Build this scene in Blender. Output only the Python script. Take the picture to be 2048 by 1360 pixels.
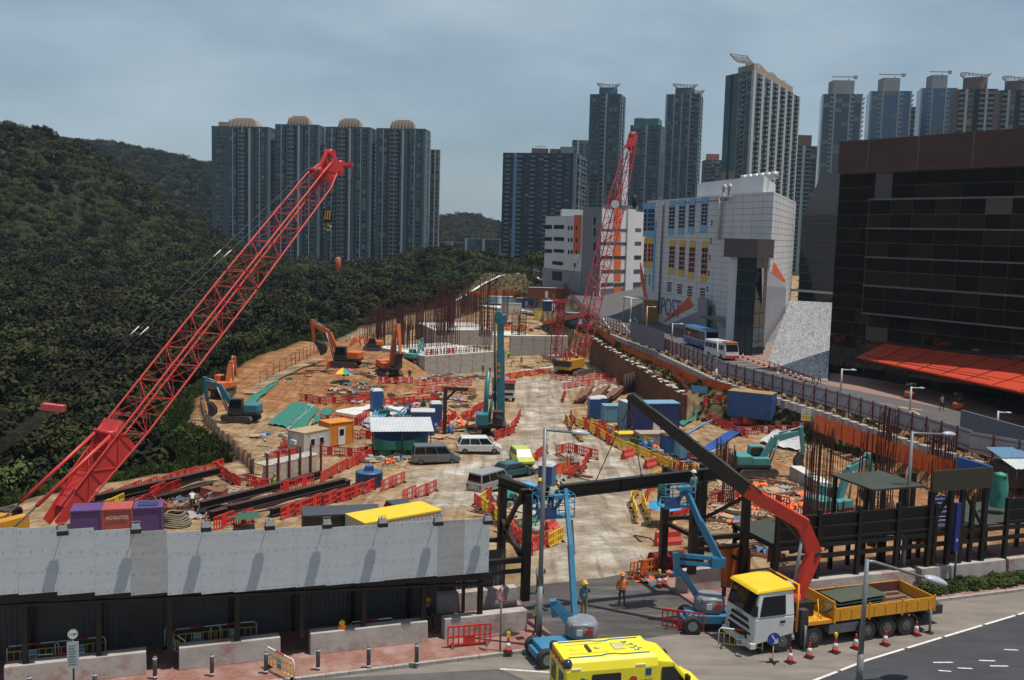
import bpy, math, random
from mathutils import Vector, Matrix
random.seed(7)
for _o in list(bpy.data.objects): bpy.data.objects.remove(_o)
SC = bpy.context.scene
COL = SC.collection
R = math.radians
# ------------------------------------------------------------------ camera
FPX, PITCH, ROLL, CZ = 2000.0, R(6.04), R(1.6), 19.0
_cr, _sr, _cp, _sp = math.cos(ROLL), math.sin(ROLL), math.cos(PITCH), math.sin(PITCH)
_U0 = Vector((0, _sp, _cp)); _D = Vector((0, _cp, -_sp)); _R0 = Vector((1, 0, 0))
_RV = _cr*_R0 + _sr*_U0; _UV = _cr*_U0 - _sr*_R0
_cd = bpy.data.cameras.new('camera'); CAM = bpy.data.objects.new('camera', _cd); COL.objects.link(CAM)
_cd.sensor_width = 36; _cd.lens = FPX/2048*36; _cd.clip_start = 0.5; _cd.clip_end = 30000
_m = Matrix((_RV, _UV, -_D)).transposed().to_4x4(); _m.translation = (0, 0, CZ)
CAM.matrix_world = _m
SC.camera = CAM
SC.render.resolution_x, SC.render.resolution_y = 1024, 680
# ------------------------------------------------------------------ sky and sun
SUN_EL, SUN_AZ = R(73), R(103)
W = bpy.data.worlds.new('World'); SC.world = W; W.use_nodes = True
_n, _l = W.node_tree.nodes, W.node_tree.links
_n.clear()
_out = _n.new('ShaderNodeOutputWorld'); _bg = _n.new('ShaderNodeBackground'); _bg.inputs[1].default_value = 0.068
_sky = _n.new('ShaderNodeTexSky'); _sky.sky_type = 'NISHITA'; _sky.sun_disc = False
_sky.sun_elevation = SUN_EL; _sky.sun_rotation = SUN_AZ; _sky.dust_density = 1.0; _sky.ozone_density = 3.0; _sky.air_density = 1.0
_tc = _n.new('ShaderNodeTexCoord'); _mp = _n.new('ShaderNodeMapping'); _mp.inputs['Scale'].default_value = (1, 1, 3.0)
_nz = _n.new('ShaderNodeTexNoise'); _nz.inputs['Scale'].default_value = 2.3; _nz.inputs['Detail'].default_value = 7; _nz.inputs['Roughness'].default_value = .52
_rp = _n.new('ShaderNodeValToRGB'); _rp.color_ramp.elements[0].position = .36; _rp.color_ramp.elements[1].position = .70
_rp.color_ramp.elements[0].color = (.3, .3, .3, 1); _rp.color_ramp.elements[1].color = (.96, .96, .96, 1)
_mx = _n.new('ShaderNodeMix'); _mx.data_type = 'RGBA'
_mx.inputs['B'].default_value = (7.6, 9.0, 10.0, 1)
_l.new(_tc.outputs['Generated'], _mp.inputs[0]); _l.new(_mp.outputs[0], _nz.inputs['Vector'])
_l.new(_nz.outputs['Fac'], _rp.inputs[0]); _l.new(_rp.outputs[0], _mx.inputs['Factor'])
_hs = _n.new('ShaderNodeHueSaturation'); _hs.inputs['Saturation'].default_value = 1.25
_l.new(_sky.outputs[0], _mx.inputs['A']); _l.new(_mx.outputs['Result'], _hs.inputs['Color']); _l.new(_hs.outputs[0], _bg.inputs[0]); _l.new(_bg.outputs[0], _out.inputs[0])
_sd = bpy.data.lights.new('sun', 'SUN'); _sd.energy = 5.0; _sd.angle = R(.6); _sd.color = (1, .93, .83)
_so = bpy.data.objects.new('sun', _sd); COL.objects.link(_so)
SUNV = Vector((math.sin(SUN_AZ)*math.cos(SUN_EL), math.cos(SUN_AZ)*math.cos(SUN_EL), math.sin(SUN_EL)))
_so.rotation_euler = SUNV.to_track_quat('Z', 'Y').to_euler(); _so.location = (60, -30, 150)
SC.view_settings.view_transform = 'Standard'; SC.view_settings.look = 'None'
SC.view_settings.exposure = -0.08; SC.view_settings.gamma = 1.0; SC.view_settings.use_curve_mapping = False
# ------------------------------------------------------------------ pixel to place (a pixel gives a direction, the plane or terrain the distance)
def ray(u, v): return _D + _RV*((u-1024)/FPX) + _UV*((680-v)/FPX)
def px(u, v, z=0.0):
 d = ray(u, v); t = (z-CZ)/d.z; return Vector((d.x*t, d.y*t, z))
def pd(u, v, y):
 d = ray(u, v); t = y/d.y; return Vector((d.x*t, y, CZ+d.z*t))
_CA, _SA = math.cos(R(20)), math.sin(R(20))
def RF(t, s, z=0.0):
 return Vector((.6 + t*_CA - s*_SA, 47.8 + t*_SA + s*_CA, z))
def lerp(a, b, f): return a + (b-a)*f
def pl(tab, y):
 if y <= tab[0][0]: return tab[0][1]
 for (a, va), (b, vb) in zip(tab, tab[1:]):
  if y <= b: return va + (vb-va)*(y-a)/(b-a)
 return tab[-1][1]
def sst(a, b, x):
 f = min(1, max(0, (x-a)/(b-a))); return f*f*(3-2*f)
# ------------------------------------------------------------------ materials
MATS = {}
def mat(name, c, c2=None, scale=3.0, rough=.7, metal=0.0, bump=0.0, bscale=None, spec=None, dirt=None, dscale=1.2, dlo=.5, dhi=.72, stretch=None, detail=5, coat=0):
 if name in MATS: return MATS[name]
 m = bpy.data.materials.new(name); m.use_nodes = True; MATS[name] = m
 n, l = m.node_tree.nodes, m.node_tree.links; p = n['Principled BSDF']
 p.inputs['Roughness'].default_value = rough; p.inputs['Metallic'].default_value = metal
 if spec is not None: p.inputs['Specular IOR Level'].default_value = spec
 if coat: p.inputs['Coat Weight'].default_value = coat; p.inputs['Coat Roughness'].default_value = .1
 if c2 is None: c2 = tuple(x*.78 for x in c)
 tc = n.new('ShaderNodeTexCoord'); vecout = tc.outputs['Object']
 if stretch:
  mp = n.new('ShaderNodeMapping'); mp.inputs['Scale'].default_value = stretch; l.new(vecout, mp.inputs[0]); vecout = mp.outputs[0]
 nz = n.new('ShaderNodeTexNoise'); nz.inputs['Scale'].default_value = scale; nz.inputs['Detail'].default_value = detail; nz.inputs['Roughness'].default_value = .6
 l.new(vecout, nz.inputs['Vector'])
 rp = n.new('ShaderNodeValToRGB'); e = rp.color_ramp.elements
 e[0].position = .32; e[1].position = .68; e[0].color = (*c2, 1); e[1].color = (*c, 1)
 l.new(nz.outputs['Fac'], rp.inputs[0]); colout = rp.outputs[0]
 if dirt:
  n2 = n.new('ShaderNodeTexNoise'); n2.inputs['Scale'].default_value = dscale; n2.inputs['Detail'].default_value = 8; n2.inputs['Roughness'].default_value = .7
  l.new(vecout, n2.inputs['Vector'])
  r2 = n.new('ShaderNodeValToRGB'); r2.color_ramp.elements[0].position = dlo; r2.color_ramp.elements[1].position = dhi
  r2.color_ramp.elements[0].color = (0, 0, 0, 1); r2.color_ramp.elements[1].color = (1, 1, 1, 1)
  l.new(n2.outputs['Fac'], r2.inputs[0])
  mx = n.new('ShaderNodeMix'); mx.data_type = 'RGBA'; mx.inputs['B'].default_value = (*dirt, 1)
  l.new(r2.outputs[0], mx.inputs['Factor']); l.new(colout, mx.inputs['A']); colout = mx.outputs['Result']
 l.new(colout, p.inputs['Base Color'])
 if bump:
  nb = n.new('ShaderNodeTexNoise'); nb.inputs['Scale'].default_value = bscale or scale*4; nb.inputs['Detail'].default_value = 6
  l.new(vecout, nb.inputs['Vector'])
  b = n.new('ShaderNodeBump'); b.inputs['Strength'].default_value = bump; b.inputs['Distance'].default_value = .05
  l.new(nb.outputs['Fac'], b.inputs['Height']); l.new(b.outputs[0], p.inputs['Normal'])
 return m
def glassy(name, c, rough=.06, spec=.6, c2=None, scale=.5):
 return mat(name, c, c2, scale=scale, rough=rough, spec=spec)
def netting(name, c, alpha=.55, scale=40):
 m = mat(name, c, rough=.7)
 n, l = m.node_tree.nodes, m.node_tree.links; p = n['Principled BSDF']
 p.inputs['Alpha'].default_value = alpha
 return m
# ------------------------------------------------------------------ mesh builder
class MB:
 def __init__(s): s.v = []; s.f = []; s.mi = []; s.sm = []; s.m = 0; s.X = None
 def P(s, p):
  p = Vector(p)
  if s.X is not None: p = s.X @ p
  s.v.append(p); return len(s.v)-1
 def F(s, idx, smooth=False): s.f.append(tuple(idx)); s.mi.append(s.m); s.sm.append(smooth)
 def quad(s, *pts): s.F([s.P(p) for p in pts])
 def box(s, x0, x1, y0, y1, z0, z1):
  if x0 > x1: x0, x1 = x1, x0
  if y0 > y1: y0, y1 = y1, y0
  if z0 > z1: z0, z1 = z1, z0
  i = [s.P((x, y, z)) for z in (z0, z1) for y in (y0, y1) for x in (x0, x1)]
  for q in ((0,2,3,1),(4,5,7,6),(0,1,5,4),(2,6,7,3),(0,4,6,2),(1,3,7,5)): s.F([i[k] for k in q])
  return s
 def cbox(s, c, d): return s.box(c[0]-d[0]/2, c[0]+d[0]/2, c[1]-d[1]/2, c[1]+d[1]/2, c[2]-d[2]/2, c[2]+d[2]/2)
 def bar(s, a, b, w, h=None, up=(0,0,1)):
  a, b = Vector(a), Vector(b); h = h or w; d = (b-a)
  if d.length < 1e-6: return s
  d.normalize(); up = Vector(up)
  if abs(d.dot(up)) > .99: up = Vector((1,0,0)) if abs(d.x) < .9 else Vector((0,1,0))
  r = d.cross(up).normalized(); u = r.cross(d).normalized()
  i = []
  for p in (a, b):
   for (x, y) in ((-1,-1),(1,-1),(1,1),(-1,1)): i.append(s.P(p + r*(x*w/2) + u*(y*h/2)))
  for q in ((3,2,1,0),(4,5,6,7),(0,1,5,4),(1,2,6,5),(2,3,7,6),(3,0,4,7)): s.F([i[k] for k in q])
  return s
 def cyl(s, a, b, r0, r1=None, n=8, caps=True, smooth=True):
  a, b = Vector(a), Vector(b); r1 = r0 if r1 is None else r1
  d = (b-a).normalized(); up = Vector((0,0,1))
  if abs(d.dot(up)) > .99: up = Vector((1,0,0))
  r = d.cross(up).normalized(); u = r.cross(d).normalized()
  A = [s.P(a + (r*math.cos(2*math.pi*k/n) + u*math.sin(2*math.pi*k/n))*r0) for k in range(n)]
  B = [s.P(b + (r*math.cos(2*math.pi*k/n) + u*math.sin(2*math.pi*k/n))*r1) for k in range(n)]
  for k in range(n): s.F((A[k], A[(k+1)%n], B[(k+1)%n], B[k]), smooth)
  if caps: s.F(A[::-1]); s.F(B)
  return s
 def tube(s, pts, r, n=6, smooth=True):
  pts = [Vector(p) for p in pts]; rings = []
  for k, p in enumerate(pts):
   d = (pts[min(k+1, len(pts)-1)] - pts[max(k-1, 0)])
   if d.length < 1e-7: d = Vector((0,0,1))
   d.normalize(); up = Vector((0,0,1))
   if abs(d.dot(up)) > .98: up = Vector((1,0,0))
   a = d.cross(up).normalized(); u = a.cross(d).normalized()
   rr = r[k] if isinstance(r, (list, tuple)) else r
   rings.append([s.P(p + (a*math.cos(2*math.pi*j/n)+u*math.sin(2*math.pi*j/n))*rr) for j in range(n)])
  for A, B in zip(rings, rings[1:]):
   for j in range(n): s.F((A[j], A[(j+1)%n], B[(j+1)%n], B[j]), smooth)
  s.F(rings[0][::-1]); s.F(rings[-1]); return s
 def prism(s, poly, a, b, axis='z'):
  def q(p, h): return {'z': (p[0], p[1], h), 'y': (p[0], h, p[1]), 'x': (h, p[0], p[1])}[axis]
  A = [s.P(q(p, a)) for p in poly]; B = [s.P(q(p, b)) for p in poly]; n = len(poly)
  for k in range(n): s.F((A[k], A[(k+1)%n], B[(k+1)%n], B[k]))
  s.F(A[::-1]); s.F(B); return s
 def taper(s, polyA, polyB):
  A = [s.P(p) for p in polyA]; B = [s.P(p) for p in polyB]; n = len(A)
  for k in range(n): s.F((A[k], A[(k+1)%n], B[(k+1)%n], B[k]))
  s.F(A[::-1]); s.F(B); return s
 def lathe(s, prof, n=12, c=(0,0,0), smooth=True):
  rings = [[s.P((c[0]+r*math.cos(2*math.pi*k/n), c[1]+r*math.sin(2*math.pi*k/n), c[2]+z)) for k in range(n)] for r, z in prof]
  for A, B in zip(rings, rings[1:]):
   for k in range(n): s.F((A[k], A[(k+1)%n], B[(k+1)%n], B[k]), smooth)
  s.F(rings[0][::-1]); s.F(rings[-1]); return s
 def grid(s, nu, nv, fn, smooth=True):
  I = [[s.P(fn(i/nu, j/nv)) for j in range(nv+1)] for i in range(nu+1)]
  for i in range(nu):
   for j in range(nv): s.F((I[i][j], I[i+1][j], I[i+1][j+1], I[i][j+1]), smooth)
  return s
 def mesh(s, name, mats):
  me = bpy.data.meshes.new(name); me.from_pydata(s.v, [], s.f)
  for m in (mats if isinstance(mats, (list, tuple)) else [mats]): me.materials.append(m)
  me.polygons.foreach_set('material_index', s.mi); me.polygons.foreach_set('use_smooth', s.sm); me.update(); return me
 def build(s, name, mats, parent=None, loc=None, rz=None, bevel=0, label=None):
  o = bpy.data.objects.new(name, s.mesh(name, mats)); COL.objects.link(o)
  if parent is not None: o.parent = parent
  if loc is not None: o.location = loc
  if rz is not None: o.rotation_euler.z = rz
  if bevel:
   b = o.modifiers.new('bevel', 'BEVEL'); b.width = bevel; b.segments = 2; b.limit_method = 'ANGLE'; b.angle_limit = R(40)
  if label: o['label'] = label
  return o
def tag(o, label, cat, group=None):
 o['label'] = label; o['category'] = cat
 if group: o['group'] = group
 return o
def empty(name, loc, rz=0, label=None, cat=None, group=None):
 o = bpy.data.objects.new(name, None); COL.objects.link(o); o.location = loc; o.rotation_euler = (0, 0, rz); o.empty_display_size = .3
 if label: tag(o, label, cat, group)
 return o
def kind(o, k): o['kind'] = k; return o
KIDS = {}
def copy_tree(o, parent=None):
 c = o.copy(); COL.objects.link(c); c.parent = parent
 for ch in KIDS_of(o): copy_tree(ch, c)
 return c
def KIDS_of(o):
 if o.name not in KIDS: KIDS[o.name] = [x for x in o.children]
 return KIDS[o.name]
PROTO = {}
def put(key, maker, loc, rz, label, cat, group=None, tilt=None, scale=None):
 if key in PROTO: o = copy_tree(PROTO[key])
 else: o = maker(); PROTO[key] = o
 o.location = loc; o.rotation_euler = (tilt[0] if tilt else 0, tilt[1] if tilt else 0, rz)
 if scale: o.scale = scale if isinstance(scale, tuple) else (scale, scale, scale)
 elif key in PROTO and PROTO[key] is not o: o.scale = (1, 1, 1)
 o['label'] = label; o['category'] = cat
 if 'group' in o: del o['group']
 if group: o['group'] = group
 return o
def text(body, size, name, m, parent, loc, rot, extrude=.004, align='CENTER'):
 cu = bpy.data.curves.new(name, 'FONT'); cu.body = body; cu.size = size; cu.extrude = extrude; cu.align_x = align; cu.align_y = 'CENTER'
 t = bpy.data.objects.new(name, cu); COL.objects.link(t)
 dg = bpy.context.evaluated_depsgraph_get(); me = bpy.data.meshes.new_from_object(t.evaluated_get(dg))
 bpy.data.objects.remove(t); me.materials.clear(); me.materials.append(m)
 o = bpy.data.objects.new(name, me); COL.objects.link(o); o.parent = parent; o.location = loc; o.rotation_euler = rot
 return o
# ================================================================== SETTING: terrain
XF = [(40,80),(66,66),(82,50),(90,43.5),(113,38),(138,30.2),(170,26.3),(215,19),(337,13),(430,4),(520,-4)]
XP = [(40,90),(64,72),(78,52),(86,42.4),(100,38.6),(111,35.8),(120,29),(126,23.2),(145,21.6),(167,19.4),(198,16.6),(230,11),(300,8),(345,4)]
XL = [(40,-44),(60,-41),(81,-36.5),(93,-29.5),(97,-26.5),(104,-30),(114,-37),(132,-42),(175,-42),(250,-38.5),(300,-27),(335,-15),(352,-10),(406,-8)]
FLOOR = [(46,-.25),(54,-.4),(70,-2.2),(90,-3.8),(130,-4.3),(180,-6),(230,-6),(300,-5),(318,-4.6),(352,5),(385,5.6),(420,8)]
def gauss(x, y, cx, cy, a, sx, sy): return a*math.exp(-((x-cx)/sx)**2-((y-cy)/sy)**2)
def zroad(y): return 5.0*sst(235, 330, y)
def zforest(x, y):
 z = -9 + 3*sst(130, 260, y)
 z += gauss(x, y, -233, 474, 66, 76, 121) + gauss(x, y, -454, 1022, 102, 299, 173) + gauss(x, y, -60, 1250, 38, 90, 140)
 z += gauss(x, y, -18, 405, 15, 48, 42) + gauss(x, y, -92, 395, 5, 50, 70) + gauss(x, y, -300, 150, 62, 95, 150)
 z += 1.3*math.sin(x*.09+y*.05)*math.sin(y*.07-x*.03)
 return z - 60*sst(1500, 2300, y)
def sdist(x, y): return -(x-.6)*_SA + (y-47.8)*_CA
def T(x, y):
 s = sdist(x, y)
 if s < 3.4: return -.25
 f = pl(FLOOR, y); f = lerp(-.25, f, sst(3.4, 20, s))
 f += 3.1*sst(124, 166, y)*(1-sst(192, 214, y))*sst(-12, -21, x)
 f += gauss(x, y, 26, 103, 1.6, 4, 4) + gauss(x, y, -14, 158, 1.2, 5, 5)
 f += .16*math.sin(x*.8+y*.31)*math.sin(y*.57-x*.23) * sst(10, 24, s)
 xp, xf, xl = pl(XP, y), pl(XF, y), pl(XL, y)
 z = f
 if x > xp - .1:
  soft = 1.0 if not 100 < y < 130 else 11.0*math.sin(math.pi*(y-100)/30)+1
  sh = -1.6 + (zroad(y) if y > 235 else 0)
  z = lerp(f, sh, sst(xp-.1, xp-.1+soft, x))
  zr = zroad(y)-.06
  z = lerp(z, zr, sst(xf-.9, xf+.1, x))
 if x < xl:
  z = lerp(z, zforest(x, y), sst(0, 9, xl-x))
 if y > 385 and x < 40: z = lerp(z, zforest(x, y), sst(385, 420, y))
 if y > 420:
  z = lerp(z, zforest(x, y), sst(420, 520, y))
 return z
def gp(u, v, dz=0.0):
 d = ray(u, v); t = 40.0; step = 2.2
 while t < 900:
  p = Vector((0, 0, CZ)) + d*t
  if p.z <= T(p.x, p.y): break
  t += step
 lo, hi = t-step, t
 for _ in range(14):
  m = (lo+hi)/2; p = Vector((0, 0, CZ))+d*m
  if p.z <= T(p.x, p.y): hi = m
  else: lo = m
 p = Vector((0, 0, CZ))+d*hi; p.z = T(p.x, p.y)+dz; return p
def on(x, y, dz=0.0): return Vector((x, y, T(x, y)+dz))
def inpoly(x, y, P):
 c = False; j = len(P)-1
 for i in range(len(P)):
  xi, yi = P[i]; xj, yj = P[j]
  if (yi > y) != (yj > y) and x < (xj-xi)*(y-yi)/(yj-yi)+xi: c = not c
  j = i
 return c
def pdist(x, y, P):
 b = 1e9
 for i in range(len(P)):
  ax, ay = P[i-1]; bx, by = P[i]; dx, dy = bx-ax, by-ay
  f = max(0, min(1, ((x-ax)*dx+(y-ay)*dy)/(dx*dx+dy*dy+1e-9))); b = min(b, math.hypot(x-ax-f*dx, y-ay-f*dy))
 return b
HAUL = [tuple(gp(*q)[:2]) for q in ((1062,1175),(1085,1110),(1005,1010),(850,1030),(815,950),(925,925),(1000,895),(1035,840),(1030,760),(1150,752),(1240,750),(1290,752),(1130,782),(1135,840),(1220,890),(1320,940),(1262,1000),(1262,1080),(1330,1150),(1330,1180))]
def axis(segs):
 a = []
 for lo, hi, st in segs:
  n = max(1, round((hi-lo)/st)); a += [lo+(hi-lo)*k/n for k in range(n)]
 return a + [segs[-1][1]]
GX = axis([(-6000,-2000,1000),(-2000,-600,200),(-600,-120,12),(-120,-52,4),(-52,60,.8),(60,140,5),(140,600,46),(600,2000,200),(2000,6000,1000)])
GY = axis([(-400,-50,50),(-50,40,10),(40,215,.8),(215,360,1.8),(360,640,8),(640,1600,30),(1600,2400,80),(2400,9000,600)])
def build_ground():
 nx, ny = len(GX), len(GY); V = []; C = []
 for y in GY:
  for x in GX:
   V.append((x, y, T(x, y) if y > 40 else -.25))
   s = sdist(x, y); r = g = b = 0.0
   if 40 < y < 420 and -60 < x < 60 and s > 2:
    d = pdist(x, y, HAUL) if -35 < x < 30 and y < 210 else 99
    r = sst(-1.5, 1.5, d if inpoly(x, y, HAUL) else -d) if d < 90 else 0
    xl, xp, xf = pl(XL, y), pl(XP, y), pl(XF, y)
    g = max(sst(-1.5, 1.5, xl-x), .78*sst(315, 322, y), sst(360, 368, y))
    if xp < x < xf: g = max(g, .75*sst(0, 3, x-xp))
    b = sst(118, 130, y)*(1-sst(196, 220, y))*sst(-10, -18, x)
    b = max(b, .7*sst(14, 24, x)*(1-sst(104, 112, y)))
   elif y > 40 and x < 15: g = 1
   elif y > 420: g = 1
   C += [r, g, b, 1]
 Fc = [(j*nx+i, j*nx+i+1, (j+1)*nx+i+1, (j+1)*nx+i) for j in range(ny-1) for i in range(nx-1)]
 me = bpy.data.meshes.new('ground'); me.from_pydata(V, [], Fc)
 ca = me.color_attributes.new('mask', 'FLOAT_COLOR', 'POINT'); ca.data.foreach_set('color', C)
 me.polygons.foreach_set('use_smooth', [True]*len(Fc))
 m = bpy.data.materials.new('ground_soil'); m.use_nodes = True; n, l = m.node_tree.nodes, m.node_tree.links; p = n['Principled BSDF']
 p.inputs['Roughness'].default_value = .92; p.inputs['Specular IOR Level'].default_value = .2
 tc = n.new('ShaderNodeTexCoord'); at = n.new('ShaderNodeAttribute'); at.attribute_name = 'mask'; sp = n.new('ShaderNodeSeparateColor'); l.new(at.outputs['Color'], sp.inputs[0])
 def nz(s, d=7, r=.62):
  q = n.new('ShaderNodeTexNoise'); q.inputs['Scale'].default_value = s; q.inputs['Detail'].default_value = d; q.inputs['Roughness'].default_value = r
  l.new(tc.outputs['Object'], q.inputs['Vector']); return q.outputs['Fac']
 def ramp(f, stops):
  q = n.new('ShaderNodeValToRGB'); e = q.color_ramp.elements
  while len(e) < len(stops): e.new(.5)
  for k, (pos, c) in enumerate(stops): e[k].position = pos; e[k].color = (*c, 1)
  l.new(f, q.inputs[0]); return q.outputs[0]
 def mix(f, a, b):
  q = n.new('ShaderNodeMix'); q.data_type = 'RGBA'; l.new(f, q.inputs['Factor']); l.new(a, q.inputs['A']); l.new(b, q.inputs['B']); return q.outputs['Result']
 def math_(op, a, b):
  q = n.new('ShaderNodeMath'); q.operation = op; q.use_clamp = True
  for k, x in ((0, a), (1, b)):
   if isinstance(x, (int, float)): q.inputs[k].default_value = x
   else: l.new(x, q.inputs[k])
  return q.outputs[0]
 big, mid, fine = nz(.09), nz(.55), nz(4.5)
 sand = ramp(mid, [(.28, (.15, .09, .05)), (.5, (.32, .21, .115)), (.68, (.45, .34, .22))])
 earth = ramp(mid, [(.3, (.16, .062, .022)), (.52, (.30, .125, .045)), (.72, (.42, .22, .10))])
 conc = ramp(nz(.33, 8, .68), [(.30, (.19, .145, .105)), (.46, (.29, .24, .18)), (.56, (.40, .355, .295)), (.7, (.60, .57, .52))])
 gren = ramp(nz(.5), [(.3, (.008, .009, .005)), (.55, (.022, .027, .009)), (.75, (.05, .055, .018))])
 c = mix(math_('MULTIPLY', sp.outputs['Blue'], ramp(nz(.3), [(.3, (.5,.5,.5)), (.6, (1,1,1))])), sand, earth)
 c = mix(sp.outputs['Red'], c, conc); c = mix(sp.outputs['Green'], c, gren)
 dk = ramp(fine, [(.3, (.6, .6, .6)), (.6, (1, 1, 1))])
 mpt = n.new('ShaderNodeMapping'); mpt.inputs['Scale'].default_value = (1.5, .07, 1); mpt.inputs['Rotation'].default_value = (0, 0, .06); l.new(tc.outputs['Object'], mpt.inputs[0]); tz = n.new('ShaderNodeTexNoise'); tz.inputs['Scale'].default_value = 1.1; tz.inputs['Detail'].default_value = 4; l.new(mpt.outputs[0], tz.inputs['Vector'])
 tm = n.new('ShaderNodeMix'); tm.data_type = 'RGBA'; tm.blend_type = 'MULTIPLY'; tm.inputs['Factor'].default_value = .6; l.new(c, tm.inputs['A']); l.new(ramp(tz.outputs['Fac'], [(.38, (.55, .5, .45)), (.52, (1, 1, 1))]), tm.inputs['B']); c = tm.outputs['Result']
 mm = n.new('ShaderNodeMix'); mm.data_type = 'RGBA'; mm.blend_type = 'MULTIPLY'; mm.inputs['Factor'].default_value = .55; l.new(c, mm.inputs['A']); l.new(dk, mm.inputs['B'])
 l.new(mm.outputs['Result'], p.inputs['Base Color'])
 bp = n.new('ShaderNodeBump'); bp.inputs['Strength'].default_value = .9; bp.inputs['Distance'].default_value = .22
 l.new(nz(1.9, 9, .7), bp.inputs['Height']); l.new(bp.outputs[0], p.inputs['Normal'])
 me.materials.append(m); o = bpy.data.objects.new('ground', me); COL.objects.link(o); kind(o, 'structure')
build_ground()
mw = mat('sea_water', (.03, .06, .08), rough=.15, spec=.5)
kind(MB().box(-9000, 9000, 1900, 16000, -48, -46).build('sea', mw), 'structure')
mh = mat('far_hill_green', (.035, .05, .03), (.02, .03, .02), scale=.004, rough=.95)
def farhill(name, u0, u1, d, prof):
 b = MB(); n = 60
 def fn(i, j):
  u = lerp(u0, u1, i); h = pl(prof, i) * math.sin(math.pi*(.5*j if j < .5 else .25+.5*(j-.5)))**1 if 0 else pl(prof, i)*(1-abs(2*j-1)**1.6)
  x = (u-1024)/FPX*d; return (x, d+(j-.5)*900, -47 + (h+47)*(1-abs(2*j-1)**1.6) + 6*math.sin(i*37)*(1-abs(2*j-1)))
 b.grid(n, 12, fn); kind(b.build(name, mh), 'structure')
farhill('far_hills', 560, 1080, 5200, [(0, 60), (.45, 60), (.62, 75), (.70, 58), (.78, 34), (.86, 20), (1, -30)])
# ================================================================== street, pavement, roads
def asphalt(name, c, c2, lines=True):
 return mat(name, c, c2, scale=.9, rough=.88, bump=.35, bscale=60, dirt=tuple(x*.62 for x in c), dscale=.35, dlo=.5, dhi=.75, stretch=(.45, 1.6, 1), spec=.25)
m_asph = asphalt('worn_asphalt', (.235, .205, .180), (.15, .132, .118))
m_asph2 = asphalt('dark_asphalt', (.062, .064, .072), (.045, .046, .053))
m_apron = mat('apron_asphalt', (.075, .067, .064), (.04, .036, .035), scale=.8, rough=.85, bump=.3, bscale=50, dirt=(.20, .18, .16), dscale=.5, dlo=.5, dhi=.8, stretch=(.4, 2.2, 1))
m_white = mat('road_paint_white', (.72, .71, .68), (.45, .44, .42), scale=6, rough=.8)
m_yellow = mat('road_paint_yellow', (.62, .44, .10), (.42, .31, .10), scale=6, rough=.8)
m_kerb = mat('kerb_concrete', (.36, .34, .31), (.24, .22, .20), scale=4, rough=.9, bump=.2)
m_conc = mat('concrete_grey', (.40, .38, .35), (.29, .27, .25), scale=1.4, rough=.9, bump=.25, dirt=(.2, .17, .14), dscale=1.1, dlo=.52, dhi=.75)
m_concw = mat('concrete_pale', (.62, .61, .58), (.46, .45, .42), scale=.8, rough=.9, bump=.2, dirt=(.32, .27, .22), dscale=.6, dlo=.55, dhi=.75)
def sheet(name, pts, m, z=None, par=None, k='structure'):
 b = MB(); b.F([b.P(p) for p in pts]); o = b.build(name, m, par)
 if k and par is None: kind(o, k)
 return o
sheet('street', [RF(-60,-3.8), RF(-60,-60), RF(110,-60), RF(110,-3.8)], m_asph)
# darker resurfaced carriageway at the lower right and the left lane
def strip(pts, z): return [RF(t, s, z) for t, s in pts]
q = lambda u, v: (lambda p: ((p.x-.6)*_CA+(p.y-47.8)*_SA, -(p.x-.6)*_SA+(p.y-47.8)*_CA))(px(u, v))
def mline(pts, w, z, name='lane_marking', m=None, dash=None):
 b = MB(); P = [RF(*p, z) if len(p) == 2 else Vector(p) for p in pts]
 for a, c in zip(P, P[1:]):
  d = (c-a); L = d.length; d.normalize(); nrm = Vector((-d.y, d.x, 0))*w/2
  if dash:
   k = 0
   while k < L:
    e = min(k+dash[0], L); b.quad(a+d*k-nrm, a+d*e-nrm, a+d*e+nrm, a+d*k+nrm); k += dash[0]+dash[1]
  else: b.quad(a-nrm, c-nrm, c+nrm, a+nrm)
 return b
e0, e1, e2, e3 = q(1600,1372), q(1735,1320), q(1900,1270), q(2060,1222)
kind(sheet('resurfaced_lane', [RF(*e0,.004), RF(e0[0]-3,-30,.004), RF(60,-30,.004), RF(60,e3[1]+2.2,.004), RF(*e3,.004), RF(*e2,.004), RF(*e1,.004)], m_asph2), 'structure')
kind(sheet('resurfaced_patch', [RF(*q(560,1362),.004), RF(*q(1000,1338),.004), RF(*q(1062,1365),.004), RF(*q(640,1400),.004)], mat('patched_asphalt', (.105,.1,.098), (.07,.067,.065), scale=1.2, rough=.9, bump=.3, bscale=50)), 'structure')
kind(mline([e0, e1, e2, e3], .14, .009, dash=(2.6,.25)).build('lane_marking', m_white), 'structure')
bm_ = MB()
for u, v, l in ((1868,1326,.9),(1982,1333,.8),(1960,1322,.7),(1917,1337,.6),(2010,1300,.6),(1878,1342,.5)):
 t, s = q(u, v); bm_.quad(RF(t, s, .009), RF(t+l, s-.25, .009), RF(t+l, s-.15, .009), RF(t, s+.1, .009))
kind(bm_.build('lane_marking', m_white), 'structure')
kind(mline([q(1000,1338), q(1100,1345)], .12, .009).build('lane_marking', m_white), 'structure')
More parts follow.
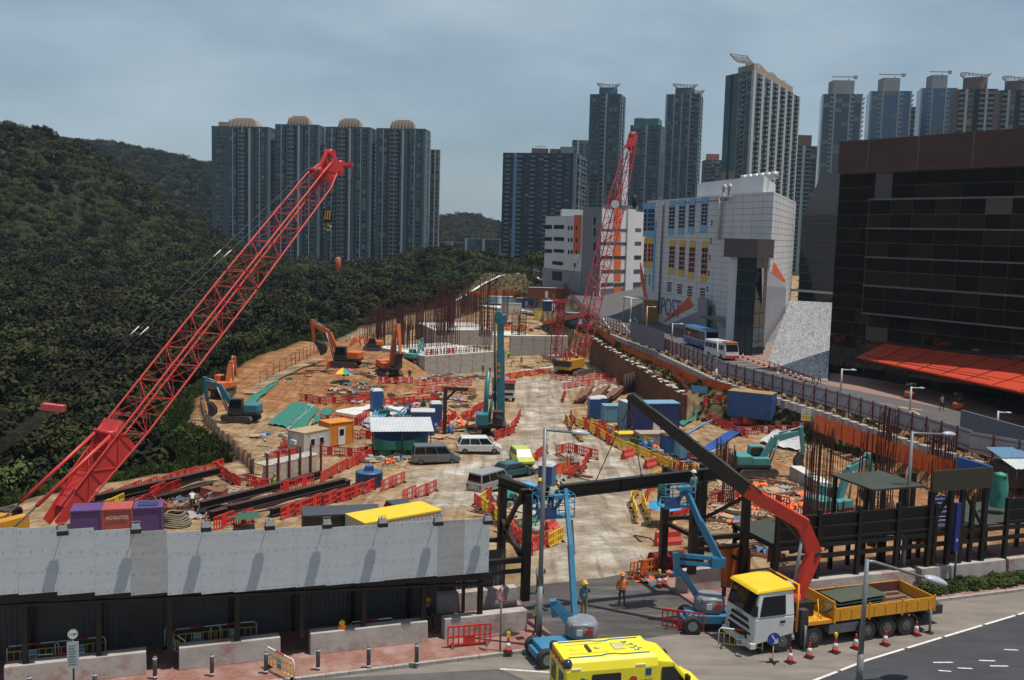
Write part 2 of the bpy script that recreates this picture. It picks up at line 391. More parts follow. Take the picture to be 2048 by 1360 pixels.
# brick footway with kerb, broken by the site entrance
def brickmat():
 m = bpy.data.materials.new('red_paving_brick'); m.use_nodes = True; n, l = m.node_tree.nodes, m.node_tree.links; p = n['Principled BSDF']
 p.inputs['Roughness'].default_value = .9
 tc = n.new('ShaderNodeTexCoord'); mp = n.new('ShaderNodeMapping'); mp.inputs['Rotation'].default_value = (0, 0, -R(20)); l.new(tc.outputs['Object'], mp.inputs[0])
 b = n.new('ShaderNodeTexBrick'); b.inputs['Scale'].default_value = 1; b.inputs['Brick Width'].default_value = .21; b.inputs['Row Height'].default_value = .105; b.inputs['Mortar Size'].default_value = .008
 b.inputs['Color1'].default_value = (.30, .13, .10, 1); b.inputs['Color2'].default_value = (.20, .085, .07, 1); b.inputs['Mortar'].default_value = (.12, .09, .075, 1)
 l.new(mp.outputs[0], b.inputs['Vector'])
 z = n.new('ShaderNodeTexNoise'); z.inputs['Scale'].default_value = .9; z.inputs['Detail'].default_value = 8; l.new(tc.outputs['Object'], z.inputs['Vector'])
 r = n.new('ShaderNodeValToRGB'); r.color_ramp.elements[0].position = .46; r.color_ramp.elements[1].position = .72; r.color_ramp.elements[0].color = (0,0,0,1); r.color_ramp.elements[1].color = (.75,.75,.75,1)
 l.new(z.outputs['Fac'], r.inputs[0]); x = n.new('ShaderNodeMix'); x.data_type = 'RGBA'; x.inputs['B'].default_value = (.34, .25, .22, 1)
 l.new(r.outputs[0], x.inputs['Factor']); l.new(b.outputs['Color'], x.inputs['A']); l.new(x.outputs['Result'], p.inputs['Base Color'])
 return m
m_brick = brickmat()
for nm, t0, t1 in (('footway', -60, .9), ('footway', 22.6, 110)):
 b = MB(); b.prism([RF(t0,-3.62)[:2], RF(t1,-3.62)[:2], RF(t1,3.2)[:2], RF(t0,3.2)[:2]], -.2, .13)
 o = kind(b.build(nm, m_brick), 'structure')
 tt = t0
 while tt < t1-.01:
  te = min(tt+.98, t1)
  kb = MB(); kb.prism([RF(tt+.01,-3.82)[:2], RF(te-.01,-3.82)[:2], RF(te-.01,-3.625)[:2], RF(tt+.01,-3.625)[:2]], -.2, .145)
  if -26 < tt < 40: kb.build('kerb_stone', m_kerb, o)
  tt += .98 if -26 < tt < 40 else 9.8
 if t0 < 0: kb = MB(); kb.prism([RF(-60,-3.82)[:2], RF(-26,-3.82)[:2], RF(-26,-3.625)[:2], RF(-60,-3.625)[:2]], -.2, .145); kb.build('kerb_stone', m_kerb, o)
for t0, t1 in ((9.6, 22.59),):
 b = MB(); b.prism([RF(t0,-2.9)[:2], RF(t1,-2.9)[:2], RF(t1,3.2)[:2], RF(t0,3.2)[:2]], -.2, .12); kind(b.build('footway', m_brick), 'structure')
b = MB()
b.grid(24, 14, lambda i, j: RF(.92+8.66*i, -3.8+9.6*j, .006 - .262*sst(.55, 1, j) - .02*j))
kind(b.build('site_entrance_apron', m_apron), 'structure')
# upper road beyond the pit
b = MB(); ys = [60+6*k for k in range(60)]
def roadx(y): return pl(XF, y)+.25
RW = [(40,44),(100,30),(150,22),(165,17),(230,34),(300,40),(430,14)]
I = [(b.P((roadx(y), y, zroad(y))), b.P((roadx(y)+pl(RW, y), y, zroad(y)))) for y in ys]
for k in range(len(I)-1): b.F((I[k][0], I[k][1], I[k+1][1], I[k+1][0]))
m_asph3 = asphalt('upper_road_asphalt', (.115, .108, .112), (.08, .075, .078))
kind(b.build('upper_road', m_asph3), 'structure')
m_pink = mat('pink_paving', (.27, .165, .135), (.19, .115, .095), scale=2, rough=.9)
sheet('forecourt_paving', [px(1462,711,.02), px(1560,746,.02), px(1658,771,.02), px(1790,797,.02), px(1916,823,.02), px(1975,838,.02), px(2080,840,.02), px(1800,760,.02), px(1690,735,.02), px(1545,695,.02)], m_pink)
def ppath(pts, w, z, name, m, dash=None): return kind(mline([tuple(px(u, v, z)) for u, v in pts], w, z, dash=dash).build(name, m), 'structure')
ppath([(1455,728),(1530,762),(1610,772)], .22, .012, 'road_marking', m_yellow)
for k in range(9):
 f = k/8; a = (lerp(1462,1560,f), lerp(724,768,f)); ppath([a, (a[0]+lerp(30,70,f), a[1]-lerp(2,-2,f))], .16, .012, 'road_marking', m_yellow)
ell = []
for k in range(17):
 an = R(-100+ 200*k/16); ell.append((1745+95*math.cos(an) if True else 0, 822+17*math.sin(an)+ (10*math.cos(an))))
ppath(ell, .2, .012, 'road_marking', m_yellow)
ppath([(1680,806),(1735,806)], .2, .012, 'road_marking', m_yellow)
ppath([(1680,806),(1760,850),(1905,862)], .22, .012, 'road_marking', m_yellow, dash=(.9,.7))
for k in range(8):
 f = k/7; a = (lerp(1690,1790,f), lerp(808,846,f)); ppath([a, (a[0]+lerp(40,44,f), a[1]+lerp(2,-4,f))], .14, .012, 'road_marking', m_yellow)
ppath([(1790,812),(1845,820)], .3, .012, 'road_marking', m_yellow)
ppath([(1365,698),(1350,690)], .6, .012, 'road_marking', m_yellow)
for pts in ([(1375,690),(1450,720)], [(1205,635),(1222,660)], [(1240,640),(1262,668)], [(1255,615),(1275,645)], [(1195,620),(1240,622)], [(1265,612),(1290,618)]): ppath(pts, .2, .014 if pts[0][1] > 680 else .016, 'road_marking', m_white)
b = MB(); ap = [gp(u, v, .3) for u, v in ((905,606),(935,590),(965,570),(1000,553),(1040,548),(1075,556),(1100,572),(1128,598))]
for a_, c_ in zip(ap, ap[1:]): n_ = Vector((-(c_-a_).y, (c_-a_).x, 0)).normalized()*.55; b.quad(a_-n_, c_-n_, c_+n_, a_+n_)
kind(b.build('mound_path', m_concw), 'structure')
# sloping plaza of pale stone tiles between the two buildings
m_tile = mat('plaza_granite', (.46, .47, .50), (.26, .26, .28), scale=1.6, rough=.33, bump=.2, bscale=3, spec=.6)
a0, a1 = px(1535,722,.05), px(1655,765,.05); c0, c1 = pd(1580,601,214), pd(1668,606,205)
b = MB(); b.grid(10, 14, lambda i, j: lerp(lerp(a0, a1, i), lerp(c0, c1, i), j));
plaza = kind(b.build('sloping_plaza', mat('plaza_joint', (.14,.14,.15), rough=.8)), 'structure')
nrm = (a1-a0).cross(c0-a0).normalized(); nrm = nrm if nrm.z > 0 else -nrm
def PS(i, j): return lerp(lerp(a0, a1, i), lerp(c0, c1, i), j)
b = MB(); nu, nv = 26, 74
for j in range(nv):
 for i in range(nu):
  g = .0022; k_ = random.uniform(-.02, .02); l_ = random.uniform(-.02, .02)
  lo = [PS(i/nu+g, j/nv+g*.4), PS((i+1)/nu-g, j/nv+g*.4), PS((i+1)/nu-g, (j+1)/nv-g*.4), PS(i/nu+g, (j+1)/nv-g*.4)]; q = [p+nrm*(.05+(k_ if m in (1,2) else -k_)+(l_ if m > 1 else -l_)) for m, p in enumerate(lo)]; b.quad(*q)
kind(b.build('stone_tile', m_tile, plaza), 'stuff')
# ================================================================== BUILDINGS
def plane_uv(u, v, P, Q):
 d = ray(u, v); P, Q = Vector((P[0], P[1], 0)), Vector((Q[0], Q[1], 0)); e = (Q-P).normalized(); nn = Vector((-e.y, e.x, 0))
 t = P.dot(nn)/d.dot(nn); p = Vector((0, 0, CZ))+d*t
 return ((p-P).dot(e), p.z)
m_glass_tw = glassy('tower_window_glass', (.02, .035, .042), rough=.16, spec=.45)
m_glass_t2 = glassy('tower_window_teal', (.05, .10, .105), rough=.2, spec=.5); m_glass_t3 = glassy('tower_window_curtain', (.22, .22, .20), rough=.4, spec=.4)
m_dark = mat('recess_shade_and_openings', (.015, .015, .018), rough=.8)  # near-black colour painting the shade inside recesses and openings
m_rail = mat('balcony_rail', (.16, .19, .21), rough=.5)
def facade(parts, a, b, z0, nf, fh, pattern, mats_split=None):
 """strips along a wall from a to b (2d, outside on the right hand of the walk); pattern: (share, type)"""
 a, b = Vector((*a, 0)), Vector((*b, 0)); e = (b-a); L = e.length; e.normalize(); o = Vector((e.y, -e.x, 0)); tot = sum(w for w, _ in pattern); c = 0
 M = Matrix((e, o, Vector((0, 0, 1)))).transposed().to_4x4(); M.translation = a
 for q in parts.values(): q.X = M
 for w, ty in pattern:
  x0, x1 = c/tot*L, (c+w)/tot*L; c += w; W_ = x1-x0
  if ty == 'W': continue
  if ty == 'R': parts['rib'].box(x0, x1, -.3, .95, z0, z0+nf*fh); continue
  if ty == 'D': parts['shade_strip'].box(x0, x1, -.3, .06, z0, z0+nf*fh); continue  # near-black strip paints recess shade on the flat wall
  if ty == 'S': parts['strip'].box(x0, x1, -.3, .25, z0, z0+nf*fh); continue
  for f in range(nf):
   z = z0+f*fh
   if ty == 'G':
    parts['glass'].m = rnd3(); parts['glass'].box(x0+.12*W_, x1-.12*W_, -.2, .06, z+.9, z+fh-.45)
   elif ty == 'B':
    parts['glass'].m = rnd3(); parts['glass'].box(x0+.1*W_, x1-.1*W_, -.2, .55, z+.7, z+fh-.5); parts['slab'].box(x0+.06*W_, x1-.06*W_, -.2, .68, z-.3, z+.3); parts['strip'].box(x0+.02*W_, x0+.1*W_, -.2, .6, z-.3, z+fh-.3)
   elif ty == 'K':
    if f == 0: parts['shade_strip'].box(x0, x1, -.3, .05, z0, z0+nf*fh)  # shade behind the balconies, painted as a dark strip
    parts['slab'].box(x0+.03*W_, x1-.03*W_, -.2, 1.25, z-.16, z+.12)
    parts['rail'].box(x0+.06*W_, x1-.06*W_, 1.12, 1.2, z+.12, z+1.05)
    if f % 3 != 1: parts['glass'].box(x0+.2*W_, x1-.2*W_, .05, .12, z+.5, z+fh-.5)
   elif ty == 'C':
    parts['glass'].m = rnd3(); parts['glass'].box(x0+.02*W_, x1-.02*W_, -.2, .1, z+.25, z+fh-.06)
   elif ty == 'A':
    parts['slab'].box(x0+.1*W_, x1-.1*W_, -.2, .5, z+.3, z+1.2)
 for q in parts.values(): q.X = None
def rnd3(): q_ = random.random(); return 0 if q_ < .62 else (1 if q_ < .88 else 2)
def newparts(): return {k: MB() for k in ('glass', 'slab', 'rail', 'shade_strip', 'rib', 'strip')}
PN = dict(glass='window_glass', slab='floor_slab', rail='balcony_rail', shade_strip='shade_strip', rib='rib', strip='wall_strip')
def finish(root, parts, M):
 for k, q in parts.items():
  if q.f: kind(q.build(PN[k], [M[k], m_glass_t2, m_glass_t3] if k == 'glass' and M[k] is m_glass_tw else [M[k]]*3 if k == 'glass' else M[k], root), 'stuff')
def rect(c, w, d, rz):
 e = Vector((math.cos(rz), math.sin(rz))); f = Vector((-e.y, e.x)); c = Vector(c[:2])
 return [tuple(c - e*w/2 - f*d/2), tuple(c + e*w/2 - f*d/2), tuple(c + e*w/2 + f*d/2), tuple(c - e*w/2 + f*d/2)]
def high_rise(u0, u1, vt, d, label, cfg, rz=0, ratio=1.0, floors=36, z0=-12, name='apartment_tower', group='residential towers on the skyline'):
 """front width from two pixels at distance d; rz turns the block so that its side shows"""
 pL, pR, pT = pd(u0, vt, d), pd(u1, vt, d), pd((u0+u1)/2, vt, d)
 vis = pR.x-pL.x; w = vis/(math.cos(rz)+ratio*abs(math.sin(rz))); dp = w*ratio
 cx, cy = (pL.x+pR.x)/2, d+dp/2; zt = pT.z; fh = (zt-z0)/floors
 root = empty(name, (0, 0, 0), 0, label, 'tower', group)
 P = rect((cx, cy), w, dp, rz); parts = newparts(); M = dict(glass=m_glass_tw, slab=cfg['slab'], rail=m_rail, shade_strip=m_dark, rib=cfg.get('rib', cfg['slab']), strip=cfg.get('strip', cfg['slab']))
 cut = cfg.get('cut', 0); zc = z0+round(cut*floors)*fh
 if cut: MB().prism(P, z0, zc).build('lower_wall', cfg['wall2'], root)
 MB().prism(P, zc, zt).build('wall', cfg['wall'], root)
 facade(parts, P[0], P[1], z0, floors, fh, cfg['front'])
 if rz > 0: facade(parts, P[3], P[0], z0, floors, fh, cfg.get('side', cfg['front']))
 elif rz < 0: facade(parts, P[1], P[2], z0, floors, fh, cfg.get('side', cfg['front']))
 finish(root, parts, M)
 root['zt'] = zt; return root, (cx, cy), w, dp, zt, rz
WG = lambda nm, c, c2=None: mat(nm, c, c2, scale=.08, rough=.85, dirt=tuple(x*.75 for x in c), dscale=.2)
m_teal = WG('tower_teal_wall', (.075, .125, .15)); m_tslab = mat('tower_pale_slab', (.15, .18, .20), rough=.8); m_rib = mat('tower_white_rib', (.42, .44, .45), rough=.8)
m_tan = WG('tower_tan_wall', (.30, .24, .17)); m_beige = mat('tower_beige_plant_room', (.36, .28, .20), rough=.85); m_navy = WG('tower_navy_wall', (.03, .045, .085))
m_brownw = WG('tower_brown_wall', (.15, .11, .10)); m_bluegl = glassy('blue_curtain_glass', (.035, .105, .21), rough=.12, spec=.7); m_ltblue = mat('tower_pale_blue_strip', (.20, .32, .46), rough=.7)
m_grn = mat('tower_green_net', (.05, .20, .15), rough=.8); m_steel = mat('pale_steel', (.42, .41, .39), rough=.5, metal=.3)
# --- four joined towers behind the wooded slope
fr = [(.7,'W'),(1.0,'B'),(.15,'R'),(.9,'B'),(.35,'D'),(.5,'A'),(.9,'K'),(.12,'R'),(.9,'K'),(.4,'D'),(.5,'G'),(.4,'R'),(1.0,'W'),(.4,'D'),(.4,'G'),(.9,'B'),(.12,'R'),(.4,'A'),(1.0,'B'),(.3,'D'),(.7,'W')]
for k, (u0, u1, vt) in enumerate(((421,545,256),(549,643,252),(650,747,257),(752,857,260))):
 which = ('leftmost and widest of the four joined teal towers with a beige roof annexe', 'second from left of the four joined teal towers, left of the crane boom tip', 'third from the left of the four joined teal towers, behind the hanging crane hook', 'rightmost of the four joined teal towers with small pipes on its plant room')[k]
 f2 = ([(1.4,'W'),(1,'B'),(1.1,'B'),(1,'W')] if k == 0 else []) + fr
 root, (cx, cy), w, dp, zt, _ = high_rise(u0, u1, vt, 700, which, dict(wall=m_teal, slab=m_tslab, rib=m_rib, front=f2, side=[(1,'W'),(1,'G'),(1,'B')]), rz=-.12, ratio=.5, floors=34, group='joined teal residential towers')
 b = MB()
 for j, (r, h) in enumerate(((.30, 5.2), (.25, 6.4), (.19, 7.3))):
  hw = r*w*.86; b.taper([(x, y, zt) for x, y in rect((cx, cy), hw*2.1, hw*1.7, 0)], [(x, y, zt+h) for x, y in rect((cx, cy), hw*1.7, hw*1.5, 0)])
 for j in range(7):
  x = cx-w*.2+j*w*.067; b.box(x-.25, x+.25, cy-w*.26, cy-w*.2, zt, zt+5.6)
 if k == 0: b.box(cx-w*.42, cx-w*.2, cy-6, cy+6, zt-.5, zt+4.2)
 b.build('plant_room', m_beige, root)
 if k in (0, 2): MB().cyl((cx-w*.2, cy, zt), (cx-w*.2, cy, zt+15), .14, .05, n=5).build('mast', m_steel, root)
 MB().prism(rect((cx, cy), w*1.005, dp*1.01, -.12), zt, zt+1.1).build('parapet', m_teal, root)
high_rise(861, 880, 299, 740, 'narrow slab tower tucked behind the right end of the joined teal towers', dict(wall=m_tan, slab=m_tslab, rib=m_rib, front=[(.4,'W'),(1,'B'),(.5,'R'),(1,'B'),(.3,'W')]), floors=30, ratio=.8)
# --- dark slab block and towers to the right
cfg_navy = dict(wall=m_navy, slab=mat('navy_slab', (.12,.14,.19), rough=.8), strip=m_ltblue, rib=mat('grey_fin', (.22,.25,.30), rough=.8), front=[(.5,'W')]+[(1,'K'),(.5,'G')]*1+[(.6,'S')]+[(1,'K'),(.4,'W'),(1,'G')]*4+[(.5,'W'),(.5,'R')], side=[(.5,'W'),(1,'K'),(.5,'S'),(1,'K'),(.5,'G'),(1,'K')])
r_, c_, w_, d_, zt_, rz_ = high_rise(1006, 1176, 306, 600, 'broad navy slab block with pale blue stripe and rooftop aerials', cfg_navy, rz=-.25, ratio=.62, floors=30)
b = MB(); b.box(c_[0]-8, c_[0]+2, c_[1]-5, c_[1]+5, zt_, zt_+3.4); b.box(c_[0]+3, c_[0]+11, c_[1]-9, c_[1]+2, zt_, zt_+3); b.build('plant_room', m_brownw, r_)
b = MB(); b.box(c_[0]+9, c_[0]+17, c_[1]-12, c_[1]-2, zt_-.5, zt_+4.2); b.build('lift_tower', mat('grey_lift_tower', (.2,.23,.27), rough=.8), r_)
b = MB(); b.cyl((c_[0]-3, c_[1], zt_+3), (c_[0]-3, c_[1], zt_+5), .15, n=5); b.bar((c_[0]-6.5, c_[1], zt_+5), (c_[0]+1, c_[1], zt_+5), .35); b.build('aerial', m_steel, r_)
def crown(root, cx, cy, z, r, m=None, n=20, flare=1.25, arc=(0, 2*math.pi), h=3.4):
 b = MB()
 for k in range(n):
  a0_, a1_ = arc[0]+(arc[1]-arc[0])*k/n, arc[0]+(arc[1]-arc[0])*(k+1)/n
  p = lambda a, rr, zz: (cx+rr*math.cos(a), cy+rr*math.sin(a), zz + .9*math.cos(2*a))
  b.bar(p(a0_, r*flare, z+h), p(a1_, r*flare, z+h), .45); b.bar(p(a0_, r*1.02, z+h*.8), p(a1_, r*1.02, z+h*.8), .4)
  b.bar(p(a0_, r*.9, z+h*.25), p(a0_, r*flare, z+h), .3); b.bar(p(a0_, r*.75, z-.4), p(a0_, r*.9, z+h*.25), .35)
 b.build('roof_crown', m or m_steel, root)
cT = dict(wall=m_teal, wall2=m_tan, cut=.52, slab=m_tslab, rib=m_rib, front=[(.6,'W'),(1,'B'),(1,'B'),(.4,'W'),(.9,'K'),(.4,'R'),(.6,'W'),(1,'B'),(1,'B'),(.6,'W')], side=[(.6,'W'),(1,'B'),(.5,'G'),(1,'B'),(.5,'W')])
def unit_tower(u0, u1, vt, d, label, cfg, cr=True, floors=42, rz=-.3, ratio=.9, z0=-10, ph=5):
 root, c, w, dp, zt, rz = high_rise(u0, u1, vt, d, label, cfg, rz=rz, ratio=ratio, floors=floors, z0=z0)
 MB().lathe([(w*.30, zt), (w*.30, zt+ph)], n=12, c=(*c, 0), smooth=False).build('plant_room', cfg['wall'], root)
 if cr: crown(root, c[0], c[1], zt+ph*.8, w*.30)
 return root, c, w, dp, zt
high_rise(1146, 1180, 280, 900, 'small grey tower half hidden behind the navy slab block', dict(wall=WG('pale_grey_wall', (.22,.24,.25)), slab=m_tslab, rib=m_rib, front=[(1,'B'),(.5,'R'),(1,'B'),(.5,'W'),(1,'B')]), floors=40)
unit_tower(1181, 1257, 188, 700, 'two-tone tower, teal above and tan below, with ring crown, left of the red crane tip', cT)
r_, c_, w_, d_, zt_ = unit_tower(1262, 1337, 250, 820, 'lower tower wrapped in green netting at the roof, behind the red crane tip', dict(cT, cut=.3, wall2=m_brownw), floors=40, ph=3)
MB().prism(rect(c_, w_*.8, d_*.8, -.3), zt_+.3, zt_+5.5).build('scaffold_net', m_grn, r_)
r_, c_, w_, d_, zt_ = unit_tower(1334, 1416, 188, 720, 'grey-green ribbed tower with two ring crowns, right of the red crane tip', dict(cT, cut=.33, wall2=WG('tower_greybrown', (.20,.175,.155)), rib=m_rib, front=[(.4,'R'),(1,'B'),(.6,'B'),(.25,'R'),(1,'B'),(.6,'B'),(.25,'R'),(1,'B'),(.8,'B'),(.3,'R'),(1,'K'),(1,'B')]))
crown(r_, c_[0]+w_*.36, c_[1]-2, zt_+.3, w_*.17, n=14)
r_, c_, w_, d_, zt_, _ = high_rise(1411, 1448, 320, 950, 'far brown block with an orange plant room, left of the tallest tower', dict(wall=m_navy, slab=m_brownw, front=[(1,'K'),(.6,'G'),(1,'K'),(.6,'G')]), floors=30)
MB().box(c_[0]-6, c_[0]+5, c_[1]-4, c_[1]+4, zt_, zt_+6).build('plant_room', mat('orange_plant_room', (.42,.14,.07), rough=.8), r_)
# tallest tower: a long receding front of pale ribs and a teal end
pA, pB, pC = pd(1452, 140, 540), pd(1505, 140, 520), pd(1598, 190, 610)
zt_ = pB.z; r_ = empty('apartment_tower', (0,0,0), 0, 'tallest tower, long front of white ribs receding to the right under a winged roof crown', 'tower', 'residential towers on the skyline')
pD = pA + (pC-pB); P4 = [tuple(p[:2]) for p in (pA, pB, pC, pD)]
nf = 46; fh = (zt_+10)/nf
MB().prism(P4, -10, -10+round(nf*.56)*fh).build('lower_wall', m_tan, r_); MB().prism(P4, -10+round(nf*.56)*fh, zt_).build('wall', m_teal, r_)
ps = newparts(); facade(ps, P4[0], P4[1], -10, nf, fh, [(1.2,'W'),(.5,'D'),(1.4,'W'),(1,'B'),(.6,'K'),(1,'B')]); facade(ps, P4[1], P4[2], -10, nf, fh, [(.9,'R'),(1.1,'B'),(1.3,'K')]*6+[(.6,'R')])
finish(r_, ps, dict(glass=m_glass_tw, slab=m_tslab, rail=m_rail, shade_strip=m_dark, rib=m_rib, strip=m_rib))
b = MB(); e_ = (pC-pB).normalized(); b.prism([tuple((pA*.6+pB*.4+e_*3)[:2]), tuple((pB+e_*3)[:2]), tuple((pC-e_*16)[:2]), tuple((pD*.6+pC*.4-e_*16)[:2])], zt_, zt_+3.5); b.build('plant_room', m_beige, r_)
for k in range(3):
 c0_ = pB*.75+pA*.25 + e_*(6+28*k); b = MB()
 for j in range(9):
  f = j/8-.5; p0_ = c0_+e_*(f*26); zz = zt_+3.6 + 3.2*abs(f)**1.5*1.4 - k*.4
  b.bar(p0_+Vector((-7,-4,zz+1.5-p0_.z)), p0_+Vector((3,4,zz+2.2-p0_.z)), .5)
  if j: b.bar(pp, p0_+Vector((-7,-4,zz+1.5-p0_.z)), .5); b.bar(pq, p0_+Vector((3,4,zz+2.2-p0_.z)), .5)
  b.bar(p0_+Vector((0,0,zt_+3.4-p0_.z)), p0_+Vector((0,0,zz+1.8-p0_.z)), .3)
  pp, pq = p0_+Vector((-7,-4,zz+1.5-p0_.z)), p0_+Vector((3,4,zz+2.2-p0_.z))
 b.build('roof_crown', m_steel, r_)
r_, c_, w_, d_, zt_, _ = high_rise(1594, 1645, 292, 800, 'dark brown tower with an orange top, right of the tallest tower', dict(wall=m_brownw, slab=m_brownw, rib=m_rib, front=[(1,'K'),(.5,'R'),(1,'K'),(1,'G'),(1,'K')]), floors=32)
MB().box(c_[0]-8, c_[0]+3, c_[1]-4, c_[1]+4, zt_, zt_+9).build('plant_room', mat('maroon_plant_room', (.16,.06,.05), rough=.8), r_)
cG = dict(wall=glassy('navy_curtain_glass', (.018,.045,.075), rough=.1, spec=.7), slab=m_rib, rib=m_rib, front=[(.25,'R'),(1,'C'),(.6,'A'),(.25,'R'),(1.1,'C'),(1.1,'C'),(.25,'R'),(.6,'A'),(1,'C'),(.25,'R')], side=[(1,'K'),(1,'C'),(1,'K')])
def glass_tower(u0, u1, vt, d, label, wall, pw, ph, floors=44):
 cfg = dict(cG, wall=wall); root, c, w, dp, zt, rz = high_rise(u0, u1, vt, d, label, cfg, rz=-.22, ratio=.8, floors=floors)
 for q in root.children:
  if q.name.startswith('window_glass'): q.data.materials[0] = wall; q.data.materials[1] = wall
 MB().box(c[0]-w*pw*.5, c[0]+w*pw*.5, c[1]-4, c[1]+6, zt, zt+ph).build('plant_room', WG('plant_room_grey', (.30,.29,.29)), root)
 b = MB(); b.cyl((c[0]+w*pw*.3, c[1], zt+ph), (c[0]+w*pw*.3, c[1], zt+ph+2.4), .4, n=6); b.bar((c[0]-w*.3, c[1]-2, zt+ph+2.2), (c[0]+w*.34, c[1]-2, zt+ph+2.4), .6); b.box(c[0]+w*.28, c[0]+w*.36, c[1]-3, c[1]-1, zt+ph+1.2, zt+ph+3.2)
 b.build('roof_gantry', m_steel, root)
glass_tower(1648, 1737, 188, 620, 'navy glass tower with thin white ribs above the brown louvred building', cG['wall'], .55, 9)
glass_tower(1744, 1835, 182, 640, 'blue glass tower with a wide rooftop gantry, middle of the glass towers', m_bluegl, .42, 9)
glass_tower(1846, 1924, 176, 660, 'blue glass tower partly behind the brown stone tower at the right', m_bluegl, .45, 9)
high_rise(1826, 1860, 214, 760, 'dark tower glimpsed between the two blue glass towers', dict(wall=m_navy, slab=m_brownw, front=[(1,'K'),(1,'G'),(1,'K')]), floors=40)
cB = dict(wall=m_brownw, slab=m_tan, rib=m_rib, front=[(.5,'W'),(1,'K'),(.4,'R'),(1,'B'),(.8,'D'),(1,'K'),(.4,'R'),(1,'K'),(.5,'W')])
unit_tower(1918, 2012, 178, 560, 'brown stone tower with a fan-shaped crown near the right edge', cB, floors=42, ph=7)
unit_tower(2004, 2090, 180, 600, 'brown tower cut off by the right edge of the picture', cB, floors=42, ph=6)
# low blocks and white buildings in the gap between the slope and the navy block
for u0, u1, vt, d, lb in ((875,930,484,760,'low glazed block beside the joined teal towers'),(930,1000,478,820,'low white framed block in the gap left of the navy slab block')):
 high_rise(u0, u1, vt, d, lb, dict(wall=WG('low_block_wall',(.16,.18,.21)), slab=m_rib, rib=m_rib, front=[(.3,'R'),(1,'C'),(1,'C'),(.3,'R'),(1,'C'),(1,'C')]), floors=4, z0=-12, ratio=.6, name='low_building', group='low buildings in the gap')
# ================================================================== mail centre with POST lettering
m_whitec = mat('white_cladding', (.58, .59, .61), (.52, .53, .55), scale=.15, rough=.55, dirt=(.42,.42,.43), dscale=.12, dlo=.55, dhi=.8)
m_lgrey = mat('grey_cladding', (.235, .235, .26), (.20, .20, .225), scale=.2, rough=.6); m_dgrey = mat('dark_grey_cladding', (.13,.13,.145), rough=.6)
m_orange = mat('orange_paint', (.60, .115, .035), (.52, .095, .03), scale=.4, rough=.6); m_yel = mat('yellow_paint', (.68, .40, .04), rough=.6)
m_blue = mat('blue_paint', (.03, .13, .36), rough=.6); m_sky = mat('sky_blue_paint', (.16, .40, .66), rough=.6); m_joint = mat('cladding_joint', (.10,.10,.11), rough=.8)
m_fglass = glassy('facade_glass', (.02,.027,.032), rough=.08, spec=.6); m_frame = mat('window_frame_white', (.45,.46,.47), rough=.5)
PC = Vector((44.6, 175, 0)); PA = Vector((30.6, 236, 0)); PB_ = Vector((60.5, 218, 0))
ROOFZ = 27.6
post = empty('mail_centre', (0,0,0), 0, 'white mail centre reading POST, with blue and orange framed windows and a glass corner tower', 'building')
e1_ = (PC-PA).normalized(); o1 = Vector((e1_.y, -e1_.x, 0));
if o1.x > 0: o1 = -o1
def local(P, Q, out):
 e = (Q-P).normalized(); M = Matrix((e, out, Vector((0,0,1)))).transposed().to_4x4(); M.translation = Vector((P.x, P.y, 0)); return M
ML = local(PA, PC, o1); e2_ = (PB_-PC).normalized(); o2 = Vector((e2_.y, -e2_.x, 0)); o2 = o2 if o2.x > 0 else -o2
MR = local(PC, PB_, o2); LL, LR = (PC-PA).length, (PB_-PC).length
PD2 = PA + (PB_-PC)*1.05
b = MB(); b.prism([tuple(PA[:2]), tuple(PC[:2]), tuple(PB_[:2]), tuple(PD2[:2])], -.5, ROOFZ); b.build('wall', m_whitec, post)
b = MB(); b.prism([tuple(p[:2]) for p in (PA+e1_*20-o1*4, PC-e1_*10-o1*3, PB_-e2_*5-o2*4, PD2+e1_*14)], ROOFZ, ROOFZ+3.4); b.build('upper_storey', m_whitec, post)
def LX(M, f): b = MB(); b.X = M; f(b); return b
def quadpx(name, pts, m, P, Q, M, y0=.0, y1=.06, par=post):
 uv = [plane_uv(u, v, P, Q) for u, v in pts]; b = MB(); b.X = M
 b.taper([(x, y0-.05, z) for x, z in uv], [(x, y1, z) for x, z in uv]); return b.build(name, m, par)
# cladding panels: horizontal courses as thin raised strips of joint
b = MB(); b.X = ML
for k in range(1, 25): b.box(0, LL-.05, -.05, .012, k*1.13, k*1.13+.05)
for k in range(1, 16): b.box(k*LL/16, k*LL/16+.04, -.05, .014, 0, ROOFZ)
b.X = MR
for k in range(1, 25): b.box(.05, LR, -.05, .012, k*1.13, k*1.13+.05)
for k in range(1, 8): b.box(k*LR/8, k*LR/8+.04, -.05, .014, 0, ROOFZ)
b.build('cladding_joint', m_joint, post)
quadpx('grey_wedge', [(1284,615),(1330,652),(1430,608),(1440,695),(1282,668)], m_lgrey, PA, PC, ML, y1=.022)
quadpx('grey_wedge', [(1524,572),(1572,575),(1570,625),(1524,700)], m_lgrey, PC, PB_, MR, y1=.022)
quadpx('grey_wedge', [(1524,535),(1545,545),(1572,575),(1524,572)], mat('pale_grey_cladding', (.36,.36,.39), rough=.6), PC, PB_, MR, y1=.024)
quadpx('orange_arrow', [(1322,648),(1379,592),(1388,613)], m_orange, PA, PC, ML, y1=.04)
quadpx('orange_stripe', [(1280,522),(1285,540),(1298,610),(1293,612),(1281,560)], m_orange, PA, PC, ML, y1=.04)
quadpx('orange_arrow', [(1547,522),(1570,560),(1570,566),(1542,545)], m_orange, PC, PB_, MR, y1=.05)
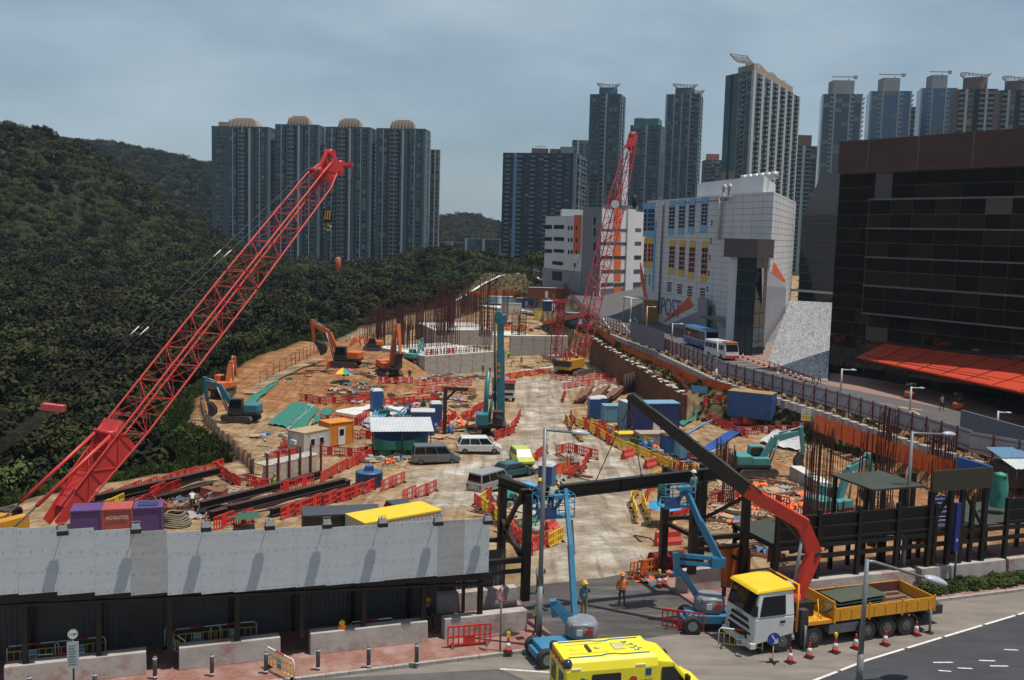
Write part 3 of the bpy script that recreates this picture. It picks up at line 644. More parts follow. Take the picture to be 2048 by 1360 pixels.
def win(u0, v0, u1, v1, cap_u=None, cap_l=None, jamb=None, rows=5, cols=2):
 x0, z1 = plane_uv(u0, (v0), PA, PC); x1, z0 = plane_uv(u1, v1, PA, PC)
 if x0 > x1: x0, x1 = x1, x0
 w = LX(ML, lambda b: b.box(x0, x1, -.05, .05, z0, z1)).build('window', m_frame, post)
 gw, gh = (x1-x0)/cols, (z1-z0)/rows
 for i in range(cols):
  for j in range(rows): LX(ML, lambda b: b.box(x0+i*gw+.1, x0+(i+1)*gw-.1, .03, .075, z0+j*gh+.1, z0+(j+1)*gh-.1)).build('pane', m_fglass, w)
 if jamb:
  LX(ML, lambda b: b.box(x0-.28, x0-.02, -.05, .12, z0, z1)).build('jamb', jamb, w); LX(ML, lambda b: b.box(x1+.02, x1+.28, -.05, .12, z0, z1)).build('jamb', jamb, w)
 for cp, za, zb in ((cap_u, z1, z1+1.35), (cap_l, z0-1.35, z0)):
  if cp:
   hw = .4
   LX(ML, lambda b: b.taper([(x0-.28, -.02, za), (x1+.28, -.02, za), (x1+hw, -.02, zb), (x0-hw, -.02, zb)], [(x0-.28, .15, za), (x1+.28, .15, za), (x1+hw, .05, zb), (x0-hw, .05, zb)])).build('window_cap', cp, w)
for k, (x, h) in enumerate(((1344,0),(1364,-2),(1384,-4),(1409,-7))):
 win(x-3.6, 414+h, x+3.6, 458+h+k*0, m_sky, m_sky, m_blue, 6); win(x-3.4, 492+k, x+3.8, 536+k*4.6, m_yel, m_yel, m_orange, 5)
 win(x-9+k*.4, 563+k*4, x-1+k*.6, 584+k*5, rows=4, cols=3)
for x in (1291, 1299, 1306): win(x-1.3, 418, x+1.3, 462, m_sky, m_sky, m_blue, 5, 1); win(x-1.3, 487, x+1.3, 524, m_yel, m_yel, m_orange, 4, 1); win(x-.8, 548, x+.8, 570, rows=3, cols=1)
for (u, v) in ((1424,446),(1422,482),(1420,515),(1418,547),(1415,578),(1413,607)): win(u-1.3, v-6, u+1.3, v+6, rows=2, cols=1)
# pipes and plant
b = MB(); b.X = ML
x, z1 = plane_uv(1446, 395, PA, PC); _, z0 = plane_uv(1441, 480, PA, PC)
b.cyl((x, .5, z0), (x, .5, z1), .32, n=8); b.cyl((x, .5, z1), (x+4.2, .5, z1), .32, n=8)
for dx in (1.2, 3.6): b.tube([(x+dx, .5, z1), (x+dx, .5, z1+1.6), (x+dx+.5, .5, z1+2.2), (x+dx+1, .5, z1+1.6)], .32)
b.build('vent_pipe', m_frame, post)
b = MB(); b.X = ML; x, z1 = plane_uv(1329, 404, PA, PC); x2, z0 = plane_uv(1322, 585, PA, PC); b.cyl((x, .3, 2), (x, .3, z1), .2, n=6); b.build('drain_pipe', m_dgrey, post)
b = MB(); b.X = ML; x, z1 = plane_uv(1312, 442, PA, PC); _, z0 = plane_uv(1307, 580, PA, PC); b.box(x-.4, x+.4, -.05, .18, z0, z1); b.build('blue_strip', m_sky, post)
# roof slots and fans
b = MB(); b.X = ML
for k in range(22): b.box(LL*.25+k*1.3, LL*.25+k*1.3+.7, -.05, .03, ROOFZ-1.15, ROOFZ-.8)
b.build('vent_slot', m_dark, post)
for k in range(6): b = MB(); p_ = PA+e1_*(32+k*2.6)-o1*9; b.cyl((p_.x, p_.y, ROOFZ+3.4), (p_.x, p_.y, ROOFZ+4.7), .9, .75, n=10); b.build('roof_fan', m_steel, post)
# glass corner tower
gpC = pd(1437, 560, 171); gA, gB, gC2 = Vector((pd(1466,700,168.5).x, 168.5, 0)), Vector((pd(1503,700,165).x, 165, 0)), Vector((pd(1526,700,168).x, 168, 0))
gD = gA + (gC2-gB)
zt2 = pd(1437, 482, 169).z
b = MB(); b.prism([tuple(p[:2]) for p in (gA, gB, gC2, gD)], -.2, zt2); b.build('corner_tower', mat('tower_core', (.05,.055,.06), rough=.5), post)
gl = glassy('corner_glass', (.03,.045,.052), rough=.07, spec=.7)
for (P_, Q_, nc) in ((gA, gB, 3), (gB, gC2, 2)):
 e = (Q_-P_).normalized(); o = Vector((e.y, -e.x, 0)); M = local(P_, Q_, o); L = (Q_-P_).length
 for i in range(nc):
  for j in range(8): LX(M, lambda b: b.box(i*L/nc+.07, (i+1)*L/nc-.07, .02, .1, j*zt2/8+.08, (j+1)*zt2/8-.08)).build('pane', gl, post)
e = (gB-gA).normalized(); o = Vector((e.y, -e.x, 0))
b = MB(); b.prism([tuple((gA-e*3.0+o*.3)[:2]), tuple((gB+e*.4+o*.3)[:2]), tuple((gC2+e*1.2)[:2]), tuple((gD-e*3.0)[:2])], zt2-2.6, zt2+.5); b.build('tower_cap', mat('brown_cap', (.09,.075,.075), rough=.5), post)
b = MB(); b.prism([tuple((gA-e*2.9-o*1)[:2]), tuple((gA-e*.2-o*1)[:2]), tuple((gA-e*.2-o*5)[:2]), tuple((gA-e*2.9-o*5)[:2])], 0, zt2-2.7); b.build('stair_wall', m_whitec, post)
# entrance shelter, sign panel and orange porch
b = MB(); b.X = ML; x, z = plane_uv(1318, 632, PA, PC); b.box(x-3.4, x-.4, 0, 2.6, -.1, 5.0); b.build('porch', mat('orange_porch', (.5,.2,.04), rough=.6), post)
b = MB(); b.box(x-4, x+1.5, 3, 7.5, 5.3, 5.6); [b.cyl((x-3.6+5*k, 7.2, 0), (x-3.6+5*k, 7.2, 5.3), .12, n=6) for k in (0, 1)]; b.X = None
for i_, v_ in enumerate(b.v): b.v[i_] = ML @ v_
b.build('porch_roof', m_rib, post)
b = MB(); b.X = ML; x, z1 = plane_uv(1418, 596, PA, PC); b.box(x-2.2, x+2.2, 1, 1.4, z1-6.5, z1); b.build('louvre_panel', mat('grey_louvre', (.25,.27,.27), rough=.6), post)
b = MB(); b.X = ML; b.box(LL-20, LL-3, 0, 4, 3.9, 4.3); b.build('entrance_canopy', m_dgrey, post)
x0, zz0 = plane_uv(1328, 622, PA, PC); x1, zz1 = plane_uv(1355, 600, PA, PC)
Mx = ML @ Matrix.Translation(((x0+x1)/2, .06, (zz0+zz1)/2-.6)) @ Matrix.Rotation(R(90), 4, 'X')
tx = text('POST', 5.4, 'lettering', m_dgrey, None, (0,0,0), (0,0,0), .03); tx.matrix_world = Mx @ Matrix.Diagonal((.9, 1, 1, 1)); tx.parent = post
if (Mx.to_3x3() @ Vector((0,0,1))).dot(o1) < 0: tx.matrix_world = Mx @ Matrix.Diagonal((.9, 1, -1, 1))
# ================================================================== white office block with orange bands
W1, W2, W3, W4 = Vector((pd(1088,540,310).x,310,0)), Vector((pd(1162,540,284).x,284,0)), Vector((pd(1200,540,280).x,280,0)), Vector((pd(1283,540,304).x,304,0))
office = empty('office_block', (0,0,0), 0, 'white office block with orange vertical bands and ribbon windows behind the far red crane', 'building')
zA, zB, zC_ = pd(1125,432,298).z, pd(1180,414,284).z, pd(1283,440,302).z
bk = Vector((8, 40, 0))
MB().prism([tuple(p[:2]) for p in (W1, W2, W2+bk, W1+bk)], -1, zA).build('wall', m_whitec, office)
MB().prism([tuple(p[:2]) for p in (W2, W3, W3+bk, W2+bk)], -1, zB).build('stair_tower', mat('office_grey', (.20,.205,.225), rough=.6), office)
MB().prism([tuple(p[:2]) for p in (W3, W4, W4+bk, W3+bk)], -1, zB-.5).build('wall', m_whitec, office)
def oq(name, u0, v0, u1, v1, P_, Q_, m, y1=.08):
 e = (Q_-P_).normalized(); o = Vector((e.y, -e.x, 0)); M = local(P_, Q_, o); a, z1 = plane_uv(u0, v0, P_, Q_); c, z0 = plane_uv(u1, v1, P_, Q_)
 return LX(M, lambda b: b.box(a, c, -.1, y1, z0, z1)).build(name, m, office)
oq('orange_band', 1149, 430, 1161, 508, W1, W2, m_orange)
for v in (450, 474, 498): oq('window', 1090, v, 1104, v+8, W1, W2, m_fglass); oq('window', 1108, v, 1128, v+8, W1, W2, m_fglass)
for v in (452, 476, 500):
 for u in (1136, 1142): oq('window', u, v, u+3, v+8, W1, W2, m_fglass)
 oq('window', 1152, v, 1155, v+8, W1, W2, m_fglass, .12)
oq('window', 1105, 522, 1126, 531, W1, W2, m_fglass); oq('loading_door', 1105, 542, 1124, 562, W1, W2, m_dark); oq('window', 1148, 526, 1151, 534, W1, W2, m_fglass)
oq('grey_base', 1086, 535, 1161, 600, W1, W2, m_lgrey, .03)
for v in (434, 456, 485, 510): oq('window', 1188, v, 1191, v+16, W2, W3, m_fglass)
for k, (v0, v1) in enumerate(((416,456),(464,482),(490,512),(520,540),(546,562),(574,588))): oq('orange_band', 1228, v0, 1241, v1, W3, W4, m_orange)
for v in (457, 484, 512, 540, 566): oq('window', 1202, v, 1226, v+6, W3, W4, m_fglass, .05); oq('window', 1227, v, 1252, v+6, W3, W4, m_fglass, .1); oq('window', 1264, v-1, 1282, v+7, W3, W4, m_fglass, .05)
oq('pale_fin', 1254, 418, 1262, 590, W3, W4, m_whitec, .5); oq('grey_base', 1202, 578, 1283, 612, W3, W4, m_dgrey, .06)
b = MB(); b.box(W1.x+5, W1.x+12, W1.y+2, W1.y+10, zA, zA+2.4); b.build('rooftop_unit', m_rib, office);
b = MB(); b.box(W3.x+1, W3.x+4, W3.y+6, W3.y+10, zB-.5, zB+1); b.build('rooftop_unit', m_dgrey, office)
b = MB(); b.box(W4.x-6, W4.x-1, W4.y+5, W4.y+12, zB-.5, zB+1.6); b.build('rooftop_unit', m_dgrey, office)
# ================================================================== dark faceted hall behind the plaza
hall = empty('faceted_hall', (0,0,0), 0, 'dark faceted metal hall with slatted glass front at the top of the sloping plaza', 'building')
h0, h1 = Vector((pd(1568,600,217).x,217,0)), Vector((pd(1690,600,203).x,203,0)); eh = (h1-h0).normalized(); oh = Vector((eh.y,-eh.x,0))
zt3 = pd(1625,358,216).z; zm = pd(1625,430,212).z
m_metal = mat('dark_brown_metal', (.10,.085,.085), (.08,.07,.07), scale=.2, rough=.4, metal=.4)
b = MB(); b.taper([(h0-oh*6).to_tuple()[:2]+(3,), (h1-oh*6).to_tuple()[:2]+(3,), (h1-oh*26).to_tuple()[:2]+(3,), (h0-oh*26).to_tuple()[:2]+(3,)], [(h0+eh*8-oh*7).to_tuple()[:2]+(zt3,), (h1-oh*7).to_tuple()[:2]+(zt3,), (h1-oh*26).to_tuple()[:2]+(zt3,), (h0+eh*8-oh*26).to_tuple()[:2]+(zt3,)]); b.build('roof_hood', m_metal, hall)
Mh = local(h0, h1, oh); Lh = (h1-h0).length
LX(Mh, lambda b: b.box(.2, Lh, -4.5, -4, 4, zm)).build('glass_front', m_fglass, hall)
for k in range(10): LX(Mh, lambda b: b.box(0, Lh, -4.02, -3.7, 7+k*(zm-7)/10, 7.16+k*(zm-7)/10)).build('slat', m_metal, hall)
LX(Mh, lambda b: b.box(-.5, Lh, -4.6, -1.5, 8.4, 8.8)).build('canopy', m_rib, hall)
b = MB(); b.X = Mh; b.taper([(0,-4.4,zm),(Lh,-4.4,zm),(Lh,-9,zm),(0,-9,zm)], [(3,-6,zm+9),(Lh,-6,zm+9),(Lh,-9,zm+9),(3,-9,zm+9)]); b.build('hood_face', m_metal, hall)
# ================================================================== brown glass building with red canopy
bg = empty('glass_office', (0,0,0), 0, 'large dark brown glass building with louvred top storey at the right edge', 'building')
B0, B1 = Vector((46.9, 147, 0)), Vector((80.0, 95.3, 0)); eb = (B1-B0).normalized(); ob = Vector((eb.y, -eb.x, 0)); ob = ob if ob.x < 0 else -ob
Mb = local(B0, B1, ob); Lb = (B1-B0).length; zT = 33.6
m_bgl = glassy('bronze_glass', (.016,.013,.012), rough=.03, spec=.5); m_bgl2 = glassy('bronze_glass_pale_and_lit', (.030,.025,.020), rough=.05, spec=.4); m_mul = mat('bronze_mullion', (.11,.095,.095), rough=.4, metal=.3)
m_louv = mat('brown_louvre', (.12,.06,.052), (.09,.045,.04), scale=.5, rough=.5); m_blind = mat('pale_blind', (.09,.075,.06), rough=.8)
LX(Mb, lambda b: b.box(0, Lb, -40, -.3, 0, zT-.4)).build('core', m_mul, bg)
def panes(x0, x1, z0, z1, nx, nz, y, skip=None):
 dx, dz = (x1-x0)/nx, (z1-z0)/nz
 for i in range(nx):
  for j in range(nz):
   rr = random.random() - (.5 if (nz == 8 and j in (6, 2)) or (nz == 2 and j == 0) else 0); m = m_bgl2 if rr < .14 else (m_blind if rr > .985 else m_bgl)  # chosen rows get paler glass, painting lit ceilings; other pale panes are random
   jit = random.uniform(-.006, .006)
   b = MB(); b.X = Mb; X0, X1, Z0, Z1 = x0+i*dx+.05, x0+(i+1)*dx-.05, z0+j*dz+.05, z0+(j+1)*dz-.05
   b.taper([(X0, y-.04, Z0), (X1, y-.04, Z0), (X1, y-.04, Z1), (X0, y-.04, Z1)], [(X0, y+.02+jit, Z0), (X1, y+.02-jit, Z0), (X1, y+.02-jit*2, Z1), (X0, y+.02, Z1)]); b.build('pane', m, bg)
LX(Mb, lambda b: b.box(0, Lb, -.3, -.06, 0, 29)).build('mullion_grid', m_mul, bg)
panes(0, 6.2, 0, 28.9, 3, 15, 0); panes(6.3, 35, 0, 9.2, 8, 5, 0)
LX(Mb, lambda b: b.box(6.2, 45, -.06, 1.1, 9.3, 25.2)).build('projecting_bay', m_mul, bg); panes(6.3, 41.3, 9.4, 25.1, 10, 8, 1.14)
panes(9.0, 41, 25.4, 28.9, 9, 2, .02)
for zf_ in (9.3, 13.2, 17.2, 21.2, 25.2): LX(Mb, lambda b: b.box(6.2, 45, 1.1, 1.24, zf_-.09, zf_+.09)).build('floor_band', mat('band_grey', (.17,.16,.165), rough=.5), bg)
n_l = 26
LX(Mb, lambda b: b.box(-.1, 46, -.3, .3, 29, zT)).build('louvre_backing', m_mul, bg)
for k in range(n_l): LX(Mb, lambda b: b.box(-.1, 46, .31, .5, 29.02+k*(zT-29)/n_l, 29.02+(k+.62)*(zT-29)/n_l)).build('louvre', m_louv, bg)
for k in range(5): LX(Mb, lambda b: b.box(5+k*8, 5.3+k*8, .28, .53, 29, zT)).build('louvre_post', m_mul, bg)
# red canopy over the entrance: sloping panels, dark slot, soffit
canopy = empty('entrance_canopy', (0,0,0), 0, 'red metal panelled canopy sloping over the glass building entrance', 'canopy')
m_red = mat('canopy_red', (.50,.055,.022), (.42,.045,.02), scale=.3, rough=.42)
cb = [(11.2,.2,9.0),(11,9,7.0)]
def CP(i, j):
 return Vector((lerp(9.6, 46, i), .3+lerp(5.7, 16.8, i)*j, 5.3-1.7*j))
nx, nj = 9, 4
for i in range(nx):
 for j in range(nj):
  b = MB(); b.X = Mb; g = .004; lo = [CP(i/nx+g, j/nj+g*2), CP((i+1)/nx-g, j/nj+g*2), CP((i+1)/nx-g, (j+1)/nj-g*2), CP(i/nx+g, (j+1)/nj-g*2)]
  b.taper([p+Vector((0,0,-.05)) for p in lo], [p+Vector((0,0,.03)) for p in lo]); b.build('panel', m_red, canopy)
b = MB(); b.X = Mb; b.taper([CP(0,0)+Vector((0,0,-.06)), CP(1,0)+Vector((0,0,-.06)), CP(1,1)+Vector((0,0,-.06)), CP(0,1)+Vector((0,0,-.06))], [Vector((12,.3,3.9)), Vector((46,.3,3.9)), CP(1,1)+Vector((0,-1.0,-.5)), CP(0,1)+Vector((1.4,-1.0,-.5))]); b.build('soffit', m_red, canopy)
b = MB(); b.X = Mb; b.bar(CP(.03,.84)+Vector((0,0,.05)), CP(.62,.84)+Vector((0,0,.05)), .22, .06); b.build('slot', m_dark, canopy)
for k in range(3):
 b = MB(); b.X = Mb; b.cyl((30+5*k, .8, 0), (28+5*k, 3.6, 3.9), .18, n=8); b.build('strut', m_mul, canopy)
# planters and grey site wall by the entrance
for u, v, lb in ((1820,797,'round orange planter left of the dark glass entrance doors'),(1917,820,'round orange planter right of the dark glass entrance doors')):
 p = px(u, v, 0); r0 = empty('planter', p, 0, lb, 'planter'); r0.scale = (.62,)*3; MB().lathe([(.55,0),(1.0,.5),(1.15,1.1),(1.05,1.5),(.9,1.35)], n=16).build('pot', mat('orange_pot', (.5,.11,.03), rough=.5), r0)
 b = MB()
 for k in range(60):
  a = random.uniform(0, 6.28); r1 = random.uniform(.1, 1.1); z = random.uniform(1.5, 3.2); c = Vector((r1*math.cos(a), r1*math.sin(a), z)); d1 = Vector((random.uniform(-1,1), random.uniform(-1,1), random.uniform(-.4,1))).normalized()*.45; d2 = d1.cross(Vector((random.uniform(-1,1), random.uniform(-1,1), .3))).normalized()*.16
  b.quad(c-d1, c+d2, c+d1, c-d2)
 b.build('foliage', mat('planter_leaf', (.03,.05,.02), rough=.7), r0)
gw = empty('boundary_wall', (0,0,0), 0, 'plain grey hoarding wall with orange end at the right edge below the canopy', 'wall')
g0, g1 = px(1920,868,0), px(2100,925,0); b = MB(); b.bar(g0+Vector((0,0,1.25)), g1+Vector((0,0,1.25)), .2, 2.5); b.build('panel', mat('grey_hoarding', (.16,.15,.17), rough=.7), gw)
b = MB(); b.bar(px(2042,905,0)+Vector((0,-.12,1.25)), g1+Vector((0,-.12,1.25)), .2, 2.52); b.build('end_panel', m_orange, gw)
# ================================================================== FOREST
def leafmat(name, a, b, c):
 m = bpy.data.materials.new(name); m.use_nodes = True; n, l = m.node_tree.nodes, m.node_tree.links; p = n['Principled BSDF']
 p.inputs['Roughness'].default_value = .75; p.inputs['Specular IOR Level'].default_value = .15
 oi = n.new('ShaderNodeObjectInfo'); tc = n.new('ShaderNodeTexCoord'); z = n.new('ShaderNodeTexNoise'); z.inputs['Scale'].default_value = 1.3; z.inputs['Detail'].default_value = 3
 l.new(tc.outputs['Object'], z.inputs['Vector'])
 ad = n.new('ShaderNodeMath'); ad.operation = 'ADD'; sc = n.new('ShaderNodeMath'); sc.operation = 'MULTIPLY'; sc.inputs[1].default_value = .9
 sb = n.new('ShaderNodeMath'); sb.operation = 'SUBTRACT'; sb.inputs[1].default_value = .45
 l.new(oi.outputs['Random'], sc.inputs[0]); l.new(sc.outputs[0], sb.inputs[0]); l.new(sb.outputs[0], ad.inputs[0]); l.new(z.outputs['Fac'], ad.inputs[1])
 r = n.new('ShaderNodeValToRGB'); e = r.color_ramp.elements
 for k_, (ps_, cl_) in enumerate(((.1, a), (.42, b), (.58, (b[0]*1.9, b[1]*1.25, b[2]*1.3)), (.72, (c[0]*.6, c[1]*.75, c[2]*.6)), (.95, c))):
  if k_ > 1: e.new(ps_)
  e[min(k_, len(e)-1)].position = ps_; e[min(k_, len(e)-1)].color = (*cl_, 1)
 l.new(ad.outputs[0], r.inputs[0]); l.new(r.outputs[0], p.inputs['Base Color'])
 p.inputs['Subsurface Weight'].default_value = 0
 return m
m_leaf = leafmat('forest_leaf', (.009, .009, .005), (.017, .021, .008), (.044, .047, .016))
m_leaf2 = leafmat('bright_leaf', (.016, .026, .008), (.034, .052, .014), (.075, .098, .028))
m_bark = mat('bark', (.10, .08, .06), (.05, .04, .03), scale=8, rough=.95)
def crown_mesh(seed, n=520, ls=.26, flat=.75, lobes=7, m=None):
 rg = random.Random(seed); b = MB(); L = []
 for k in range(lobes):
  a = rg.uniform(0, 6.28); rr = rg.uniform(.1, .62); L.append((Vector((rr*math.cos(a), rr*math.sin(a), rg.uniform(.1, .62)*flat)), rg.uniform(.28, .5)))
 for k in range(n):
  c, r = rg.choice(L); d = Vector((rg.gauss(0,1), rg.gauss(0,1), rg.gauss(.25,1))).normalized(); rad = r*rg.uniform(.65, 1.08)
  p = c + Vector((d.x, d.y, d.z*.85))*rad
  nn = (d + Vector((rg.gauss(0,.5), rg.gauss(0,.5), rg.gauss(.3,.5)))).normalized(); t = nn.cross(Vector((rg.uniform(-1,1), rg.uniform(-1,1), rg.uniform(-1,1)))).normalized(); q_ = nn.cross(t)
  s = ls*rg.uniform(.35, 1)*.5;
  b.quad(p-t*s, p-q_*s*.7+nn*s*.25, p+t*s, p+q_*s*.7-nn*s*.2)
 return b.mesh('crown', m or m_leaf)
TREEC = bpy.data.collections.new('tree_kinds')
CR = [crown_mesh(k, n=700, ls=.23) for k in range(6)]
for k, me in enumerate(CR): TREEC.objects.link(bpy.data.objects.new('crown_kind', me))
def scatter_gn(name, pts, scales, coll, seed=0):
 me = bpy.data.meshes.new(name); me.from_pydata(pts, [], [])
 at = me.attributes.new('sc', 'FLOAT', 'POINT'); at.data.foreach_set('value', scales)
 o = bpy.data.objects.new(name, me); COL.objects.link(o)
 g = bpy.data.node_groups.new(name, 'GeometryNodeTree'); g.interface.new_socket('Geometry', in_out='INPUT', socket_type='NodeSocketGeometry'); g.interface.new_socket('Geometry', in_out='OUTPUT', socket_type='NodeSocketGeometry')
 n, l = g.nodes, g.links; i = n.new('NodeGroupInput'); ou = n.new('NodeGroupOutput'); ip = n.new('GeometryNodeInstanceOnPoints'); ci = n.new('GeometryNodeCollectionInfo')
 ci.inputs['Collection'].default_value = coll; ci.inputs['Separate Children'].default_value = True; ci.inputs['Reset Children'].default_value = True
 na = n.new('GeometryNodeInputNamedAttribute'); na.data_type = 'FLOAT'; na.inputs['Name'].default_value = 'sc'
 rv = n.new('FunctionNodeRandomValue'); rv.data_type = 'FLOAT_VECTOR'; rv.inputs[0].default_value = (-.12, -.12, 0); rv.inputs[1].default_value = (.12, .12, 6.28)
 ri = n.new('FunctionNodeRandomValue'); ri.data_type = 'INT'; ri.inputs[4].default_value = 0; ri.inputs[5].default_value = len(coll.objects)-1
 ip.inputs['Pick Instance'].default_value = True
 l.new(i.outputs[0], ip.inputs['Points']); l.new(ci.outputs[0], ip.inputs['Instance']); l.new(ri.outputs[2], ip.inputs['Instance Index']); l.new(rv.outputs[0], ip.inputs['Rotation'])
 l.new(na.outputs[0], ip.inputs['Scale']); l.new(ip.outputs[0], ou.inputs[0])
 md = o.modifiers.new('scatter', 'NODES'); md.node_group = g; return o
rg = random.Random(11); pts = []; scs = []; near_spots = []; epts = []; escs = []
y = 62.0
while y < 700:
 stp = 2.85 + .004*(y-60); x = pl(XL, y) - 3.5 if y < 405 else min(26, 12+(y-400)*.1)
 if 352 < y < 405: x = 3 if y < 400 else 10
 xmin = -.66*y - 30
 while x > xmin:
  jx, jy = x+rg.uniform(-.45,.45)*stp, y+rg.uniform(-.45,.45)*stp
  z = T(jx, jy); sc = rg.uniform(1.9, 3.6)*(1+.0006*y)
  if jx < pl(XL, jy)-2.2 or jy > 362:
   if y < 420 or z > -7.5 or True:
    edge = pl(XL, jy)-jx if jy < 350 else 9
    if edge < 9: sc *= .62
    rise = rg.uniform(1.2, 4.5) if edge > 9 else rg.uniform(.1, .9)
    if jy < 340 and 9 < edge < 16 and jx > -.6*jy and len(near_spots) < 70 and rg.random() < .34: near_spots.append((jx, jy, z, sc*1.05, rise))
    elif edge < 14 and rg.random() < .6 or (jy < 200 and rg.random() < .06): epts.append((jx, jy, z+rise-.25*sc)); escs.append(sc*rg.uniform(.7, 1.15))
    else: pts.append((jx, jy, z+rise-.25*sc)); scs.append(sc*rg.choice((.6, .8, 1, 1, 1.25, 1.6)))
  x -= stp*rg.uniform(.8, 1.15)
 y += stp*.9
y = 700.0
while y < 1350:
 x = 40
 while x > -.62*y:
  z = T(x, y)
  if z > 6: pts.append((x+rg.uniform(-3,3), y+rg.uniform(-3,3), z+1)); scs.append(rg.uniform(6, 9.5))
  x -= 9
 y += 11
y = 40.0
while y < 300:
 x = -.66*y-34
 while x > -420: pts.append((x+rg.uniform(-4,4), y+rg.uniform(-4,4), T(x, y)+2)); scs.append(rg.uniform(5, 8)); x -= 9
 y += 9
kind(scatter_gn('hillside_forest', pts, scs, TREEC), 'stuff')
EC = bpy.data.collections.new('scrub_kinds')
for s_ in range(3): EC.objects.link(bpy.data.objects.new('scrub_clump', crown_mesh(70+s_, n=420, ls=.2, flat=.8, lobes=6, m=m_leaf2)))
kind(scatter_gn('edge_scrub', epts, escs, EC), 'stuff')
# --- single trees along the edge of the site
TM = []
for k in range(4):
 b = MB(); h = 1.0
 b.tube([(0,0,-.6),(.02,.01,.1),(.05,-.03,.5),(.02,.02,.85)], [.055,.045,.035,.02], n=6)
 for j in range(5):
  a = 1.3*j+k; b.tube([(.03,0,.3+.1*j),(.2*math.cos(a),.2*math.sin(a),.5+.1*j),(.42*math.cos(a),.42*math.sin(a),.62+.1*j)], [.025,.016,.006], n=5)
 TM.append(b.mesh('trunk', m_bark))
for k, (x, y, z, sc, rise) in enumerate(near_spots):
 h = rise+sc*.2
 seg = 'on the grassy bank left of the site' if y < 120 else ('along the left edge above the brown earth slope' if y < 215 else 'along the far left edge beside the rebar forest')
 o = empty('broadleaf_tree', (x, y, z), rg.uniform(0, 6.28), 'dark green bushy tree standing ' + seg, 'tree', 'trees '+seg)
 t = bpy.data.objects.new('trunk', TM[k % 4]); COL.objects.link(t); t.parent = o; t.scale = (sc, sc, max(1.2, rise+sc*.45))
 c = bpy.data.objects.new('crown', CR[k % 6]); COL.objects.link(c); c.parent = o; c.location = (0, 0, max(.3, rise-.1*sc)); c.scale = (sc, sc, sc)
# grass and scrub on the banks
GC = bpy.data.collections.new('grass_kinds')
for s_ in range(3):
 rq = random.Random(s_); b = MB()
 for k in range(46):
  a = rq.uniform(0, 6.28); r_ = rq.uniform(0, .5); c = Vector((r_*math.cos(a), r_*math.sin(a), 0)); h = rq.uniform(.35, 1); ln = Vector((rq.uniform(-.35,.35), rq.uniform(-.35,.35), h)); wv = Vector((math.sin(a*3), math.cos(a*3), 0))*.035
  b.quad(c-wv, c+wv, c+ln*.6+wv*.8, c+ln*.6-wv*.8); b.quad(c+ln*.6-wv*.8, c+ln*.6+wv*.8, c+ln*1.0+Vector((ln.x*.5,ln.y*.5,-.08)), c+ln*1.0)
 GC.objects.link(bpy.data.objects.new('tuft', b.mesh('tuft', m_leaf2)))
pts, scs = [], []
for k in range(5200):
 y = rg.uniform(72, 250); xl = pl(XL, y); x = xl-rg.uniform(.6, 9)
 pts.append((x, y, T(x, y)-.05)); scs.append(rg.uniform(.5, 1.35))
for k in range(2600):
 y = rg.uniform(100, 250); x0, x1 = pl(XP, y)+.8, pl(XF, y)-1.2
 if x1 > x0 and (y < 129 or rg.random() < .35): x = rg.uniform(x0, x1); pts.append((x, y, T(x, y)-.05)); scs.append(rg.uniform(.25, .7))
for k in range(1500):
 x, y = rg.uniform(-26, 12), rg.uniform(318, 378); pts.append((x, y, T(x, y)-.05)); scs.append(rg.uniform(.25, .6))
kind(scatter_gn('bank_grass', pts, scs, GC), 'stuff')
# clipped hedge strip by the right footway
HC = bpy.data.collections.new('hedge_kinds')
for s_ in range(2): HC.objects.link(bpy.data.objects.new('hedge_clump', crown_mesh(40+s_, n=260, ls=.30, flat=.6, lobes=5, m=m_leaf2)))
pts, scs = [], []
for k in range(900):
 t = rg.uniform(22.9, 60); s_ = rg.uniform(-3.1, -2.0); pts.append(RF(t, s_, .1+rg.uniform(0,.12))); scs.append(rg.uniform(.35, .62))
kind(scatter_gn('hedge_planting', [tuple(p) for p in pts], scs, HC), 'stuff')
# pale trees by the white office block
for u, v, d, sc, lb in ((1062,505,330,5,'pale green tree left of the white office block'),(1082,512,345,4.2,'smaller pale green tree touching the white office block'),(955,508,430,6,'bare brownish tall tree on the crest of the wooded knoll')):
 p = pd(u, v, d); o = empty('broadleaf_tree', (p.x, p.y, p.z-sc*.6), 0, lb, 'tree')
 t = bpy.data.objects.new('trunk', TM[0]); COL.objects.link(t); t.parent = o; t.scale = (sc*1.4, sc*1.4, sc*1.3); t.location = (0,0,-sc*.5)
 me = crown_mesh(u, n=420, ls=.26, m=m_leaf2 if u > 1000 else m_leaf); c = bpy.data.objects.new('crown', me); COL.objects.link(c); c.parent = o; c.scale = (sc, sc, sc*1.15)
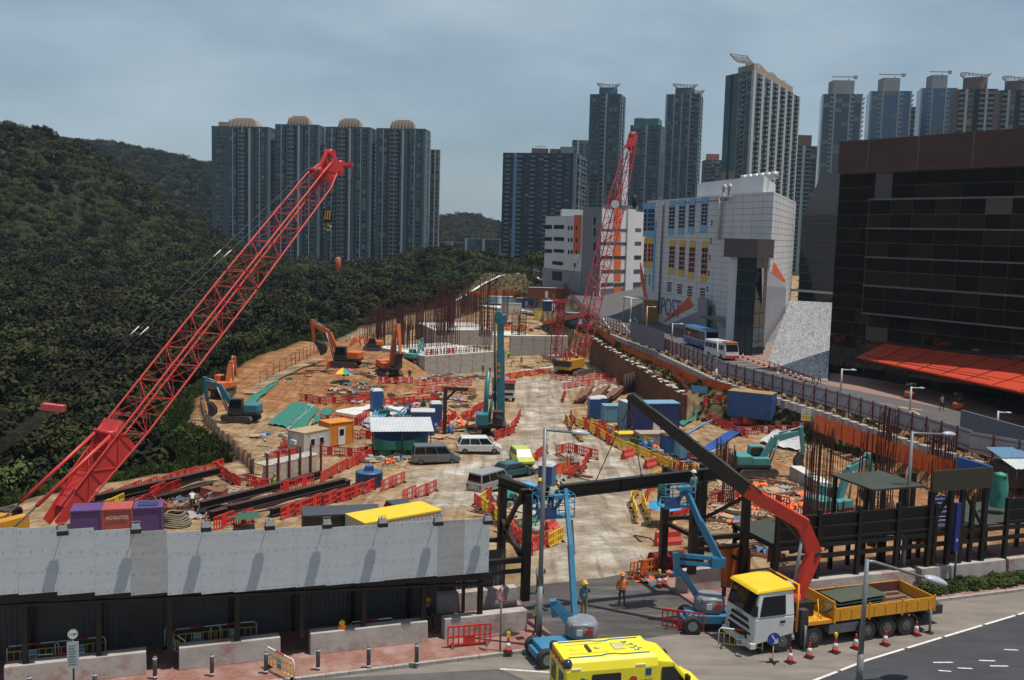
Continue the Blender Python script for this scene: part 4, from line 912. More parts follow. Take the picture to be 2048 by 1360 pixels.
# ================================================================== STREET FRONT
_N = Vector((-_SA, _CA, 0)); _P0 = Vector((.6, 47.8, 0)); RZ = R(20)
def RP(u, v, s):
 d = ray(u, v); t = (_P0+_N*s).dot(_N)/d.dot(_N); return Vector((0, 0, CZ))+d*t
def ts(p): x, y = p.x-.6, p.y-47.8; return x*_CA+y*_SA, -x*_SA+y*_CA
MR20 = Matrix.Rotation(RZ, 4, 'Z'); MRF = Matrix.Translation((.6, 47.8, 0)) @ MR20
def SB(): b = MB(); b.X = MRF; return b
m_ply = mat('painted_plywood', (.47, .50, .53), (.42, .45, .475), scale=1.3, rough=.75, bump=.12, bscale=30, dirt=(.37,.39,.41), dscale=.9, dlo=.54, dhi=.8, stretch=(1, 1, 5))
m_ply2 = mat('painted_plywood_grey', (.37, .375, .38), (.31, .315, .32), scale=1.3, rough=.78, bump=.12, bscale=30, dirt=(.3,.3,.3), dscale=.9, dlo=.54, dhi=.8, stretch=(1, 1, 5))
m_dsteel = mat('dark_brown_steel', (.020, .015, .012), (.013, .010, .008), scale=3, rough=.5, metal=.2)
m_olive = mat('olive_deck', (.035, .043, .03), (.025, .03, .022), scale=1, rough=.7)
m_corr = mat('corrugated_sheet', (.11, .10, .10), (.08, .075, .075), scale=1, rough=.6, metal=.1, dirt=(.06,.045,.04), dscale=.5)
m_barr = mat('barrier_concrete', (.42, .38, .35), (.30, .27, .25), scale=1.1, rough=.9, bump=.25, dirt=(.26, .09, .075), dscale=.7, dlo=.53, dhi=.72)
m_grey = mat('galvanised_grey', (.25, .255, .265), (.19, .195, .2), scale=2, rough=.45, metal=.4)
m_black = mat('matt_black', (.012, .012, .013), rough=.6); m_rubber = mat('tyre_rubber', (.02, .02, .02), (.035, .033, .03), scale=5, rough=.9)
m_wht = mat('gloss_white', (.66, .66, .64), (.58, .58, .56), scale=1, rough=.35); m_redp = mat('safety_red', (.62, .035, .025), (.5, .03, .025), scale=2, rough=.5)
m_orgp = mat('safety_orange', (.75, .16, .02), (.66, .13, .02), scale=2, rough=.55); m_yelp = mat('safety_yellow', (.76, .50, .02), (.66, .42, .02), scale=2, rough=.5)
# --- plywood hoarding over the covered walkway
hoard = empty('site_hoarding', RF(-12, 0, 0), RZ, 'long hoarding of grey painted plywood panels over a dark covered walkway', 'hoarding'); hoard.rotation_euler = (0,0,0); hoard.location = (0,0,0)
edges = [-130, -42, 37, 115, 190, 262, 335, 403, 467, 531, 592, 652, 711, 767, 822, 874, 927, 977]
blv = [1196, 1194, 1190, 1191, 1191, 1191.6, 1191, 1189, 1185, 1179.5, 1175, 1171.5, 1167, 1161, 1156.5, 1153.5, 1149]
for k in range(len(edges)-1):
 a, c = ts(RP(edges[k], blv[k], -1.78)), ts(RP(edges[k+1], blv[k], -1.78)); z0 = RP(edges[k], blv[k], -1.78).z; h = 2.7 - .03*(k-8)*.1 - (.06 if k > 10 else 0)
 b = SB(); dz = random.uniform(-.006, .006); b.taper([(a[0]+.004, -1.78, z0), (c[0]-.004, -1.78, z0+dz), (c[0]-.004, -1.78, z0+h), (a[0]+.004, -1.78, z0+h)], [(a[0]+.004, -1.755-.01*(k%2), z0), (c[0]-.004, -1.755-.01*(k%2), z0+dz), (c[0]-.004, -1.755-.01*(k%2), z0+h), (a[0]+.004, -1.755-.01*(k%2), z0+h)])
 pn = b.build('panel', m_ply2 if k in (5, 15) else m_ply, hoard)
 b = SB()
 for ii in range(4):
  for zz in (.12, .9, 1.75, 2.55):
   tt = a[0]+.12+(c[0]-a[0]-.24)*ii/3; b.box(tt-.012, tt+.012, -1.795, -1.77, z0+zz-.012, z0+zz+.012)
 kind(b.build('bolt', m_dsteel, pn), 'stuff')
zb = lambda t: lerp(4.1, 3.12, (t+22)/20)
for i in range(9):
 t = -24.6+i*2.78
 b = SB(); b.box(t-.11, t+.11, -1.42, -1.2, .9, zb(t)+1.6); b.build('post', m_dsteel, hoard)
 b = SB(); b.box(t-.07, t+.07, 1.25, 1.4, 0, zb(t)+.1); b.build('rear_post', m_dsteel, hoard)
 b = SB(); b.box(t-.08, t+.08, -1.2, 2.6, zb(t)-.42, zb(t)-.2); b.build('cross_beam', m_dsteel, hoard)
for z_, hh in ((-.02, .3), (-.45, .12)):
 b = SB(); b.taper([(-25,-1.55,zb(-25)+z_-hh),(-1.9,-1.55,zb(-1.9)+z_-hh),(-1.9,-1.4,zb(-1.9)+z_-hh),(-25,-1.4,zb(-25)+z_-hh)], [(-25,-1.55,zb(-25)+z_),(-1.9,-1.55,zb(-1.9)+z_),(-1.9,-1.4,zb(-1.9)+z_),(-25,-1.4,zb(-25)+z_)]); b.build('rail', m_dsteel, hoard)
b = SB(); b.taper([(-27,-1.5,zb(-27)+.02),(-2,-1.5,zb(-2)+.02),(-2,2.7,zb(-2)+.02),(-27,2.7,zb(-27)+.02)], [(-27,-1.5,zb(-27)+.1),(-2,-1.5,zb(-2)+.1),(-2,2.7,zb(-2)+.1),(-27,2.7,zb(-27)+.1)]); b.build('walkway_roof', m_olive, hoard)
b = SB()
def corr(b, t0, t1, s_, z0, z1, pitch=.22, dep=.05):
 n = int((t1-t0)/(pitch/2)); P_ = []
 for i in range(n+1):
  t = t0+i*pitch/2; ss = s_+(dep if (i//1) % 2 else 0); P_.append((b.P((t, ss, z0)), b.P((t, ss, z1(t) if callable(z1) else z1))))
 for A_, B_ in zip(P_, P_[1:]): b.F((A_[0], B_[0], B_[1], A_[1]))
corr(b, -26, -3.6, 1.45, 0, lambda t: zb(t)-.1); b.build('corrugated_wall', m_corr, hoard)
b = SB(); corr(b, -3.55, .2, 2.3, .8, 2.9); b.build('corrugated_wall', m_corr, hoard)
# --- floodlights along the top of the hoarding
def mk_flood():
 o = empty('floodlight', (0,0,0)); b = MB(); b.taper([(-.2,-.2,-.02),(.2,-.2,-.02),(.2,.12,-.02),(-.2,.12,-.02)], [(-.15,-.1,.2),(.15,-.1,.2),(.15,.12,.2),(-.15,.12,.2)]); b.build('housing', m_grey, o)
 b = MB(); b.box(-.21,.21,-.24,-.2,-.14,.04); b.box(-.21,.21,-.2,.1,-.14,-.02); b.build('lens_box', m_black, o)
 b = MB(); b.tube([(-.17,.02,.1),(-.17,.05,.3),(.17,.05,.3),(.17,.02,.1)], .018, n=5); b.build('bracket', m_grey, o)
 MB().cyl((0,.05,.28),(0,.55,-.05), .02, n=5).build('arm', m_dsteel, o); return o
for k, u in enumerate((127, 272, 411, 537, 651, 761, 871, 970)):
 t, _ = ts(RP(u, 1050, -1.8)); z = zb(t)+2.72
 put('flood', mk_flood, RF(t, -2.15, z), RZ, 'small grey floodlight over the plywood hoarding, %s from the left' % ('first','second','third','fourth','fifth','sixth','seventh','eighth')[k], 'floodlight', 'floodlights on the plywood hoarding')
# --- concrete barriers
def cbarrier(t0, t1, s0, s1, h, label, group='concrete barriers along the footway', z=.13):
 b = SB(); b.taper([(t0,s0,z),(t1,s0,z),(t1,s1,z),(t0,s1,z)], [(t0+.01,s0+.06,z+h),(t1-.01,s0+.06,z+h),(t1-.01,s1-.03,z+h),(t0+.01,s1-.03,z+h)])
 o = b.build('concrete_barrier', m_barr, bevel=.02); tag(o, label, 'barrier', group); return o
for t0, t1, lb in ((-28,-23.6,'pale concrete barrier cut by the left edge behind the bus stop'),(-22.6,-17.2,'concrete barrier behind the bus stop pole and yellow railing'),(-15.9,-11.65,'red stained concrete barrier right of the bus stop'),(-10.35,-4.95,'red stained concrete barrier with a yellow lamp lying on it'),(-4.15,-.05,'concrete barrier behind the red plastic barrier, next to the gate')): cbarrier(t0, t1, -1.62, -.95, .95, lb)
cbarrier(-4.2, .6, 1.5, 2.1, .95, 'rear concrete barrier under the purple corrugated sheet beside the gate')
cbarrier(9.75, 12.2, .9, 1.6, 1.1, 'concrete block at the right gate post by the red pipe', z=.12)
cbarrier(12.3, 22.9, -1.9, -1.2, 1.0, 'long pale topped concrete barrier behind the crane truck', z=.12)
cbarrier(23.3, 29.4, -1.9, -1.2, 1.0, 'concrete barrier behind the hedge, nearer the gate'); cbarrier(29.6, 46, -1.9, -1.2, 1.0, 'concrete barrier behind the hedge, running out of the right edge')
# --- gate portals of dark steel
def steelbar(b, p, q_, w=.36, h=.36): b.bar(p, q_, w, h)
def ibeam(b, p, q_, w, h, tf=.04, tw=.05):
 p, q_ = Vector(p), Vector(q_); up = Vector((0,0,1)); b.bar(p, q_, tw, h); b.bar(p+up*(h/2-tf/2), q_+up*(h/2-tf/2), w, tf); b.bar(p-up*(h/2-tf/2), q_-up*(h/2-tf/2), w, tf)
gateL = empty('gate_portal', (0,0,0), 0, 'dark steel gate portal left of the site entrance, beside the hoarding', 'portal frame', 'gate portals of the site entrance')
for t, s_, z0, z1 in ((.5,.2,.9,6.3),(.6,4.2,-.3,6.25)):
 b = SB(); b.bar((t,s_,z0),(t,s_,z1), .34, .4); b.build('post', m_dsteel, gateL)
for p, q_, w in (((.5,.2,6.2),(.6,4.2,6.2),.3), ((.5,.2,3.2),(.6,4.2,3.2),.2), ((-2,.2,3.0),(.33,.2,3.0),.25), ((-2,.2,2.45),(.33,.2,2.45),.18), ((.6,4.0,3.2),(.55,1.2,6.0),.2), ((-3,4.2,2.8),(.4,4.2,2.8),.2), ((.6,4.2,3.9),(.5,.4,2.7),.2)):
 b = SB(); b.bar(p, q_, w); b.build('tie_beam', m_dsteel, gateL)
b = SB(); ibeam(b, (-.1,2.9,6.35), (.8,.3,6.35), .3, .5); b.build('stub_beam', m_dsteel, gateL)
gateR = empty('gate_portal', (0,0,0), 0, 'dark steel gate portal right of the site entrance, behind the second blue lift', 'portal frame', 'gate portals of the site entrance')
for t, s_, z0, z1 in ((10.2,.7,1.2,6.2),(10.6,4.6,-.3,6.1),(12.9,4.4,-.2,6.2),(13.4,.7,.1,5.6)):
 b = SB(); b.bar((t,s_,z0),(t,s_,z1), .34, .4); b.build('post', m_dsteel, gateR)
for p, q_, w in (((10.2,.7,6.1),(10.6,4.6,6.0),.28), ((12.9,4.4,6.0),(13.4,.7,5.5),.28), ((10.2,.7,3.1),(13.4,.7,3.1),.22), ((10.2,.7,2.5),(13.4,.7,2.5),.18), ((12.9,4.4,2.9),(13.4,.8,5.2),.18), ((10.6,4.6,2.9),(13.4,.8,1.6),.2), ((10.6,4.6,3.1),(12.9,4.4,3.1),.2)):
 b = SB(); b.bar(p, q_, w); b.build('tie_beam', m_dsteel, gateR)
# --- long beam hanging in the slings of the crane truck
bL, bR = RP(1042, 992, .3), RP(1432, 947, .3)
beam = empty('lifted_beam', (bL+bR)/2, 0, 'long dark steel girder hanging level across the gate from the crane truck', 'girder')
b = MB(); b.X = Matrix.Translation(-(bL+bR)/2); ibeam(b, bL, bR, .36, .66); b.build('girder', m_dsteel, beam)
for f in (.06, .5, .93):
 p = lerp(bL, bR, f)-(bL+bR)/2; b = MB(); b.box(p.x-.02, p.x+.02, p.y-.15, p.y+.15, p.z-.3, p.z+.3); b.build('stiffener', m_dsteel, beam)
tip = RP(1245, 806, .3)
sling_pts = [RP(1191, 963, .3), RP(1283, 951, .3)]
# --- right-hand covered walkway of dark steel with olive decks
wr = empty('covered_walkway', (0,0,0), 0, 'dark brown steel covered walkway with parapet panels behind the crane truck', 'walkway')
def wbox(nm, t0, t1, s0, s1, z0, z1, m=m_dsteel): return SB().box(t0, t1, s0, s1, z0, z1).build(nm, m, wr)
for k in range(13):
 t = 13.9+k*2.6; wbox('post', t-.11, t+.11, -1.66, -1.44, 1.1, 4.9 if t < 22 else 4.7); wbox('rear_post', t-.1, t+.1, 2.3, 2.5, 0, 3.2)
for k in range(12):
 t = 13.9+k*2.6;
 if 24.2 < t < 28: continue
 wbox('parapet_panel', t+.12, t+2.48, -1.52, -1.46, 3.25, 4.55, m_dsteel)
 for z in (3.3, 3.95, 4.6): wbox('parapet_rail', t+.12, t+2.48, -1.64, -1.53, z-.05, z+.05)
for z in (2.95, 2.35): wbox('rail', 13.8, 46, -1.62, -1.48, z-.12, z+.12); wbox('rail', 13.8, 46, 2.3, 2.44, z-.12, z+.08)
wbox('deck', 13.8, 46, -1.45, 2.7, 3.08, 3.18, m_olive)
for k in range(16): wbox('joist', 13.9+k*.42, 14.0+k*.42, -1.4, 2.8, 2.84, 3.06)
# taller sign gantry on the walkway
gan = empty('sign_gantry', (0,0,0), 0, 'tall dark steel gantry with a blank brown board above the walkway', 'gantry')
gt0, gt1 = ts(RP(1862, 1000, -1.7))[0], ts(RP(1980, 1000, -1.7))[0]
zg1, zg0 = RP(1920, 938, -1.7).z, RP(1920, 979, -1.7).z
SB().box(gt0, gt1, -1.78, -1.7, zg0, zg1).build('board', mat('brown_board', (.045,.036,.020), (.035,.03,.018), scale=1, rough=.7), gan)
SB().box(gt1-.05, gt1+.06, -1.7, .9, zg0+.2, zg1).build('side_board', m_blue, gan)
for t in (gt0+.15, lerp(gt0,gt1,.36), lerp(gt0,gt1,.56), gt1-.2):
 SB().box(t-.13, t+.13, -1.69, -1.43, 1.1, zg0).build('post', m_dsteel, gan); SB().box(t-.12, t+.12, 2.2, 2.4, 0, zg0).build('rear_post', m_dsteel, gan)
for (ta, za, tb, zb_) in ((gt0+.2, 3.3, lerp(gt0,gt1,.33), zg0-.3), (lerp(gt0,gt1,.6), zg0-.3, gt1-.3, 3.2)): b = SB(); b.bar((ta,-1.55,za),(tb,-1.55,zb_), .14); b.build('brace', m_dsteel, gan)
SB().box(gt0-3.6, gt0, -1.2, 2.4, zg0+.12, zg0+.22).build('deck', m_olive, gan)
for t in (gt0-3.5, gt0-1.2): SB().box(t-.1, t+.1, 2.0, 2.2, 0, zg0+.1).build('rear_post', m_dsteel, gan); SB().box(t-.1, t+.1, -1.2, -1.0, 3.2, zg0+.1).build('post', m_dsteel, gan)
m_sblue = mat('sign_blue', (.02, .03, .20), rough=.5)
sg = empty('direction_sign', (0,0,0), 0, 'blue road direction sign with white lettering behind the gantry', 'road sign')
sa, sb_ = ts(RP(1858, 1000, -.6))[0], ts(RP(1897, 1000, -.6))[0]; z1, z0 = RP(1878, 992, -.6).z, RP(1878, 1064, -.6).z
SB().box(sa, sb_, -.62, -.55, z0, z1).build('board', m_sblue, sg); SB().box(sa-.02, sb_, -.64, -.61, lerp(z0,z1,.42), lerp(z0,z1,.42)+.03).build('divider', m_wht, sg)
SB().cyl((lerp(sa,sb_,.5), -.5, .1), (lerp(sa,sb_,.5), -.5, z1), .07, n=8).build('pole', m_grey, sg)
rqs = random.Random(5)
for j, zz in enumerate((.9, .78, .66, .54, .30, .18)):
 b = SB(); t = sa+.12+(.3 if j < 4 else 0)
 while t < sb_-.15:
  w_ = rqs.uniform(.04, .09); b.box(t, t+w_, -.632, -.615, lerp(z0,z1,zz), lerp(z0,z1,zz)+rqs.uniform(.07, .12)); t += w_+rqs.uniform(.02,.07)
 kind(b.build('lettering', m_wht, sg), 'stuff')
sg = empty('road_sign', (0,0,0), 0, 'narrow blue road sign seen edge on with a small white arrow, on a pole', 'road sign')
t_, _ = ts(RP(1907, 1100, -2.0)); z1, z0 = RP(1912, 1005, -2.0).z, RP(1902, 1100, -2.0).z
SB().box(t_-.16, t_+.16, -2.2, -1.95, z0, z1).build('board', m_sblue, sg); SB().cyl((t_+.22,-2.0,.1),(t_+.22,-2.0,z1-1), .06, n=8).build('pole', m_grey, sg)
b = SB(); b.taper([(t_-.06,-2.21,z0+.5),(t_+.08,-2.21,z0+.62),(t_-.06,-2.21,z0+.74)], [(t_-.06,-2.22,z0+.5),(t_+.08,-2.22,z0+.62),(t_-.06,-2.22,z0+.74)]); b.build('arrow', m_wht, sg)
# orange drop sheets and boards seen under the walkway
m_osheet = mat('orange_sheet', (.62,.16,.02), (.45,.11,.02), scale=1.5, rough=.7)
for k, (t0, t1, z0, z1, s_) in enumerate(((12.0,13.3,.1,2.5,1.2),(13.7,14.6,.1,1.9,1.8),(16.4,17.2,.6,2.2,2.7),(17.8,19.1,1.0,2.3,2.7),(20.2,20.9,1.0,2.3,2.7),(23.3,24.2,.9,2.2,2.8),(26.4,28.4,.9,2.2,2.8),(29.4,32.2,.8,2.2,2.8))):
 b = SB(); b.grid(8, 3, lambda i, j: (lerp(t0,t1,i), s_+.12*math.sin(i*9+k)*(1-j), lerp(z0,z1,j)+.05*math.sin(i*6))); o = b.build('drop_sheet', m_osheet); tag(o, 'orange sheet hanging under the dark walkway, %s' % ('right beside the gate post','next to the yellow truck cab','behind the crane boom foot','behind the truck bed front','behind the truck bed rear','left of the blue direction sign','right of the narrow blue sign','by the right edge')[k], 'sheet', 'orange sheets under the walkway')
# ---------------------------------------------------------------- street lamps
def street_lamp(base, h, arm, head, label, rz, tilt=0, hs=1.0, r=.11, m=None):
 o = empty('street_lamp', base, rz, label, 'street lamp'); m = m or m_grey
 MB().cyl((0,0,0),(0,0,h*.28), r*1.35, r*1.2, n=10).build('pole_base', m, o); MB().cyl((0,0,h*.28),(0,0,h), r, r*.75, n=10).build('pole', m, o)
 MB().tube([(0,0,h-.1),(arm*.1,0,h-.12),(arm,0,h-.12-arm*tilt)], [.085,.07,.055], n=8).build('arm', m, o)
 b = MB(); n = 12; rings = []
 for k in range(9):
  f = k/8; w = head*.36*math.sin(math.pi*min(1, f*.93+.06))**.6; rings.append((arm+head*(f-.08), w, h-.12-(arm+head*f)*tilt))
 prev = None
 for x, w, z in rings:
  ring = [b.P((x, w*.75*math.cos(2*math.pi*j/n), z + w*(.52 if math.sin(2*math.pi*j/n) > 0 else .28)*math.sin(2*math.pi*j/n))) for j in range(n)]
  if prev: [b.F((prev[j], prev[(j+1)%n], ring[(j+1)%n], ring[j]), True) for j in range(n)]
  else: b.F(ring[::-1])
  prev = ring
 b.F(prev); b.build('lamp_head', mat('lamp_head_grey', (.36,.39,.43), (.33,.36,.40), rough=.35), o); return o
street_lamp(RF(-.2,-3.5,.13), 10.25, 1.35, .95, 'tall grey street lamp standing in front of the left gate portal', RZ, .12)
street_lamp(RF(11.5,-11.3,0), 5.75, 3.0, 1.25, 'nearest street lamp, its large grey head reaching over the truck bed', RZ+R(-4), .3, r=.12)
street_lamp(RF(22.85,-.9,.13), 8.6, 2.2, .95, 'tall grey street lamp behind the truck tail, rising past the walkway', RZ, .06)
m_lwhite = mat('lamp_post_white', (.55,.55,.56), rough=.5)
LAMPS = [(1343,700,646,22,'left of the parked blue coach'),(1432,760,680,24,'in front of the white minibus'),(1555,755,736,14,'tiny, by the sloping plaza'),(1680,803,737,28,'with a red plate, below the sloping plaza'),(1818,842,773,26,'in front of the glass entrance'),(1992,882,828,26,'by the grey wall at the right edge'),(1260,655,596,16,'at the orange porch of the mail centre'),(1185,625,573,12,'by the far red crane mast'),(1292,676,612,18,'in front of the orange arrow')]
for u, vb, vt, ln, lb in LAMPS:
 p = px(u, vb, 0); h = max(3, pd(u, vt, p.y).z); street_lamp(p, h, ln/FPX*p.y*.6, ln/FPX*p.y*.5, 'white road lamp ' + lb, 0, .02, r=.12, m=m_lwhite)
# ---------------------------------------------------------------- small street furniture
def mk_bollard():
 o = empty('bollard', (0,0,0)); MB().lathe([(.09,0),(.09,.92),(.075,.97),(.03,1.0)], n=12).build('post', mat('bollard_grey', (.10,.10,.115), rough=.5), o)
 MB().lathe([(.094,.86),(.094,.92)], n=12).build('reflective_band', m_wht, o); MB().lathe([(.094,.07),(.094,.14)], n=12).build('reflective_band', m_wht, o); return o
for k, (u, v) in enumerate(((60,1398),(190,1392),(310,1358),(424,1352),(532,1347),(636,1340),(737,1336),(833,1330))):
 p = px(u, v, .13)
 put('bollard', mk_bollard, p, 0, 'grey footway bollard with white bands, %s in the row' % ('leftmost','second from left','third from left','fourth from left','fourth from right','third from right','second from right','rightmost')[k], 'bollard', 'bollards along the kerb')
def mk_cone():
 o = empty('traffic_cone', (0,0,0)); MB().box(-.2,.2,-.2,.2,0,.05).build('base', m_black, o); MB().lathe([(.16,.05),(.125,.24)], n=12).build('cone', m_redp, o)
 MB().lathe([(.125,.24),(.08,.48)], n=12).build('white_band', m_wht, o); MB().lathe([(.08,.48),(.04,.7),(.03,.72)], n=12).build('tip', m_redp, o); return o
def mk_cone_lamp():
 o = mk_cone(); b = MB(); b.lathe([(.05,.7),(.06,.78)], n=8); b.cyl((0,-.05,.88),(0,.05,.88), .1, n=10); b.build('warning_lamp', m_yelp, o); return o
for u, v, lamp, lb in ((1580,1325,0,'at the truck front wheel'),(1618,1315,0,'at the truck outrigger'),(1670,1305,1,'with yellow lamp beside the truck fuel tank'),(1711,1297,0,'behind the near lamp pole'),(1770,1290,0,'beside the middle rear truck wheel'),(1832,1270,0,'at the rear outrigger of the truck'),(1016,1305,1,'with yellow lamp on the footway by the sign pole'),(1066,1292,0,'at the foot of the tall lamp post'),(1318,1173,1,'with yellow lamp in the pile by the red pipe'),(1330,1172,0,'leaning in the pile by the red pipe')):
 p = px(u, v, .13 if u < 1100 else 0); put('cone%d' % lamp, mk_cone_lamp if lamp else mk_cone, p, random.uniform(0,1), 'red and white traffic cone ' + lb, 'cone', 'traffic cones')
def mk_barr():
 o = empty('pedestrian_barrier', (0,0,0)); b = MB()
 b.tube([(-1,0,.1),(-1,0,.85),(-.9,0,.97),(.9,0,.97),(1,0,.85),(1,0,.1)], .028, n=6); b.build('frame', m_wht, o)
 b = MB(); b.cyl((-.3,0,.97),(.3,0,.97), .034, n=6); b.build('red_grip', m_redp, o)
 for z in (.22, .72): MB().cyl((-.98,0,z),(.98,0,z), .022, n=6).build('rail', m_yelp, o)
 for k in range(7): MB().cyl((-.75+.25*k,0,.22),(-.75+.25*k,0,.72 if k in (1,2,3,4,5) else .72), .018, n=6).build('bar', m_yelp, o)
 MB().box(-.17,.17,-.045,-.03,.25,.7).build('plate', m_wht, o); MB().box(-.15,.15,-.052,-.046,.56,.68).build('blue_heading', m_sky, o)
 b = MB(); [b.box(-.13+.07*i,-.08+.07*i,-.052,-.046,.32+.1*j,.39+.1*j) for i in range(4) for j in range(2)]; kind(b.build('print', m_dsteel, o), 'stuff')
 for x in (-.85, .85):
  b = MB(); b.taper([(x-.05,-.22,0),(x+.05,-.22,0),(x+.05,.22,0),(x-.05,.22,0)], [(x-.03,-.03,.18),(x+.03,-.03,.18),(x+.03,.03,.18),(x-.03,.03,.18)]); b.build('foot', m_black, o)
 return o
def put_px(key, mk, u, v, z, rz, label, cat, group=None, **kw): return put(key, mk, px(u, v, z), rz, label, cat, group, **kw)
put_px('ybarr', mk_barr, 122, 1352, .13, RZ-R(8), 'yellow steel railing with a printed plate at the bus stop', 'barrier', 'yellow pedestrian railings')
put_px('ybarr', mk_barr, 560, 1350, .13, RZ-R(62), 'yellow steel railing turned end on at the gap right of the bus stop', 'barrier', 'yellow pedestrian railings')
put_px('ybarr', mk_barr, 1480, 1300, 0, R(-14), 'yellow steel railing with a printed plate before the truck cab', 'barrier', 'yellow pedestrian railings')
put_px('ybarr', mk_barr, 350, 1310, .13, RZ-R(66), 'yellow steel railing turned end on between two concrete barriers', 'barrier', 'yellow pedestrian railings')
for k, u in enumerate((75, 165, 395, 470)): put('ybarr', mk_barr, RF(ts(px(u,1300,.13))[0], .55, .13), RZ, 'railing standing in the dark walkway, %s' % ('leftmost','behind the bus stop','behind the stained barrier, left one','behind the stained barrier, right one')[k], 'barrier', 'railings inside the walkway')
put('ybarr', mk_barr, RF(-7.4, -.75, .13), RZ, 'yellow railing half hidden behind the barrier with the lamp', 'barrier', 'yellow pedestrian railings')
def mk_rbarr(m=None, base='red'):
 def f():
  mm = m or m_redp; o = empty('plastic_barrier', (0,0,0)); b = MB()
  for z in (.12, .5, .98): b.box(-1,1,-.03,.03,z-.035,z+.035)
  for k in range(9):
   x = -1+.25*k; b.box(x-.03,x+.03,-.028,.028,.12,.98)
  b.build('frame', mm, o); MB().box(-.24,.24,-.02,.02,.14,.5).build('centre_plate', mm, o)
  for x in (-.8, .8): bb = MB(); bb.taper([(x-.06,-.24,0),(x+.06,-.24,0),(x+.06,.24,0),(x-.06,.24,0)], [(x-.03,-.04,.2),(x+.03,-.04,.2),(x+.03,.04,.2),(x-.03,.04,.2)]); bb.build('foot', m_black, o)
  return o
 return f
put_px('rbarr', mk_rbarr(), 938, 1292, .13, RZ-R(4), 'red plastic barrier standing on the brick footway before the concrete barrier', 'barrier', 'red plastic barriers')
put('rbarr', mk_rbarr(), RF(7.35,-3.5,.0), RZ-R(38), 'red plastic barrier leaning against the base of the right blue lift', 'barrier', 'red plastic barriers')
# keep left sign, bus stop, warning sign, lamp on barrier
o = empty('keep_left_sign', px(1545,1325,0), R(10), 'round blue sign with a white arrow on a yellow stand before the truck', 'road sign')
MB().cyl((0,0,.1),(0,0,.85), .025, n=6).build('stand', m_yelp, o); b = MB(); b.box(-.3,.3,-.04,.04,0,.06); b.box(-.04,.04,-.3,.3,.06,.1); b.build('foot', m_black, o)
MB().cyl((0,-.03,1.1),(0,.0,1.1), .31, n=28).build('disc', mat('sign_disc_blue', (.03,.06,.30), rough=.4), o)
b = MB(); b.taper([(-.15,-.035,1.28),(-.1,-.035,1.33),(.1,-.035,1.05),(.05,-.035,1.0)], [(-.15,-.042,1.28),(-.1,-.042,1.33),(.1,-.042,1.05),(.05,-.042,1.0)]); b.taper([(-.04,-.035,.9),(.2,-.035,.92),(.18,-.035,1.16)], [(-.04,-.042,.9),(.2,-.042,.92),(.18,-.042,1.16)]); b.build('arrow', m_wht, o)
o = empty('bus_stop', px(148,1385,.13), R(14), 'green bus stop pole with a round plate reading 118P and a timetable panel', 'bus stop')
m_bgr = mat('bus_stop_green', (.03,.13,.08), rough=.5); MB().lathe([(.3,0),(.3,.06),(.12,.28),(.05,.34)], n=14).build('base', m_bgr, o); MB().cyl((0,0,.3),(0,0,2.3), .04, n=8).build('pole', m_bgr, o)
MB().cyl((0,-.03,2.45),(0,.03,2.45), .21, n=24).build('plate_rim', m_bgr, o); MB().cyl((0,-.04,2.45),(0,-.03,2.45), .185, n=24).build('plate', m_wht, o)
text('118P', .15, 'route_number', m_bgr, o, (0,-.045,2.45), (R(90),0,0))
MB().box(-.22,.22,-.07,-.045,1.05,2.15).build('timetable', mat('timetable_pale', (.40,.45,.46), rough=.5), o)
b = MB(); [b.box(-.16,.16-.1*random.random(),-.077,-.071,1.2+.11*k,1.2+.11*k+.03) for k in range(8)]; kind(b.build('print', m_bgr, o), 'stuff')
o = empty('warning_sign', px(1000,1302,.13), R(0), 'grey pole with a red bordered triangular sign by the gate', 'road sign'); MB().cyl((0,0,0),(0,0,3.1), .045, n=8).build('pole', m_grey, o)
b = MB(); b.X = Matrix.Rotation(R(-52), 4, 'Z'); b.taper([(-.36,-.06,2.35),(.36,-.06,2.35),(0,-.06,3.0)], [(-.36,-.08,2.35),(.36,-.08,2.35),(0,-.08,3.0)]); b.build('triangle', m_redp, o); b = MB(); b.X = Matrix.Rotation(R(-52), 4, 'Z'); b.taper([(-.24,-.08,2.42),(.24,-.08,2.42),(0,-.08,2.86)], [(-.24,-.088,2.42),(.24,-.088,2.42),(0,-.088,2.86)]); b.build('triangle_face', m_wht, o)
o = empty('warning_lamp', RF(-8.9,-1.35,1.08), 0, 'yellow flashing lamp lying on the concrete barrier', 'lamp'); MB().box(-.16,.16,-.1,.1,0,.16).build('battery', m_orgp, o); MB().cyl((0,-.06,.28),(0,.06,.28), .13, n=12).build('lens', m_yelp, o)
o = SB().box(-.9+.0,-.5,-2.6,-2.25,.131,.136).build('drain_cover', m_dsteel); tag(o, 'dark square drain cover set in the brick footway', 'drain cover')
